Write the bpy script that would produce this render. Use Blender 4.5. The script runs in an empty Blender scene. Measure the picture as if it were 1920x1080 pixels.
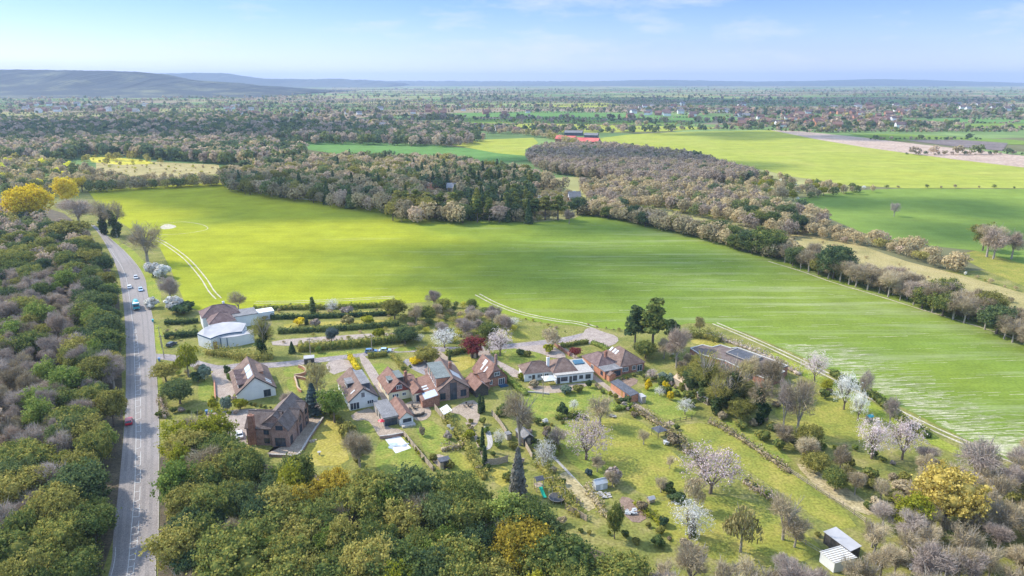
import bpy, bmesh, math, random
import numpy as np
from mathutils import Vector, Matrix
R = math.radians
scn = bpy.context.scene
COL = scn.collection

# ------------------------------------------------------------------ camera
F, H = 1300.0, 90.0
PITCH = math.atan(390 / F)
cam = bpy.data.cameras.new('camera'); camo = bpy.data.objects.new('camera', cam); COL.objects.link(camo)
cam.sensor_width = 36; cam.lens = 36 * F / 1920; cam.clip_start = 1; cam.clip_end = 60000
camo.location = (0, 0, H); camo.rotation_euler = (math.pi / 2 - PITCH, 0, 0)
scn.camera = camo
# ------------------------------------------------------------------ light
SUN_EL, SUN_AZ = 41.0, -68.0          # azimuth clockwise from +Y
SUND = Vector((math.sin(R(SUN_AZ)) * math.cos(R(SUN_EL)), math.cos(R(SUN_AZ)) * math.cos(R(SUN_EL)), math.sin(R(SUN_EL))))
sl = bpy.data.lights.new('sun', 'SUN'); so = bpy.data.objects.new('sun', sl); COL.objects.link(so)
sl.energy = 2.9; sl.angle = R(0.6); sl.color = (1, .92, .78)
so.rotation_euler = SUND.to_track_quat('Z', 'Y').to_euler()
w = bpy.data.worlds.new('World'); scn.world = w; w.use_nodes = True
nt = w.node_tree; nt.nodes.clear()
def nn(t, ty, **k):
    n = t.nodes.new(ty)
    for a, b in k.items(): setattr(n, a, b)
    return n
sky = nn(nt, 'ShaderNodeTexSky', sky_type='NISHITA', sun_disc=False, sun_elevation=R(SUN_EL), sun_rotation=R(SUN_AZ),
         altitude=100, air_density=1.0, dust_density=0.3, ozone_density=2.5)
bg = nn(nt, 'ShaderNodeBackground'); bg.inputs['Strength'].default_value = 0.15
wo = nn(nt, 'ShaderNodeOutputWorld')
tc = nn(nt, 'ShaderNodeTexCoord'); mp = nn(nt, 'ShaderNodeMapping'); mp.inputs['Scale'].default_value = (2.2, 2.2, 9.0)
no = nn(nt, 'ShaderNodeTexNoise'); no.inputs['Scale'].default_value = 2.1; no.inputs['Detail'].default_value = 9; no.inputs['Roughness'].default_value = .62
rp = nn(nt, 'ShaderNodeValToRGB'); rp.color_ramp.elements[0].position = .51; rp.color_ramp.elements[1].position = .74
mx = nn(nt, 'ShaderNodeMixRGB'); mx.inputs[2].default_value = (3.3, 3.3, 3.35, 1)
ml = nn(nt, 'ShaderNodeMath', operation='MULTIPLY'); ml.inputs[1].default_value = .7
L = nt.links.new
L(tc.outputs['Generated'], mp.inputs[0]); L(mp.outputs[0], no.inputs['Vector']); L(no.outputs['Fac'], rp.inputs[0])
L(rp.outputs[0], ml.inputs[0]); L(ml.outputs[0], mx.inputs[0])
sz = nn(nt, 'ShaderNodeSeparateXYZ'); L(tc.outputs['Generated'], sz.inputs[0])
tr = nn(nt, 'ShaderNodeValToRGB')      # zenith tint raised out of view as added fill, blue band above the horizon
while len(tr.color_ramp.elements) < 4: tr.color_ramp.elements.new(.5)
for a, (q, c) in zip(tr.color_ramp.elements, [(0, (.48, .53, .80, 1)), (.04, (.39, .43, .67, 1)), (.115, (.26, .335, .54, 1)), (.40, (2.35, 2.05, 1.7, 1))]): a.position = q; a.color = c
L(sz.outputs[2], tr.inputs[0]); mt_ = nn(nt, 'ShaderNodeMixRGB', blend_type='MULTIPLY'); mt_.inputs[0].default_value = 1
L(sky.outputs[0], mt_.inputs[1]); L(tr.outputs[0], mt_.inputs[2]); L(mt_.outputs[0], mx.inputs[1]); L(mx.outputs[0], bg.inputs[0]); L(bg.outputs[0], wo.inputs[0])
vs = scn.view_settings
scn.display_settings.display_device = 'sRGB'
vs.view_transform = 'Standard'; vs.look = 'None'; vs.gamma = 1; vs.exposure = 1.08; vs.use_curve_mapping = False
scn.cycles.max_bounces = 6; scn.cycles.diffuse_bounces = 3; scn.cycles.transparent_max_bounces = 16; scn.cycles.volume_bounces = 0

# ------------------------------------------------------------------ helpers
def ray(px, py):
    dx = (px - 960) / F; dy = (540 - py) / F
    return dx, math.cos(PITCH) + dy * math.sin(PITCH), -math.sin(PITCH) + dy * math.cos(PITCH)
def G(px, py, z=0.0):
    """world point where the photograph's pixel meets the height z, and its depth"""
    d = ray(px, py); t = (z - H) / d[2]
    return t * d[0], t * d[1], t
def topz(Y, py):
    d = ray(960, py); return H + Y / d[1] * d[2]
def tag(o, label=None, cat=None, group=None, kind=None):
    if label: o['label'] = label
    if cat: o['category'] = cat
    if group: o['group'] = group
    if kind: o['kind'] = kind
    return o
def empty(name, loc, rz=0.0, label=None, cat=None, group=None):
    o = bpy.data.objects.new(name, None); COL.objects.link(o)
    o.empty_display_size = .3; o.location = loc; o.rotation_euler = (0, 0, rz)
    return tag(o, label, cat, group)
def link(name, me, parent=None):
    o = bpy.data.objects.new(name, me); COL.objects.link(o)
    if parent is not None: o.parent = parent
    return o
class MB:
    def __init__(s): s.v = []; s.f = []; s.m = []
    def face(s, pts, m=0):
        n = len(s.v); s.v += [tuple(p) for p in pts]; s.f.append(tuple(range(n, n + len(pts)))); s.m.append(m); return s
    def add(s, vs, fs, m=0):
        n = len(s.v); s.v += [tuple(p) for p in vs]
        for f in fs: s.f.append(tuple(i + n for i in f)); s.m.append(m)
        return s
    def box(s, x0, y0, z0, x1, y1, z1, m=0):
        v = [(x0, y0, z0), (x1, y0, z0), (x1, y1, z0), (x0, y1, z0), (x0, y0, z1), (x1, y0, z1), (x1, y1, z1), (x0, y1, z1)]
        return s.add(v, [(3, 2, 1, 0), (4, 5, 6, 7), (0, 1, 5, 4), (1, 2, 6, 5), (2, 3, 7, 6), (3, 0, 4, 7)], m)
    def prism(s, poly, z0, z1, m=0):
        n = len(poly)
        v = [(x, y, z0) for x, y in poly] + [(x, y, z1) for x, y in poly]
        return s.add(v, [tuple(range(n - 1, -1, -1)), tuple(range(n, 2 * n))] + [(i, (i + 1) % n, n + (i + 1) % n, n + i) for i in range(n)], m)
    def slab(s, poly, th, m=0):
        n = len(poly)
        v = [tuple(p) for p in poly] + [(p[0], p[1], p[2] - th) for p in poly]
        return s.add(v, [tuple(range(n)), tuple(range(2 * n - 1, n - 1, -1))] + [((i + 1) % n, i, n + i, n + (i + 1) % n) for i in range(n)], m)
    def xprism(s, prof, y0, y1, m=0):
        """profile in x-z swept along y"""
        n = len(prof)
        v = [(x, y0, z) for x, z in prof] + [(x, y1, z) for x, z in prof]
        return s.add(v, [tuple(range(n)), tuple(range(2 * n - 1, n - 1, -1))] + [((i + 1) % n, i, n + i, n + (i + 1) % n) for i in range(n)], m)
    def tube(s, a, b, r0, r1, n=6, m=0):
        a = Vector(a); b = Vector(b); d = b - a
        if d.length < 1e-6: return s
        q = d.to_track_quat('Z', 'Y')
        v = []
        for p, r in ((a, r0), (b, r1)):
            for i in range(n):
                t = 2 * math.pi * i / n; v.append(p + q @ Vector((r * math.cos(t), r * math.sin(t), 0)))
        return s.add(v, [(i, (i + 1) % n, n + (i + 1) % n, n + i) for i in range(n)] + [tuple(range(n - 1, -1, -1)), tuple(range(n, 2 * n))], m)
    def ball(s, c, r, nu=12, nv=8, m=0):
        v = []
        for j in range(nv + 1):
            t = math.pi * j / nv
            for i in range(nu):
                p = 2 * math.pi * i / nu
                v.append((c[0] + r[0] * math.sin(t) * math.cos(p), c[1] + r[1] * math.sin(t) * math.sin(p), c[2] + r[2] * math.cos(t)))
        return s.add(v, [(j * nu + i, (j + 1) * nu + i, (j + 1) * nu + (i + 1) % nu, j * nu + (i + 1) % nu) for j in range(nv) for i in range(nu)], m)
    def mesh(s, name, mats):
        me = bpy.data.meshes.new(name); me.from_pydata(s.v, [], s.f)
        for m in mats: me.materials.append(m)
        if len(mats) > 1: me.polygons.foreach_set('material_index', s.m)
        me.update(); return me
    def build(s, name, mats, parent=None):
        if not isinstance(mats, (list, tuple)): mats = [mats]
        return link(name, s.mesh(name, mats), parent)

# ------------------------------------------------------------------ materials
def newmat(name):
    m = bpy.data.materials.new(name); m.use_nodes = True; t = m.node_tree; t.nodes.clear()
    return m, t, nn(t, 'ShaderNodeOutputMaterial')
def c4(c): return (c[0], c[1], c[2], 1)
def ramp(t, stops, interp='LINEAR'):
    n = nn(t, 'ShaderNodeValToRGB'); e = n.color_ramp.elements; n.color_ramp.interpolation = interp
    while len(e) < len(stops): e.new(.5)
    for a, (p, c) in zip(e, stops): a.position = p; a.color = c4(c) if len(c) == 3 else c
    return n
def plain(name, c1, c2=None, scale=.6, rough=.85, detail=5, metal=0, bump=0, scale2=None, c3=None, spec=.25):
    """principled surface whose colour wanders between c1 and c2 (and c3) by noise in object space"""
    m, t, o = newmat(name); p = nn(t, 'ShaderNodeBsdfPrincipled'); L = t.links.new
    p.inputs['Roughness'].default_value = rough; p.inputs['Metallic'].default_value = metal
    p.inputs['Specular IOR Level'].default_value = spec
    L(p.outputs[0], o.inputs[0])
    if c2 is None:
        p.inputs['Base Color'].default_value = c4(c1); return m
    tc = nn(t, 'ShaderNodeTexCoord'); n = nn(t, 'ShaderNodeTexNoise'); n.inputs['Scale'].default_value = scale; n.inputs['Detail'].default_value = detail
    n.inputs['Roughness'].default_value = .65
    L(tc.outputs['Object'], n.inputs['Vector'])
    r = ramp(t, [(.33, c1), (.67, c2)] if c3 is None else [(.3, c1), (.5, c2), (.7, c3)])
    L(n.outputs['Fac'], r.inputs[0]); out = r.outputs[0]
    if scale2:
        n2 = nn(t, 'ShaderNodeTexNoise'); n2.inputs['Scale'].default_value = scale2; n2.inputs['Detail'].default_value = 4
        L(tc.outputs['Object'], n2.inputs['Vector'])
        mm = nn(t, 'ShaderNodeMixRGB', blend_type='OVERLAY'); mm.inputs[0].default_value = .85
        L(out, mm.inputs[1]); L(n2.outputs['Fac'], mm.inputs[2]); out = mm.outputs[0]
    L(out, p.inputs['Base Color'])
    if bump:
        b = nn(t, 'ShaderNodeBump'); b.inputs['Strength'].default_value = bump; b.inputs['Distance'].default_value = .1
        n3 = nn(t, 'ShaderNodeTexNoise'); n3.inputs['Scale'].default_value = scale * 6; L(tc.outputs['Object'], n3.inputs['Vector'])
        L(n3.outputs['Fac'], b.inputs['Height']); L(b.outputs[0], p.inputs['Normal'])
    return m
def leaf(name, c1, c2, c3, trans=.38, objvar=.35):
    """foliage: colour by leaf (random per island), by clump (noise) and a little by plant"""
    m, t, o = newmat(name); L = t.links.new
    g = nn(t, 'ShaderNodeNewGeometry'); tc = nn(t, 'ShaderNodeTexCoord'); oi = nn(t, 'ShaderNodeObjectInfo')
    n = nn(t, 'ShaderNodeTexNoise'); n.inputs['Scale'].default_value = .8; n.inputs['Detail'].default_value = 3
    L(tc.outputs['Object'], n.inputs['Vector'])
    a = nn(t, 'ShaderNodeMath', operation='MULTIPLY_ADD'); a.inputs[1].default_value = .45; L(g.outputs['Random Per Island'], a.inputs[0])
    b = nn(t, 'ShaderNodeMath', operation='MULTIPLY_ADD'); b.inputs[1].default_value = objvar; b.inputs[2].default_value = -objvar / 2 - .22
    L(oi.outputs['Random'], b.inputs[0]); L(b.outputs[0], a.inputs[2])
    s = nn(t, 'ShaderNodeMath', operation='ADD'); L(a.outputs[0], s.inputs[0]); L(n.outputs['Fac'], s.inputs[1])
    r = ramp(t, [(.2, c1), (.5, c2), (.8, c3)]); L(s.outputs[0], r.inputs[0])
    d = nn(t, 'ShaderNodeBsdfDiffuse'); tr = nn(t, 'ShaderNodeBsdfTranslucent'); mx = nn(t, 'ShaderNodeMixShader'); mx.inputs[0].default_value = trans
    L(r.outputs[0], d.inputs[0]); L(r.outputs[0], tr.inputs[0]); L(d.outputs[0], mx.inputs[1]); L(tr.outputs[0], mx.inputs[2]); L(mx.outputs[0], o.inputs[0])
    return m
M = {}
# foliage
M['ever'] = leaf('evergreen_leaves', (.078, .12, .042), (.175, .215, .060), (.38, .345, .085))
M['dark'] = leaf('dark_leaves', (.045, .085, .048), (.10, .145, .062), (.20, .235, .08))
M['olive'] = leaf('olive_leaves', (.15, .155, .045), (.29, .275, .07), (.48, .41, .12))
M['fresh'] = leaf('fresh_leaves', (.11, .17, .04), (.21, .28, .06), (.38, .42, .11))
M['lime'] = leaf('lime_leaves', (.15, .17, .02), (.30, .31, .03), (.48, .44, .06))
M['gold'] = leaf('golden_leaves', (.50, .37, .02), (.78, .60, .03), (.90, .76, .10))
M['grey'] = leaf('silver_leaves', (.12, .17, .12), (.22, .28, .20), (.36, .42, .33))
M['bluegrey'] = leaf('blue_leaves', (.05, .085, .085), (.09, .13, .13), (.17, .21, .2))
M['red'] = leaf('red_leaves', (.12, .025, .03), (.26, .06, .06), (.38, .13, .11))
M['tan'] = leaf('tan_twigs', (.30, .24, .145), (.47, .38, .235), (.64, .54, .35), .15)
M['mauve'] = leaf('mauve_twigs', (.25, .195, .165), (.39, .32, .27), (.53, .45, .385), .15)
M['pinkish'] = leaf('pinkish_twigs', (.27, .20, .155), (.41, .32, .25), (.56, .46, .36), .15)
M['brown'] = leaf('brown_twigs', (.19, .15, .09), (.33, .265, .165), (.48, .40, .26), .15)
M['budding'] = leaf('budding_twigs', (.18, .16, .06), (.32, .27, .11), (.46, .40, .18), .2)
M['white'] = leaf('white_blossom', (.50, .48, .44), (.74, .72, .66), (.88, .87, .83), .25)
M['blush'] = leaf('blush_blossom', (.42, .32, .31), (.62, .50, .48), (.80, .70, .68), .25)
M['ivy'] = leaf('ivy_leaves', (.025, .055, .025), (.06, .10, .035), (.13, .16, .06))
FARM = {}
for k, a, b, c in (('ever', (0.083, 0.121, 0.052), (0.128, 0.163, 0.058), (0.195, 0.213, 0.072)), ('dark', (0.053, 0.085, 0.055), (0.083, 0.121, 0.065), (0.128, 0.170, 0.072)), ('olive', (0.195, 0.185, 0.058), (0.285, 0.256, 0.078), (0.390, 0.341, 0.104)),
                   ('fresh', (0.180, 0.241, 0.065), (0.255, 0.327, 0.078), (0.360, 0.412, 0.104)), ('lime', (0.300, 0.298, 0.052), (0.420, 0.398, 0.065), (0.540, 0.497, 0.091)), ('gold', (0.600, 0.454, 0.039), (0.800, 0.625, 0.052), (0.800, 0.767, 0.078)), ('tan', (0.293, 0.234, 0.127), (0.391, 0.312, 0.172), (0.488, 0.398, 0.229)),
                   ('mauve', (0.223, 0.177, 0.134), (0.293, 0.234, 0.178), (0.377, 0.305, 0.235)), ('pinkish', (0.307, 0.227, 0.160), (0.405, 0.312, 0.222), (0.516, 0.412, 0.293)), ('brown', (0.195, 0.163, 0.096), (0.265, 0.220, 0.127), (0.349, 0.298, 0.178)), ('white', (0.675, 0.596, 0.468), (0.800, 0.738, 0.598), (0.800, 0.800, 0.728))):
    FARM[k] = leaf('far_' + k, *[tuple(min(.8, q * 1.18) for q in z) for z in (a, b, c)], .4, .5)
M['greybrown'] = leaf('grey_brown_needles', (.10, .10, .085), (.17, .165, .14), (.26, .25, .21))
M['amber'] = leaf('amber_leaves', (.17, .145, .03), (.36, .28, .04), (.60, .46, .07))
M['goldtwig'] = leaf('golden_twigs', (.34, .265, .06), (.54, .42, .10), (.70, .57, .19))
M['bark'] = plain('bark', (.10, .075, .055), (.20, .16, .125), 3)
M['palebark'] = plain('pale_bark', (.22, .19, .15), (.38, .34, .29), 3)
M['litter'] = plain('leaf_litter', (.06, .05, .03), (.13, .10, .06), .25, scale2=2)

# ------------------------------------------------------------------ ground, fields, roads
def sheet(name, poly, mat, z, label=None, cat=None, smooth=0, kind='structure', world=False):
    pts = [p if world else G(p[0], p[1], z)[:2] for p in poly]
    for _ in range(smooth):
        q = []
        for i in range(len(pts)):
            a, b = pts[i], pts[(i + 1) % len(pts)]
            q += [(a[0] * .75 + b[0] * .25, a[1] * .75 + b[1] * .25), (a[0] * .25 + b[0] * .75, a[1] * .25 + b[1] * .75)]
        pts = q
    bm = bmesh.new(); f = bm.faces.new([bm.verts.new((x, y, z)) for x, y in pts])
    if f.normal.z < 0: f.normal_flip()
    bmesh.ops.triangulate(bm, faces=bm.faces[:])
    bmesh.ops.recalc_face_normals(bm, faces=bm.faces[:])
    for f in bm.faces:
        if f.normal.z < 0: f.normal_flip()
    me = bpy.data.meshes.new(name); bm.to_mesh(me); bm.free(); me.materials.append(mat)
    return tag(link(name, me), label, cat or name, kind=kind)
def curve(pts, n=8):
    """Catmull-Rom through 2-D points"""
    P = [Vector(p) for p in pts]; P = [P[0] * 2 - P[1]] + P + [P[-1] * 2 - P[-2]]; out = []
    for i in range(1, len(P) - 2):
        a, b, c, d = P[i - 1:i + 3]
        for k in range(n):
            t = k / n
            out.append(.5 * ((2 * b) + (c - a) * t + (2 * a - 5 * b + 4 * c - d) * t * t + (3 * b - a - 3 * c + d) * t ** 3))
    return out + [P[-2]]
def wline(px, n=8, z=0): return curve([G(x, y, z)[:2] for x, y in px], n)
def ribbon(mb, pts, wd, z, off=0.0):
    n = len(pts); b = len(mb.v)
    for i in range(n):
        d = (pts[min(i + 1, n - 1)] - pts[max(i - 1, 0)]).normalized(); s = Vector((-d.y, d.x)); p = pts[i] + s * off
        k = wd(i / (n - 1)) if callable(wd) else wd
        mb.v += [(p.x + s.x * k / 2, p.y + s.y * k / 2, z), (p.x - s.x * k / 2, p.y - s.y * k / 2, z)]
    for i in range(n - 1): mb.f.append((b + 2 * i + 1, b + 2 * i + 3, b + 2 * i + 2, b + 2 * i)); mb.m.append(0)
    return mb

def patch_mat():
    m, t, o = newmat('far_patchwork'); L = t.links.new
    p = nn(t, 'ShaderNodeBsdfDiffuse'); L(p.outputs[0], o.inputs[0]); tc = nn(t, 'ShaderNodeTexCoord')
    mp = nn(t, 'ShaderNodeMapping'); mp.inputs['Scale'].default_value = (1 / 420, 1 / 260, 1); mp.inputs['Rotation'].default_value = (0, 0, .35)
    v = nn(t, 'ShaderNodeTexVoronoi'); v.distance = 'MANHATTAN'; v.inputs['Scale'].default_value = 1; v.inputs['Randomness'].default_value = .8
    L(tc.outputs['Object'], mp.inputs[0]); L(mp.outputs[0], v.inputs['Vector'])
    sp = nn(t, 'ShaderNodeSeparateColor'); L(v.outputs['Color'], sp.inputs[0])
    r = ramp(t, [(0, (.12, .18, .07)), (.18, (.18, .25, .09)), (.36, (.15, .15, .08)), (.5, (.25, .21, .13)), (.62, (.15, .22, .08)), (.78, (.29, .28, .12)), (.9, (.27, .21, .15)), (1, (.2, .26, .1))], 'CONSTANT')
    L(sp.outputs[0], r.inputs[0])
    n = nn(t, 'ShaderNodeTexNoise'); n.inputs['Scale'].default_value = .02; n.inputs['Detail'].default_value = 7; L(tc.outputs['Object'], n.inputs['Vector'])
    mm = nn(t, 'ShaderNodeMixRGB', blend_type='OVERLAY'); mm.inputs[0].default_value = .5; L(r.outputs[0], mm.inputs[1]); L(n.outputs['Fac'], mm.inputs[2])
    L(mm.outputs[0], p.inputs[0]); return m
def crop_mat(name, cols, chalk=(.62, .58, .46), amount=.5, ang=-5, along=.012, across=.30, big=.008, thr=(.60, .75), gx=None):
    """drilled crop: hue drifts over the field, bare chalk shows in streaks along the drilling lines"""
    m, t, o = newmat(name); L = t.links.new
    p = nn(t, 'ShaderNodeBsdfDiffuse'); L(p.outputs[0], o.inputs[0]); tc = nn(t, 'ShaderNodeTexCoord')
    n = nn(t, 'ShaderNodeTexNoise'); n.inputs['Scale'].default_value = big; n.inputs['Detail'].default_value = 4; L(tc.outputs['Object'], n.inputs['Vector'])
    fac = n.outputs['Fac']
    sx = nn(t, 'ShaderNodeSeparateXYZ'); L(tc.outputs['Object'], sx.inputs[0])
    if gx:
        mr = nn(t, 'ShaderNodeMapRange'); mr.inputs['From Min'].default_value = gx[0]; mr.inputs['From Max'].default_value = gx[1]
        mr.inputs['To Min'].default_value = -.28; mr.inputs['To Max'].default_value = .28; L(sx.outputs[0], mr.inputs[0])
        ad = nn(t, 'ShaderNodeMath', operation='ADD'); L(fac, ad.inputs[0]); L(mr.outputs[0], ad.inputs[1]); fac = ad.outputs[0]
    r = ramp(t, [(i / (len(cols) - 1) * .7 + .15, c) for i, c in enumerate(cols)]); L(fac, r.inputs[0])
    # fine drill rows
    mp = nn(t, 'ShaderNodeMapping'); mp.inputs['Rotation'].default_value = (0, 0, R(ang)); mp.inputs['Scale'].default_value = (along, across, 1)
    L(tc.outputs['Object'], mp.inputs[0])
    n1 = nn(t, 'ShaderNodeTexNoise'); n1.inputs['Scale'].default_value = 1; n1.inputs['Detail'].default_value = 5; n1.inputs['Roughness'].default_value = .6; L(mp.outputs[0], n1.inputs['Vector'])
    mm = nn(t, 'ShaderNodeMixRGB', blend_type='OVERLAY'); mm.inputs[0].default_value = .22; L(r.outputs[0], mm.inputs[1]); L(n1.outputs['Fac'], mm.inputs[2])
    n3 = nn(t, 'ShaderNodeTexNoise'); n3.inputs['Scale'].default_value = 1.1; n3.inputs['Detail'].default_value = 4; L(tc.outputs['Object'], n3.inputs['Vector'])
    m3 = nn(t, 'ShaderNodeMixRGB', blend_type='OVERLAY'); m3.inputs[0].default_value = .35; L(mm.outputs[0], m3.inputs[1]); L(n3.outputs['Fac'], m3.inputs[2])
    # chalk streaks
    mp2 = nn(t, 'ShaderNodeMapping'); mp2.inputs['Rotation'].default_value = (0, 0, R(ang)); mp2.inputs['Scale'].default_value = (along * .8, across * .42, 1); mp2.inputs['Location'].default_value = (7, 3, 0)
    L(tc.outputs['Object'], mp2.inputs[0])
    n2 = nn(t, 'ShaderNodeTexNoise'); n2.inputs['Scale'].default_value = 1; n2.inputs['Detail'].default_value = 7; n2.inputs['Roughness'].default_value = .7; L(mp2.outputs[0], n2.inputs['Vector'])
    f2 = n2.outputs['Fac']
    if gx:
        mr2 = nn(t, 'ShaderNodeMapRange'); mr2.inputs['From Min'].default_value = gx[0]; mr2.inputs['From Max'].default_value = gx[1]
        mr2.inputs['To Min'].default_value = -.07; mr2.inputs['To Max'].default_value = .075; L(sx.outputs[0], mr2.inputs[0])
        ad2 = nn(t, 'ShaderNodeMath', operation='ADD'); L(f2, ad2.inputs[0]); L(mr2.outputs[0], ad2.inputs[1]); f2 = ad2.outputs[0]
    n5 = nn(t, 'ShaderNodeTexNoise'); n5.inputs['Scale'].default_value = .06; n5.inputs['Detail'].default_value = 6; n5.inputs['Roughness'].default_value = .7; L(tc.outputs['Object'], n5.inputs['Vector'])
    m5 = nn(t, 'ShaderNodeMixRGB', blend_type='OVERLAY'); m5.inputs[0].default_value = .4; L(m3.outputs[0], m5.inputs[1]); L(n5.outputs['Fac'], m5.inputs[2]); m3 = m5
    r2 = ramp(t, [(thr[0], (0, 0, 0)), (thr[1], (amount,) * 3)]); L(f2, r2.inputs[0])
    m4 = nn(t, 'ShaderNodeMixRGB'); m4.inputs[2].default_value = c4(chalk); L(r2.outputs[0], m4.inputs[0]); L(m3.outputs[0], m4.inputs[1])
    L(m4.outputs[0], p.inputs[0]); return m
def grass_mat(name, c1, c2, c3, s=.12):
    return plain(name, c1, c2, s, .95, 7, c3=c3, scale2=1.6, spec=.05)

M['patch'] = patch_mat()
M['rough'] = grass_mat('rough_grass', (.11, .135, .04), (.19, .19, .05), (.28, .24, .10), .16)
M['lawn'] = grass_mat('green_lawn', (.125, .175, .032), (.19, .22, .045), (.28, .255, .065), .25)
M['ochre'] = grass_mat('dry_lawn', (.22, .21, .04), (.31, .265, .06), (.37, .31, .10), .25)
M['meadow'] = grass_mat('meadow_grass', (.135, .165, .035), (.225, .225, .045), (.32, .265, .07), .12)
M['verge'] = grass_mat('verge_grass', (.15, .21, .03), (.22, .25, .04), (.28, .27, .06), .2)
M['straw'] = grass_mat('dry_grass', (.24, .20, .10), (.35, .29, .16), (.43, .36, .22), .4)
M['chalk'] = plain('chalk_soil', (.33, .29, .20), (.50, .45, .34), .5, .95, scale2=2)
M['asphalt'] = plain('road_asphalt', (.225, .200, .190), (.27, .242, .23), .06, .9, scale2=6)
M['tarmac'] = plain('lane_tarmac', (.22, .19, .19), (.30, .26, .25), .2, .9, scale2=1)
M['paving'] = plain('paving', (.27, .21, .16), (.37, .30, .235), .5, .9, scale2=3)
M['gravel'] = plain('gravel', (.27, .215, .185), (.37, .31, .265), .5, .95, scale2=3)
M['paint'] = plain('road_paint', (.40, .40, .39), (.55, .55, .53), 1.5)
M['kerb'] = plain('kerb_stone', (.27, .245, .215), (.36, .33, .295), 1)
M['crop'] = crop_mat('winter_wheat', [(.315, .32, .028), (.28, .30, .03), (.19, .235, .033), (.145, .205, .036), (.17, .22, .038)], gx=(-150, 90), amount=.22, thr=(.57, .80))
M['crop_green'] = crop_mat('green_crop', [(.19, .255, .05), (.155, .225, .05), (.22, .28, .055)], amount=.1, ang=0)
M['crop_pale'] = crop_mat('pale_grassland', [(.34, .34, .06), (.28, .31, .06), (.38, .36, .09)], amount=.25, ang=30, across=.06, chalk=(.5, .45, .25))
M['teal'] = crop_mat('far_green_crop', [(.10, .20, .06), (.14, .24, .07)], amount=.0)
M['fallow'] = grass_mat('fallow', (.22, .20, .08), (.33, .275, .12), (.40, .33, .17), .05)
M['plough'] = plain('ploughed_soil', (.34, .24, .18), (.46, .35, .27), .03, .95, scale2=.3)
M['heath'] = plain('dark_ploughland', (.13, .10, .09), (.19, .15, .135), .03, .95, scale2=.3)
M['rape'] = grass_mat('rape_crop', (.22, .22, .05), (.46, .41, .05), (.58, .50, .09), .05)

# ground: rings of quads from under the camera out to the foot of the far hills
def build_ground():
    ys = [-320, 0, 60, 100, 140, 180, 220, 260, 300, 360, 440, 540, 700, 900, 1200, 1600, 2200, 3000, 4200, 6000, 8500, 12000, 18000]
    xs = [-14500, -9000, -5500, -3200, -1900, -1100, -700, -440, -300, -220, -160, -120, -80, -40, 0]; xs = xs + [-x for x in xs[-2::-1]]
    mb = MB(); mb.v = [(x, y, 0) for y in ys for x in xs]; n = len(xs)
    for j in range(len(ys) - 1):
        for i in range(n - 1): mb.f.append((j * n + i, j * n + i + 1, (j + 1) * n + i + 1, (j + 1) * n + i)); mb.m.append(0)
    tag(mb.build('ground', M['patch']), 'patchwork of distant farmland reaching to the horizon', 'ground', kind='structure')
build_ground()
sheet('garden_ground', [(-260, 40), (260, 40), (260, 330), (-80, 330), (-260, 700), (-460, 700)], M['rough'], .01, 'rough grass around the gardens and beside the main road', 'ground', world=True)
sheet('wood_floor', [(60, 1300), (190, 1080), (215, 1000), (226, 900), (232, 800), (228, 700), (226, 600), (222, 540), (205, 500), (190, 470), (170, 440), (120, 400), (40, 375), (-60, 370), (-260, 500), (-500, 900), (-500, 1300)], M['litter'], .02, 'brown leaf litter under the wood beside the main road', 'wood floor')
sheet('wood_floor', [(300, 1300), (296, 1080), (300, 960), (300, 860), (330, 800), (400, 800), (450, 860), (540, 880), (700, 910), (830, 930), (950, 970), (1060, 1010), (1200, 1060), (1300, 1120), (1300, 1300)], M['litter'], .02, 'brown leaf litter under the evergreen wood below the gardens', 'wood floor')

FIELD = [(165, 358), (250, 352), (330, 347), (405, 343), (450, 350), (520, 361), (600, 373), (680, 380), (735, 388), (745, 402), (800, 407), (900, 412), (1000, 417), (1075, 410), (1100, 398), (1200, 416), (1300, 440), (1400, 465), (1480, 487), (1600, 524), (1700, 553), (1800, 586), (1920, 630), (2200, 730), (2500, 1100), (2150, 985),
         (1900, 868), (1800, 818), (1700, 768), (1600, 714), (1500, 667), (1400, 624), (1330, 606), (1290, 606), (1250, 615), (1160, 618), (1100, 613), (1000, 603), (930, 584), (880, 568), (800, 566), (700, 574), (600, 580), (480, 577), (430, 580), (395, 588), (350, 575), (335, 540), (318, 500), (300, 465), (262, 440), (215, 410), (185, 385)]
sheet('field', FIELD, M['crop'], .04, 'wide yellow-green crop field with chalky streaks behind the gardens', 'field')
sheet('field', [(1490, 374), (1540, 364), (1620, 356), (1700, 353), (1800, 354), (1920, 354), (2100, 356), (2200, 520), (1920, 500), (1830, 470), (1720, 458), (1620, 437), (1560, 412)], M['crop_green'], .05, 'green crop field beyond the hedgerow with a lone tree in it', 'field')
sheet('field', [(1790, 478), (1830, 470), (1920, 495), (2200, 560), (2200, 620), (1920, 536), (1850, 508)], M['meadow'], .07, 'bright grass strip in front of the tan trees', 'field')
sheet('field', [(1440, 432), (1500, 437), (1600, 455), (1700, 490), (1800, 515), (1920, 550), (2200, 640), (2300, 720), (1920, 605), (1800, 570), (1700, 540), (1600, 508), (1520, 470)], M['fallow'], .06, 'tan fallow strip between the two hedgerows', 'field')
sheet('field', [(1230, 378), (1300, 382), (1390, 398), (1440, 415), (1360, 412), (1250, 392)], M['meadow'], .07, 'small grass clearing among the bare woods', 'field')
sheet('field', [(1100, 262), (1180, 252), (1280, 247), (1450, 244), (1530, 260), (1620, 275), (1700, 286), (1800, 299), (1920, 313), (2200, 345), (2200, 360), (1920, 353), (1700, 353), (1600, 348), (1480, 330), (1350, 300), (1250, 284), (1130, 272)], M['crop_pale'], .15, 'broad pale yellow-green hillside field with mown stripes', 'field')
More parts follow.
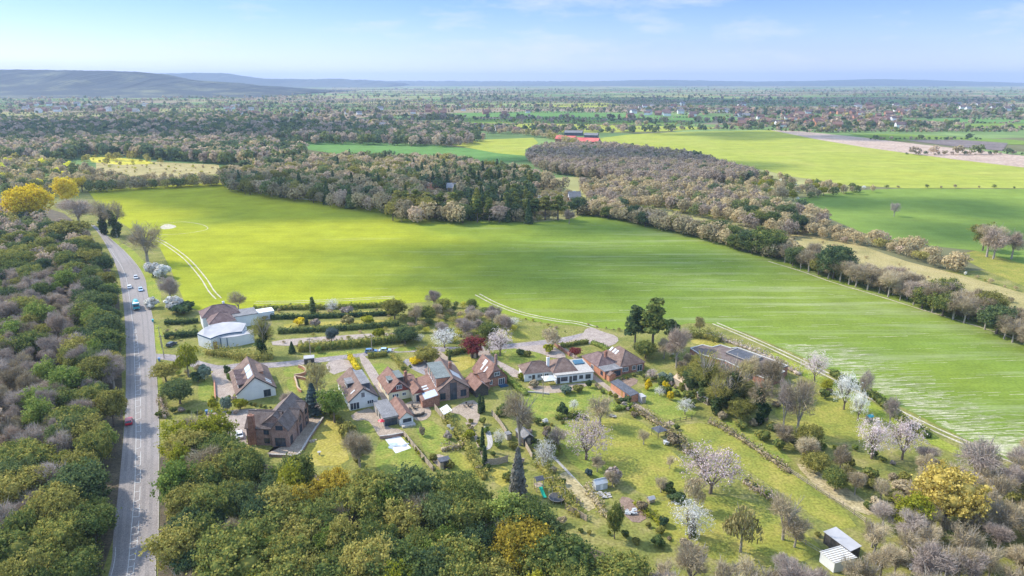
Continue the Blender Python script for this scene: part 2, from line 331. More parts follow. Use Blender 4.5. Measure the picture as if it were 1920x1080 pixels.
sheet('field', [(1445, 244), (1500, 246), (1600, 256), (1720, 270), (1820, 281), (1920, 292), (2200, 322), (2200, 346), (1920, 314), (1800, 300), (1700, 287), (1620, 276), (1530, 261)], M['plough'], .2, 'pinkish brown ploughed strip at the top of the pale field', 'field')
sheet('field', [(570, 263), (660, 265), (800, 270), (900, 280), (985, 292), (1000, 300), (900, 305), (760, 296), (640, 290), (575, 280)], M['teal'], .15, 'blue-green field enclosed by woods', 'field')
sheet('field', [(845, 271), (900, 262), (1000, 258), (1010, 268), (985, 280), (985, 292), (930, 287)], M['crop_pale'], .2, 'small pale field left of the red barns', 'field')
sheet('field', [(165, 293), (215, 295), (268, 300), (296, 307), (225, 309), (172, 304)], M['rape'], .2, 'bright yellow strip of rape among the woods', 'field')
sheet('field', [(180, 303), (285, 303), (410, 309), (415, 325), (330, 333), (240, 335), (180, 320)], M['fallow'], .15, 'scrubby tan meadow below the yellow strip', 'field')
for k, (poly, mt, lab) in enumerate([
    ([(850, 212), (1000, 209), (1130, 212), (1390, 221), (1560, 228), (1400, 226), (1200, 224), (1000, 222), (870, 218)], 'teal', 'long green field strip in front of the far village'),
    ([(880, 236), (1010, 231), (1200, 236), (1380, 239), (1250, 246), (1080, 250), (1000, 243)], 'crop_pale', 'pale strip field behind the red barns'),
    ([(860, 222), (1000, 223), (1300, 229), (1240, 235), (1010, 230), (880, 232)], 'crop_green', 'narrow green strip field behind the red barns'),
    ([(1000, 198), (1130, 192), (1170, 197), (1100, 203)], 'crop_pale', 'far pale field in the middle of the plain'),
    ([(20, 184), (60, 176), (180, 176), (330, 181), (300, 184), (120, 184)], 'plough', 'far pinkish field under the wooded ridge'),
    ([(235, 176), (300, 168), (400, 169), (480, 173), (640, 176), (460, 182), (330, 180)], 'teal', 'far green field under the end of the ridge'),
    ([(1720, 225), (1800, 222), (1920, 224), (2100, 228), (1920, 231), (1800, 230)], 'teal', 'green field strip far off beyond the plough'),
    ([(1760, 236), (1850, 231), (1920, 232), (2100, 238), (1920, 243), (1850, 242)], 'crop_green', 'second green field strip far off beyond the plough'),
    ([(1590, 250), (1700, 252), (1900, 262), (2000, 272), (1800, 270), (1650, 262)], 'crop_green', 'dark green field strip beside the plough'),
    ([(1690, 262), (1800, 262), (1890, 268), (1880, 283), (1780, 273)], 'heath', 'bare brown field beyond the plough'),
    ([(60, 222), (140, 220), (210, 222), (150, 226)], 'crop_pale', 'pale clearing in the far town'),
]):
    sheet('field', poly, M[mt], .3 + .02 * k, lab, 'field')

# main road
RL = [(120, 1300), (203, 1080), (213, 1000), (224, 900), (233, 800), (236, 720), (236, 650), (234, 600), (230, 560), (224, 520), (214, 490), (203, 468), (193, 450), (180, 432), (168, 420)]
RR = [(310, 1300), (291, 1080), (296, 1000), (297, 900), (297, 800), (293, 700), (290, 650), (286, 600), (280, 570), (275, 545), (272, 525), (262, 505), (248, 487), (232, 470), (212, 452), (194, 437), (176, 422)]
lw = wline(RL); rw = wline(RR)
sheet('main_road', [tuple(p) for p in lw] + [tuple(p) for p in rw[::-1]], M['asphalt'], .06, 'grey two lane main road running past the wood', 'road', world=True)
kb = MB()
for line, s in ((rw, -1),):
    n = len(line)
    for i in range(n - 1):
        d = (line[i + 1] - line[i]).normalized(); q = Vector((-d.y, d.x)) * s * .18
        a, b = line[i], line[i + 1]
        kb.prism([tuple(x) for x in ((a, b, b + q, a + q) if s > 0 else (a, a + q, b + q, b))], .0, .17)
tag(kb.build('kerb', M['kerb']), 'pale kerb along the right edge of the main road', 'kerb', kind='structure')
cl1 = wline([(215, 1200), (238, 1080), (246, 997), (252.5, 917), (254.5, 850), (255, 810), (254, 740), (252.5, 680), (250.5, 620), (248, 600), (243, 560), (240, 540), (236, 520), (228, 500), (218, 485), (205, 464)], 12)
cl2 = wline([(240, 1180), (250, 1075), (259, 1000), (263, 905), (264, 810), (263.5, 740), (262, 690), (259, 650), (254, 612)], 12)
mk = MB(); ribbon(mk, cl1, .12, .080)
for i in range(0, len(cl2) - 3, 4):
    ribbon(mk, cl2[i:i + 4], .12, .080)
for i in range(0, len(cl2) - 2, 2):
    p = cl2[i]; q = min(cl1, key=lambda a: (a - p).length)
    if (q - p).length > .35: ribbon(mk, [p, q], .2, .077)
ribbon(mk, lw[:14], .10, .084, -.5)
tag(mk.build('road_markings', M['paint']), 'white hatched centre line on the main road', 'road markings', kind='structure')
M['wear'] = plain('worn_asphalt', (.19, .172, .166), (.235, .213, .205), .1, .85, scale2=6)
wr = MB(); n_ = min(len(lw), len(rw))
for t in (.13, .30, .64, .82):
    ribbon(wr, [lw[i].lerp(rw[i], t) for i in range(n_)], lambda u: .6 + .12 * math.sin(u * 9), .064)
rq = random.Random(2)
for i in range(9):
    k = rq.randrange(4, n_ - 8); s = rq.choice((.2, .45, .72)); ribbon(wr, [lw[j].lerp(rw[j], s) for j in range(k, k + rq.choice((2, 3)))], rq.uniform(1, 2.2), .067 + i * .0008)
tag(wr.build('road_wear', M['wear']), 'darker tyre tracks and patches along the main road', 'road surface', kind='structure')
# side lane and drives
LANE = [(284, 668), (330, 672), (400, 690), (450, 686), (520, 684), (590, 676), (650, 668), (700, 661), (740, 657), (800, 655), (860, 655), (920, 652), (980, 647), (1030, 641), (1070, 635), (1100, 628)]
def strip(name, px, wd, mat, z, label, cat, n=8):
    return tag(ribbon(MB(), wline(px, n), wd, z).build(name, M[mat]), label, cat, kind='structure')
strip('lane', LANE, 4.6, 'tarmac', .05, 'narrow grey lane leading past the houses', 'lane')

# ------------------------------------------------------------------ hills, clouds, air
def hills(name, prof, dist, depth, mat, label):
    """ridge whose crest follows the photograph's skyline at its own distance, with real slopes before and behind"""
    X = [(px - 960) / F * dist for px, _ in prof]; Z = [topz(dist, py) for _, py in prof]
    xs = np.linspace(X[0], X[-1], 900); zs = np.interp(xs, X, Z)
    rng = np.random.default_rng(5); nz = rng.normal(0, 1, 900); nz = np.convolve(nz, np.ones(17) / 9, 'same') + rng.normal(0, .8, 900)
    zs = np.maximum(zs + nz * 2.2 * dist / 6000, .5)
    rows = [(-1, 0), (-.8, .08), (-.6, .25), (-.4, .52), (-.2, .82), (0, 1), (.3, .85), (.7, .3), (1, 0)]
    mb = MB(); n = 900
    for j, (a, k) in enumerate(rows):
        for i in range(n):
            wob = 1 + .18 * math.sin(i * .056 + j * 1.7) * (1 - abs(k - .5) * 2)
            mb.v.append((xs[i], dist + a * depth, zs[i] * min(1, k * wob) - (.6 if k == 0 else 0)))
    for j in range(len(rows) - 1):
        for i in range(n - 1): mb.f.append((j * n + i, j * n + i + 1, (j + 1) * n + i + 1, (j + 1) * n + i)); mb.m.append(0)
    return tag(mb.build(name, mat), label, 'hill', kind='structure')
M['ridge'] = plain('wooded_ridge', (.006, .012, .012), (.018, .028, .022), .004, .95, 12, c3=(.16, .16, .07), scale2=.04)
M['far_hill'] = plain('far_hillside', (.02, .03, .02), (.05, .06, .03), .002, .95, 7, scale2=.01)
hills('hill', [(-500, 140), (-200, 131), (0, 131), (60, 131), (120, 131), (180, 132), (240, 133), (290, 136), (330, 143), (370, 149), (420, 154), (470, 159), (520, 163), (560, 167), (620, 172)], 5200, 1500, M['ridge'], 'dark wooded ridge on the horizon at the left')
hills('hill', [(100, 150), (250, 141), (330, 138), (380, 137), (450, 138), (475, 143), (500, 147), (560, 149), (640, 148), (700, 151), (760, 156)], 11000, 1800, M['far_hill'], 'pale flat topped hill behind the end of the wooded ridge')
hills('hill', [(450, 152), (640, 150), (760, 152), (960, 152), (1100, 152), (1240, 150), (1330, 152), (1430, 153), (1530, 151), (1640, 149), (1700, 150), (1800, 154), (1920, 157), (2100, 156)], 13500, 2500, M['far_hill'], 'long low hills along the hazy skyline')

def clouds():
    """fair-weather clouds high over the fields (above the picture); they throw the broad soft shadows"""
    m, t, o = newmat('cloud'); d = nn(t, 'ShaderNodeBsdfDiffuse'); d.inputs[0].default_value = (.9, .9, .9, 1)
    tr = nn(t, 'ShaderNodeBsdfTransparent'); mx = nn(t, 'ShaderNodeMixShader'); mx.inputs[0].default_value = .5
    L = t.links.new; L(tr.outputs[0], mx.inputs[1]); L(d.outputs[0], mx.inputs[2]); L(mx.outputs[0], o.inputs[0])
    rng = random.Random(4); mb = MB(); ZC = 2200.0
    def blob(px, py, a, b, n=7):
        x, y, _ = G(px, py); k = ZC / SUND.z
        for i in range(n):
            t_ = rng.uniform(-1, 1); u_ = rng.uniform(-1, 1)
            c = (x + SUND.x * k + t_ * a * .7, y + SUND.y * k + u_ * b * .6, ZC + rng.uniform(-8, 30))
            mb.ball(c, (a * rng.uniform(.35, .6), b * rng.uniform(.4, .7), 14), 18, 6)
    blob(540, 372, 150, 60, 10); blob(680, 395, 110, 40, 9); blob(360, 358, 120, 40, 8)
    blob(1020, 478, 80, 26, 9); blob(890, 525, 60, 16, 7); blob(1180, 424, 80, 18, 6); blob(620, 470, 50, 8, 5)
    blob(1640, 385, 80, 55); blob(1800, 430, 60, 40); blob(1500, 258, 150, 70); blob(1330, 250, 120, 60)
    blob(200, 255, 380, 220, 12); blob(520, 250, 220, 150, 8); blob(1150, 305, 160, 60, 8)
    blob(900, 225, 400, 160); blob(1150, 228, 300, 130); blob(300, 170, 1500, 600, 8); blob(1500, 190, 1400, 700, 8)
    tag(mb.build('clouds', m), 'fair weather clouds high above the fields', 'clouds', kind='stuff')
clouds()

# ------------------------------------------------------------------ vegetation
def soup(name, P, Q, core=None, mats=None):
    """mesh of loose leaves: P (n,k,3) corner points; optional extra MB appended with material 1"""
    n, k, _ = P.shape
    me = bpy.data.meshes.new(name)
    vs = P.reshape(-1, 3)
    ev, ef = (core.v, core.f) if core else ([], [])
    nv = len(vs)
    allv = np.concatenate([vs, np.array(ev, dtype=float).reshape(-1, 3)]) if ev else vs
    me.vertices.add(len(allv)); me.vertices.foreach_set('co', allv.astype(np.float32).ravel())
    loops = list(range(n * k)); starts = list(range(0, n * k, k)); 
    for f in ef:
        starts.append(len(loops)); loops += [i + nv for i in f]
    me.loops.add(len(loops)); me.loops.foreach_set('vertex_index', loops)
    me.polygons.add(len(starts)); me.polygons.foreach_set('loop_start', starts)
    if Q is not None: me.polygons.foreach_set('material_index', list(Q) + [int(x) for x in (core.m if core else [])])
    me.update(calc_edges=True); me.validate()
    for m in mats or []: me.materials.append(m)
    return me
def rdir(rng, n):
    d = rng.normal(size=(n, 3)); return d / np.linalg.norm(d, axis=1)[:, None]
def leaf_quads(rng, c, nrm, size, jitter=.7, asp=1.0):
    n = len(c); a = nrm + rdir(rng, n) * jitter; a /= np.linalg.norm(a, axis=1)[:, None] + 1e-9
    u = np.cross(a, rdir(rng, n)); u /= np.linalg.norm(u, axis=1)[:, None] + 1e-9
    v = np.cross(a, u); s = (size * rng.uniform(.55, 1.45, n))[:, None]
    u = u * s * asp; v = v * s
    return np.stack([c - u - v * .6, c + u * .9 - v, c + u + v * .7, c - u * .8 + v], 1)
def crown_points(rng, lobes, n, inner=.82, low=-.55):
    lb = np.array(lobes, float); wgt = (lb[:, 3] * lb[:, 4] + lb[:, 4] * lb[:, 5] + lb[:, 3] * lb[:, 5]); wgt /= wgt.sum()
    idx = rng.choice(len(lb), size=n * 3, p=wgt); d = rdir(rng, n * 3)
    c = lb[idx, :3] + d * lb[idx, 3:] * rng.uniform(.74, 1.2, n * 3)[:, None]
    ok = d[:, 2] > low
    for l in lb:
        q = ((c - l[:3]) / l[3:]); ok &= (q ** 2).sum(1) > inner ** 2 * .85
    c, d = c[ok][:n], d[ok][:n]
    return c, d
def tufts(rng, lobes, nt, per, spread, low=-.55, inner=.82):
    c, d = crown_points(rng, lobes, nt, inner, low); n = len(c); i = np.repeat(np.arange(n), per)
    k = rng.uniform(.6, 1.5, n)[i][:, None]
    p = c[i] + d[i] * ((rng.uniform(-.2, 1.0, n) ** 1)[i])[:, None] + rng.normal(size=(n * per, 3)) * spread * k * np.array([1, 1, .7])
    return p, d[i]
def core_of(lobes, k=.72, m=0):
    mb = MB()
    for l in lobes: mb.ball(l[:3], (l[3] * k, l[4] * k, l[5] * k), 8, 5, m)
    return mb
def lobes_round(rng, r, z0, z1, n):
    """uneven bunch of lobes filling an egg of radius r between z0 and z1"""
    out = []; h = (z1 - z0) / 2; zc = (z0 + z1) / 2
    for i in range(n):
        a = i * 2.4 + rng.uniform(-.4, .4); z = rng.uniform(-.75, .8); q = math.sqrt(max(.05, 1 - z * z)) * rng.uniform(.45, .72)
        s = r * rng.uniform(.26, .54)
        out.append((q * r * math.cos(a), q * r * math.sin(a), zc + z * h * .72, s, s * rng.uniform(.85, 1.15), s * rng.uniform(.65, .95)))
    out.append((0, 0, zc, r * .55, r * .55, h * .72))
    return out
def trunk_mb(h, r, rng, limbs=4, spread=1.6, top=None):
    mb = MB(); p = Vector((0, 0, -.1)); q = Vector((rng.uniform(-.2, .2), rng.uniform(-.2, .2), h))
    mb.tube(p, q, r * 1.25, r * .75, 7)
    for i in range(limbs):
        a = i * 6.28 / limbs + rng.uniform(-.5, .5); e = q + Vector((math.cos(a) * spread, math.sin(a) * spread, (top or h) * rng.uniform(.35, .7)))
        mb.tube(q - Vector((0, 0, h * .15)), e, r * .5, r * .15, 5)
    return mb
def branches(rng, h, r, spread, levels=3, first=.25, nl=5, lean=.5):
    """bare skeleton: returns (MB, tips) ; tips are (point, direction, length)"""
    mb = MB(); tips = []
    def grow(p, d, l, rad, lev):
        d = d.normalized(); mid = p + d * l * .5 + Vector((rng.uniform(-1, 1), rng.uniform(-1, 1), rng.uniform(-.3, .6))) * l * .09
        e = mid + (mid - p).normalized() * l * .5 + Vector((0, 0, l * .04))
        k = 6 if lev > 1 else 4 if lev == 1 else 3
        mb.tube(p, mid, rad, rad * .8, k); mb.tube(mid, e, rad * .8, rad * .55, k)
        if lev == 0: tips.append((mid, (e - mid).normalized(), l)); tips.append((e, (e - mid).normalized(), l)); return
        m = rng.choice((3, 3, 4))
        for i in range(m):
            a = rng.uniform(0, 6.28); s = Vector((math.cos(a), math.sin(a), rng.uniform(-.1, .5)))
            grow(p + (e - p) * rng.uniform(.55, 1), (e - p).normalized() * 1.0 + s * rng.uniform(.45, .9), l * rng.uniform(.55, .75), rad * .5, lev - 1)
        grow(e, (e - mid).normalized() + Vector((rng.uniform(-.3, .3), rng.uniform(-.3, .3), .2)), l * .7, rad * .55, lev - 1)
    base = Vector((0, 0, -.1)); q = Vector((rng.uniform(-.2, .2), rng.uniform(-.2, .2), h * first)); mb.tube(base, q, r * 1.3, r, 8)
    for i in range(nl):
        a = i * 6.28 / nl + rng.uniform(-.4, .4); s = rng.uniform(.3, 1) * lean
        grow(q + Vector((0, 0, rng.uniform(-.3, .2))), Vector((math.cos(a) * s, math.sin(a) * s, 1)), (h - h * first) * rng.uniform(.38, .5), r * .6, levels - 1)
    return mb, tips
def twigs(nrng, lobes, n, ln, wd):
    """fine twigs as long thin slivers fanning outward through the crown"""
    lb = np.array(lobes, float); idx = nrng.integers(0, len(lb), n); d = rdir(nrng, n)
    c = lb[idx, :3] + d * lb[idx, 3:] * (nrng.uniform(.2, 1.3, n) ** .5)[:, None]
    cen = lb[:, :3].mean(0); out = c - cen; out[:, 2] += 1.2; out /= np.linalg.norm(out, axis=1)[:, None] + 1e-9
    t = out + rdir(nrng, n) * .75; t /= np.linalg.norm(t, axis=1)[:, None]
    s = np.cross(t, rdir(nrng, n)); s /= np.linalg.norm(s, axis=1)[:, None] + 1e-9
    l = (ln * nrng.uniform(.5, 1.5, n))[:, None]; w_ = (wd * nrng.uniform(.6, 1.5, n))[:, None]
    return np.stack([c - t * l * .5 - s * w_, c - t * l * .5 + s * w_, c + t * l * .5], 1)
PROTO = {}
def proto(kind, make, n):
    PROTO[kind] = [make(random.Random(hash_(kind) + i), np.random.default_rng(hash_(kind) + i)) for i in range(n)]
def hash_(s): return sum((i + 3) * ord(c) for i, c in enumerate(s)) % 9973
# every prototype: dict(parts=[(name, mesh, default material key)], w=width, h=height)
def p_ever(rr, nr):
    lb = lobes_round(rr, 4.6, 1.6, 10.5, 19); c, d = tufts(nr, lb, 300, 23, .40); P = leaf_quads(nr, c, d, .148, 1.2)
    return dict(parts=[('trunk', trunk_mb(3.2, .32, rr).mesh('trunk', [M['bark']]), 'bark'), ('crown', soup('crown', P, None, core_of(lb), [M['ever']]), 'ever')], w=10.2, h=10.6)
def p_open(rr, nr):   # looser leafy tree with gaps
    lb = lobes_round(rr, 4.2, 2.2, 11, 11); c, d = tufts(nr, lb, 260, 18, .36, -.55, .5); P = leaf_quads(nr, c, d, .15, 1.2)
    return dict(parts=[('trunk', trunk_mb(4, .26, rr, 5, 2, 7).mesh('trunk', [M['bark']]), 'bark'), ('crown', soup('crown', P, None, core_of(lb, .38), [M['fresh']]), 'fresh')], w=9.2, h=11)
def p_shrub(rr, nr):
    lb = lobes_round(rr, 1.15, .1, 2.0, 8); c, d = crown_points(nr, lb, 700, .8, -.8); P = leaf_quads(nr, c, d, .13, .8)
    st = MB()
    for i in range(4): st.tube((0, 0, -.05), (rr.uniform(-.4, .4), rr.uniform(-.4, .4), .9), .05, .03, 4)
    return dict(parts=[('stem', st.mesh('stem', [M['bark']]), 'bark'), ('foliage', soup('foliage', P, None, core_of(lb, .75), [M['ever']]), 'ever')], w=2.5, h=2.1)
def p_bare(rr, nr, tw=1700, levels=3, lean=.55, spread=4.2, first=.22):
    mb, tips = branches(rr, 11, .3, spread, levels, first, 6, lean)
    lb = lobes_round(rr, 4.4, 2.6, 11.2, 10); P = twigs(nr, lb, tw, 1.5, .045)
    return dict(parts=[('trunk', mb.mesh('trunk', [M['palebark']]), 'palebark'), ('crown', soup('crown', P, None, None, [M['brown']]), 'brown')], w=9.5, h=11.4)
def p_thicket(rr, nr):   # bare wood tree, twig mass dense enough to hide the floor
    mb, tips = branches(rr, 10.5, .26, 3.6, 3, .3, 5, .55)
    lb = lobes_round(rr, 4.3, 2.2, 11, rr.choice((6, 8, 10))); P = twigs(nr, lb, 3400, 1.6, .042)
    return dict(parts=[('trunk', mb.mesh('trunk', [M['palebark']]), 'palebark'), ('crown', soup('crown', P, None, None, [M['mauve']]), 'mauve')], w=9.8, h=11)
def p_blossom(rr, nr):
    mb, tips = branches(rr, 6.2, .2, 3, 3, .2, 6, .9)
    lb = lobes_round(rr, 3.4, 1.2, 6.6, 12); c, d = tufts(nr, lb, 420, 9, .22, -.7, .45); P = leaf_quads(nr, c, d, .065, 1.5)
    return dict(parts=[('trunk', mb.mesh('trunk', [M['bark']]), 'bark'), ('crown', soup('crown', P, None, None, [M['white']]), 'white')], w=7.2, h=6.7)
def p_conifer(rr, nr):
    n = 1900; t = nr.uniform(0, 1, n) ** .8; a = nr.uniform(0, 6.283, n); lay = 1 + .16 * np.sin(t * 60)
    rad = (1 - t) ** .85 * 2.5 * lay * nr.uniform(.7, 1.06, n) + .12; z = .8 + t * 11.6 - rad * .22
    c = np.stack([rad * np.cos(a), rad * np.sin(a), z], 1); d = np.stack([np.cos(a), np.sin(a), np.full(n, .5)], 1)
    P = leaf_quads(nr, c, d, .30, .6); core = MB(); core.tube((0, 0, .9), (0, 0, 12), 2.0, .05, 9)
    tr = MB(); tr.tube((0, 0, -.1), (0, 0, 3), .25, .2, 6)
    return dict(parts=[('trunk', tr.mesh('trunk', [M['bark']]), 'bark'), ('crown', soup('crown', P, None, core, [M['dark']]), 'dark')], w=5.2, h=12.6)
def p_pine(rr, nr):
    lb = []
    for i in range(11):
        t = i / 10; z = 5.2 + t * 6.4; a = i * 2.4; q = (1.9 - 1.3 * t) * rr.uniform(.6, 1.1); s = rr.uniform(1.1, 1.6) * (1.1 - .3 * t)
        lb.append((q * math.cos(a), q * math.sin(a), z, s, s, s * .62))
    c, d = crown_points(nr, lb, 1500, .7); P = leaf_quads(nr, c, d, .24, .9); mb = MB(); mb.tube((0, 0, -.1), (.15, .1, 11), .3, .1, 7)
    for l in lb: mb.tube((.05, .05, l[2] - .8), l[:3], .09, .04, 4)
    return dict(parts=[('trunk', mb.mesh('trunk', [M['bark']]), 'bark'), ('crown', soup('crown', P, None, core_of(lb, .55), [M['dark']]), 'dark')], w=6.0, h=12.4)
def p_column(rr, nr):
    lb = [(rr.uniform(-.08, .08), rr.uniform(-.08, .08), .6 + i * .75, .52 * (1 - .55 * (i / 7) ** 2), .52 * (1 - .55 * (i / 7) ** 2), .62) for i in range(8)]
    c, d = crown_points(nr, lb, 900, .8, -1); P = leaf_quads(nr, c, d, .12, .6); tr = MB(); tr.tube((0, 0, -.1), (0, 0, 1), .09, .07, 5)
    return dict(parts=[('trunk', tr.mesh('trunk', [M['bark']]), 'bark'), ('crown', soup('crown', P, None, core_of(lb, .8), [M['dark']]), 'dark')], w=1.15, h=6.6)
def p_ivy(rr, nr):       # bare tree with an ivy-clad trunk
    mb, tips = branches(rr, 12, .3, 3.5, 3, .3, 5, .5); lb = []
    for i in range(9): lb.append((rr.uniform(-.9, .9), rr.uniform(-.9, .9), 1 + i * .85, rr.uniform(.9, 1.5) * (1.2 - i * .06), rr.uniform(.9, 1.5), .9))
    c, d = crown_points(nr, lb, 1100, .7, -.9); P = leaf_quads(nr, c, d, .20, .9)
    lt = lobes_round(rr, 4.2, 4.0, 12, 9); T = twigs(nr, lt, 1100, 1.4, .05)
    return dict(parts=[('trunk', mb.mesh('trunk', [M['palebark']]), 'palebark'), ('crown', soup('crown', T, None, None, [M['brown']]), 'brown'), ('ivy', soup('ivy', P, None, core_of(lb, .7), [M['ivy']]), 'ivy')], w=9.2, h=12.2)
def p_willow(rr, nr):
    lb = lobes_round(rr, 3.4, .8, 10.5, 10); c, d = crown_points(nr, lb, 1700, .35); d[:, 2] *= .2; P = leaf_quads(nr, c, d, .12, .5, 1.0)
    P[:, 2:, 2] -= .45
    return dict(parts=[('trunk', trunk_mb(4.5, .22, rr, 6, 1.8, 7).mesh('trunk', [M['palebark']]), 'palebark'), ('crown', soup('crown', P, None, None, [M['budding']]), 'budding')], w=7.4, h=10.7)
for k, f, n in (('ever', p_ever, 6), ('open', p_open, 4), ('shrub', p_shrub, 5), ('bare', p_bare, 5), ('thicket', p_thicket, 8), ('blossom', p_blossom, 4),
                ('conifer', p_conifer, 3), ('pine', p_pine, 4), ('column', p_column, 2), ('ivy', p_ivy, 3), ('willow', p_willow, 3)):
    proto(k, f, n)
NAME = dict(ever='evergreen_tree', open='leafy_tree', shrub='shrub', bare='bare_tree', thicket='bare_tree', blossom='blossom_tree', conifer='conifer_tree', pine='pine_tree', column='cypress_tree', ivy='ivy_clad_tree', willow='willow_tree')
rng0 = random.Random(11)
def plant(kind, x, y, wid, hgt, label, leafm=None, group=None, rot=None, cat=None, single=False, var=None):
    p = PROTO[kind][rng0.randrange(len(PROTO[kind])) if var is None else var]
    s = (wid / p['w'], wid / p['w'], hgt / p['h']); rz = rng0.uniform(0, 6.28) if rot is None else rot
    cat = cat or ('shrub' if kind == 'shrub' else 'tree')
    parts = p['parts']
    root = empty(NAME[kind], (x, y, 0), rz, label, cat, group); root.scale = s
    for nm, me, mk in parts:
        o = link(nm, me, root)
        use = leafm if (leafm and nm in ('crown', 'foliage')) else mk
        if use != mk:
            o.material_slots[0].link = 'OBJECT'; o.material_slots[0].material = M[use]
    return root
def tree(kind, px, py, top, wpx, label, leafm=None, group=None, cat=None, var=None):
    """a plant whose foot the photograph shows at (px, py), its top at row top and wpx pixels wide"""
    x, y, t = G(px, py)
    return plant(kind, x, y, wpx * t / F, max(.4, topz(y, top)), label, leafm, group, None, cat, var=var)

# ------------------------------------------------------------------ woods: every tree is placed first, the largest become trees of their own
def inside(p, poly):
    c = False; n = len(poly)
    for i in range(n):
        a, b = poly[i], poly[i - 1]
        if (a[1] > p[1]) != (b[1] > p[1]) and p[0] < (b[0] - a[0]) * (p[1] - a[1]) / (b[1] - a[1]) + a[0]: c = not c
    return c
AUTO = []      # (depth, kind, x, y, width, height, leaf material, region)
def mixpick(rr, mix):
    t = rr.uniform(0, sum(m[0] for m in mix))
    for m in mix:
        t -= m[0]
        if t <= 0: return m
    return mix[-1]
def wood(region, poly, gap, mix, hmin, hmax, seed, zc=6.0, wk=(.85, 1.15), zones=()):
    """trees at about `gap` metres through a polygon drawn where the photograph shows the crowns (height zc)"""
    rr = random.Random(seed); P = [G(x, y, zc)[:2] for x, y in poly]
    Z = [([G(x, y, zc)[:2] for x, y in zp], zm) for zp, zm in zones]
    x0, x1 = min(p[0] for p in P), max(p[0] for p in P); y0, y1 = min(p[1] for p in P), max(p[1] for p in P)
    y = y0; row = 0
    while y < y1:
        x = x0 + (row % 2) * gap * .5
        while x < x1:
            q = (x + rr.uniform(-.38, .38) * gap, y + rr.uniform(-.38, .38) * gap)
            if inside(q, P):
                mm = mix
                for zp, zm in Z:
                    if inside(q, zp): mm = zm
                _, k, lm = mixpick(rr, mm); h = rr.uniform(hmin, hmax); p = PROTO[k][0]
                if k in ('conifer', 'pine'): h *= 1.2
                wd = p['w'] / p['h'] * h * rr.uniform(*wk)
                if k == 'shrub': h *= .4; wd = h * rr.uniform(1.1, 1.6)
                AUTO.append((math.hypot(*q), k, q[0], q[1], wd, h, lm, region))
            x += gap
        y += gap * .87; row += 1
def belt(region, px, width, gap, mix, hmin, hmax, seed, zc=2.0):
    rr = random.Random(seed); pts = curve([G(x, y, zc)[:2] for x, y in px], 10); n = max(1, round(width / gap))
    d = 0; last = pts[0]
    acc = 0.0
    for a, b in zip(pts, pts[1:]):
        L_ = (b - a).length; t = (b - a) / max(L_, 1e-6); s = Vector((-t.y, t.x))
        while acc < L_:
            for j in range(n):
                q = a + t * (acc + rr.uniform(-.3, .3) * gap) + s * ((j + .5) / n - .5 + rr.uniform(-.2, .2) / n) * width
                _, k, lm = mixpick(rr, mix); h = rr.uniform(hmin, hmax); p = PROTO[k][0]; wd = p['w'] / p['h'] * h * rr.uniform(.9, 1.25)
                if k == 'shrub': wd = h * rr.uniform(1.0, 1.5)
                AUTO.append((q.length, k, q.x, q.y, wd, h, lm, region))
            acc += gap
        acc -= L_
EV = [(6, 'ever', 'ever'), (3, 'ever', 'dark'), (1.2, 'ever', 'olive'), (2.2, 'thicket', 'mauve'), (1, 'open', 'fresh')]
BA = [(5, 'thicket', 'mauve'), (3, 'thicket', 'brown'), (2, 'thicket', 'pinkish')]
# the wood below the gardens
wood('front', [(330, 1250), (317, 1080), (314, 1000), (301, 910), (302, 850), (312, 812), (345, 795), (400, 800), (448, 842), (470, 868), (500, 872), (560, 885), (650, 902), (700, 908), (780, 915), (850, 920), (900, 940), (960, 968), (1020, 972), (1060, 1008), (1090, 1030), (1190, 1040), (1215, 1110), (1250, 1250)],
     6.0, [(8, 'ever', 'ever'), (3, 'ever', 'dark'), (2.2, 'ever', 'olive'), (2.8, 'open', 'fresh'), (1, 'open', 'olive'), (.9, 'open', 'lime'), (.8, 'thicket', 'brown')], 8, 12.5, 1, 7.0, (.62, 1.12),
     zones=[([(515, 925), (590, 900), (640, 905), (600, 985), (540, 1005)], [(3, 'ever', 'amber'), (1, 'ever', 'olive'), (1, 'ever', 'ever')]), ([(900, 1010), (985, 990), (1010, 1040), (930, 1060)], [(2, 'ever', 'amber'), (2, 'ever', 'ever')]), ([(1010, 1050), (1250, 1040), (1300, 1300), (1000, 1300)], [(2, 'ever', 'ever'), (2, 'open', 'lime'), (2, 'thicket', 'tan'), (1, 'open', 'fresh')])])
# the wood left of the main road
wood('road', [(60, 1250), (140, 1080), (172, 1000), (208, 910), (208, 800), (208, 700), (213, 600), (208, 545), (200, 505), (178, 465), (160, 440), (120, 425), (60, 395), (0, 378), (-60, 372), (-120, 420), (-200, 640), (-200, 900), (-60, 1250)],
     6.6, [(6, 'thicket', 'mauve'), (3, 'thicket', 'brown'), (5, 'thicket', 'pinkish'), (1.2, 'ever', 'ever'), (.6, 'open', 'olive'), (.6, 'open', 'fresh')], 7.5, 12, 2, 6.5, (.62, 1.1),
     zones=[([(120, 640), (230, 600), (240, 1000), (200, 1060), (90, 900), (105, 760)], EV), ([(-100, 850), (60, 840), (230, 880), (230, 1300), (-100, 1300)], [(6, 'ever', 'ever'), (2, 'ever', 'dark'), (2, 'ever', 'olive'), (2.2, 'thicket', 'mauve'), (1.5, 'open', 'fresh')]),
            ([(-60, 370), (60, 390), (170, 450), (210, 520), (140, 530), (100, 480), (60, 540), (0, 560), (-100, 560)], [(4, 'ever', 'ever'), (2, 'ever', 'dark'), (3, 'thicket', 'mauve'), (1.5, 'thicket', 'pinkish'), (1, 'ever', 'olive')]),
            ([(150, 540), (215, 530), (225, 620), (160, 640)], EV)])
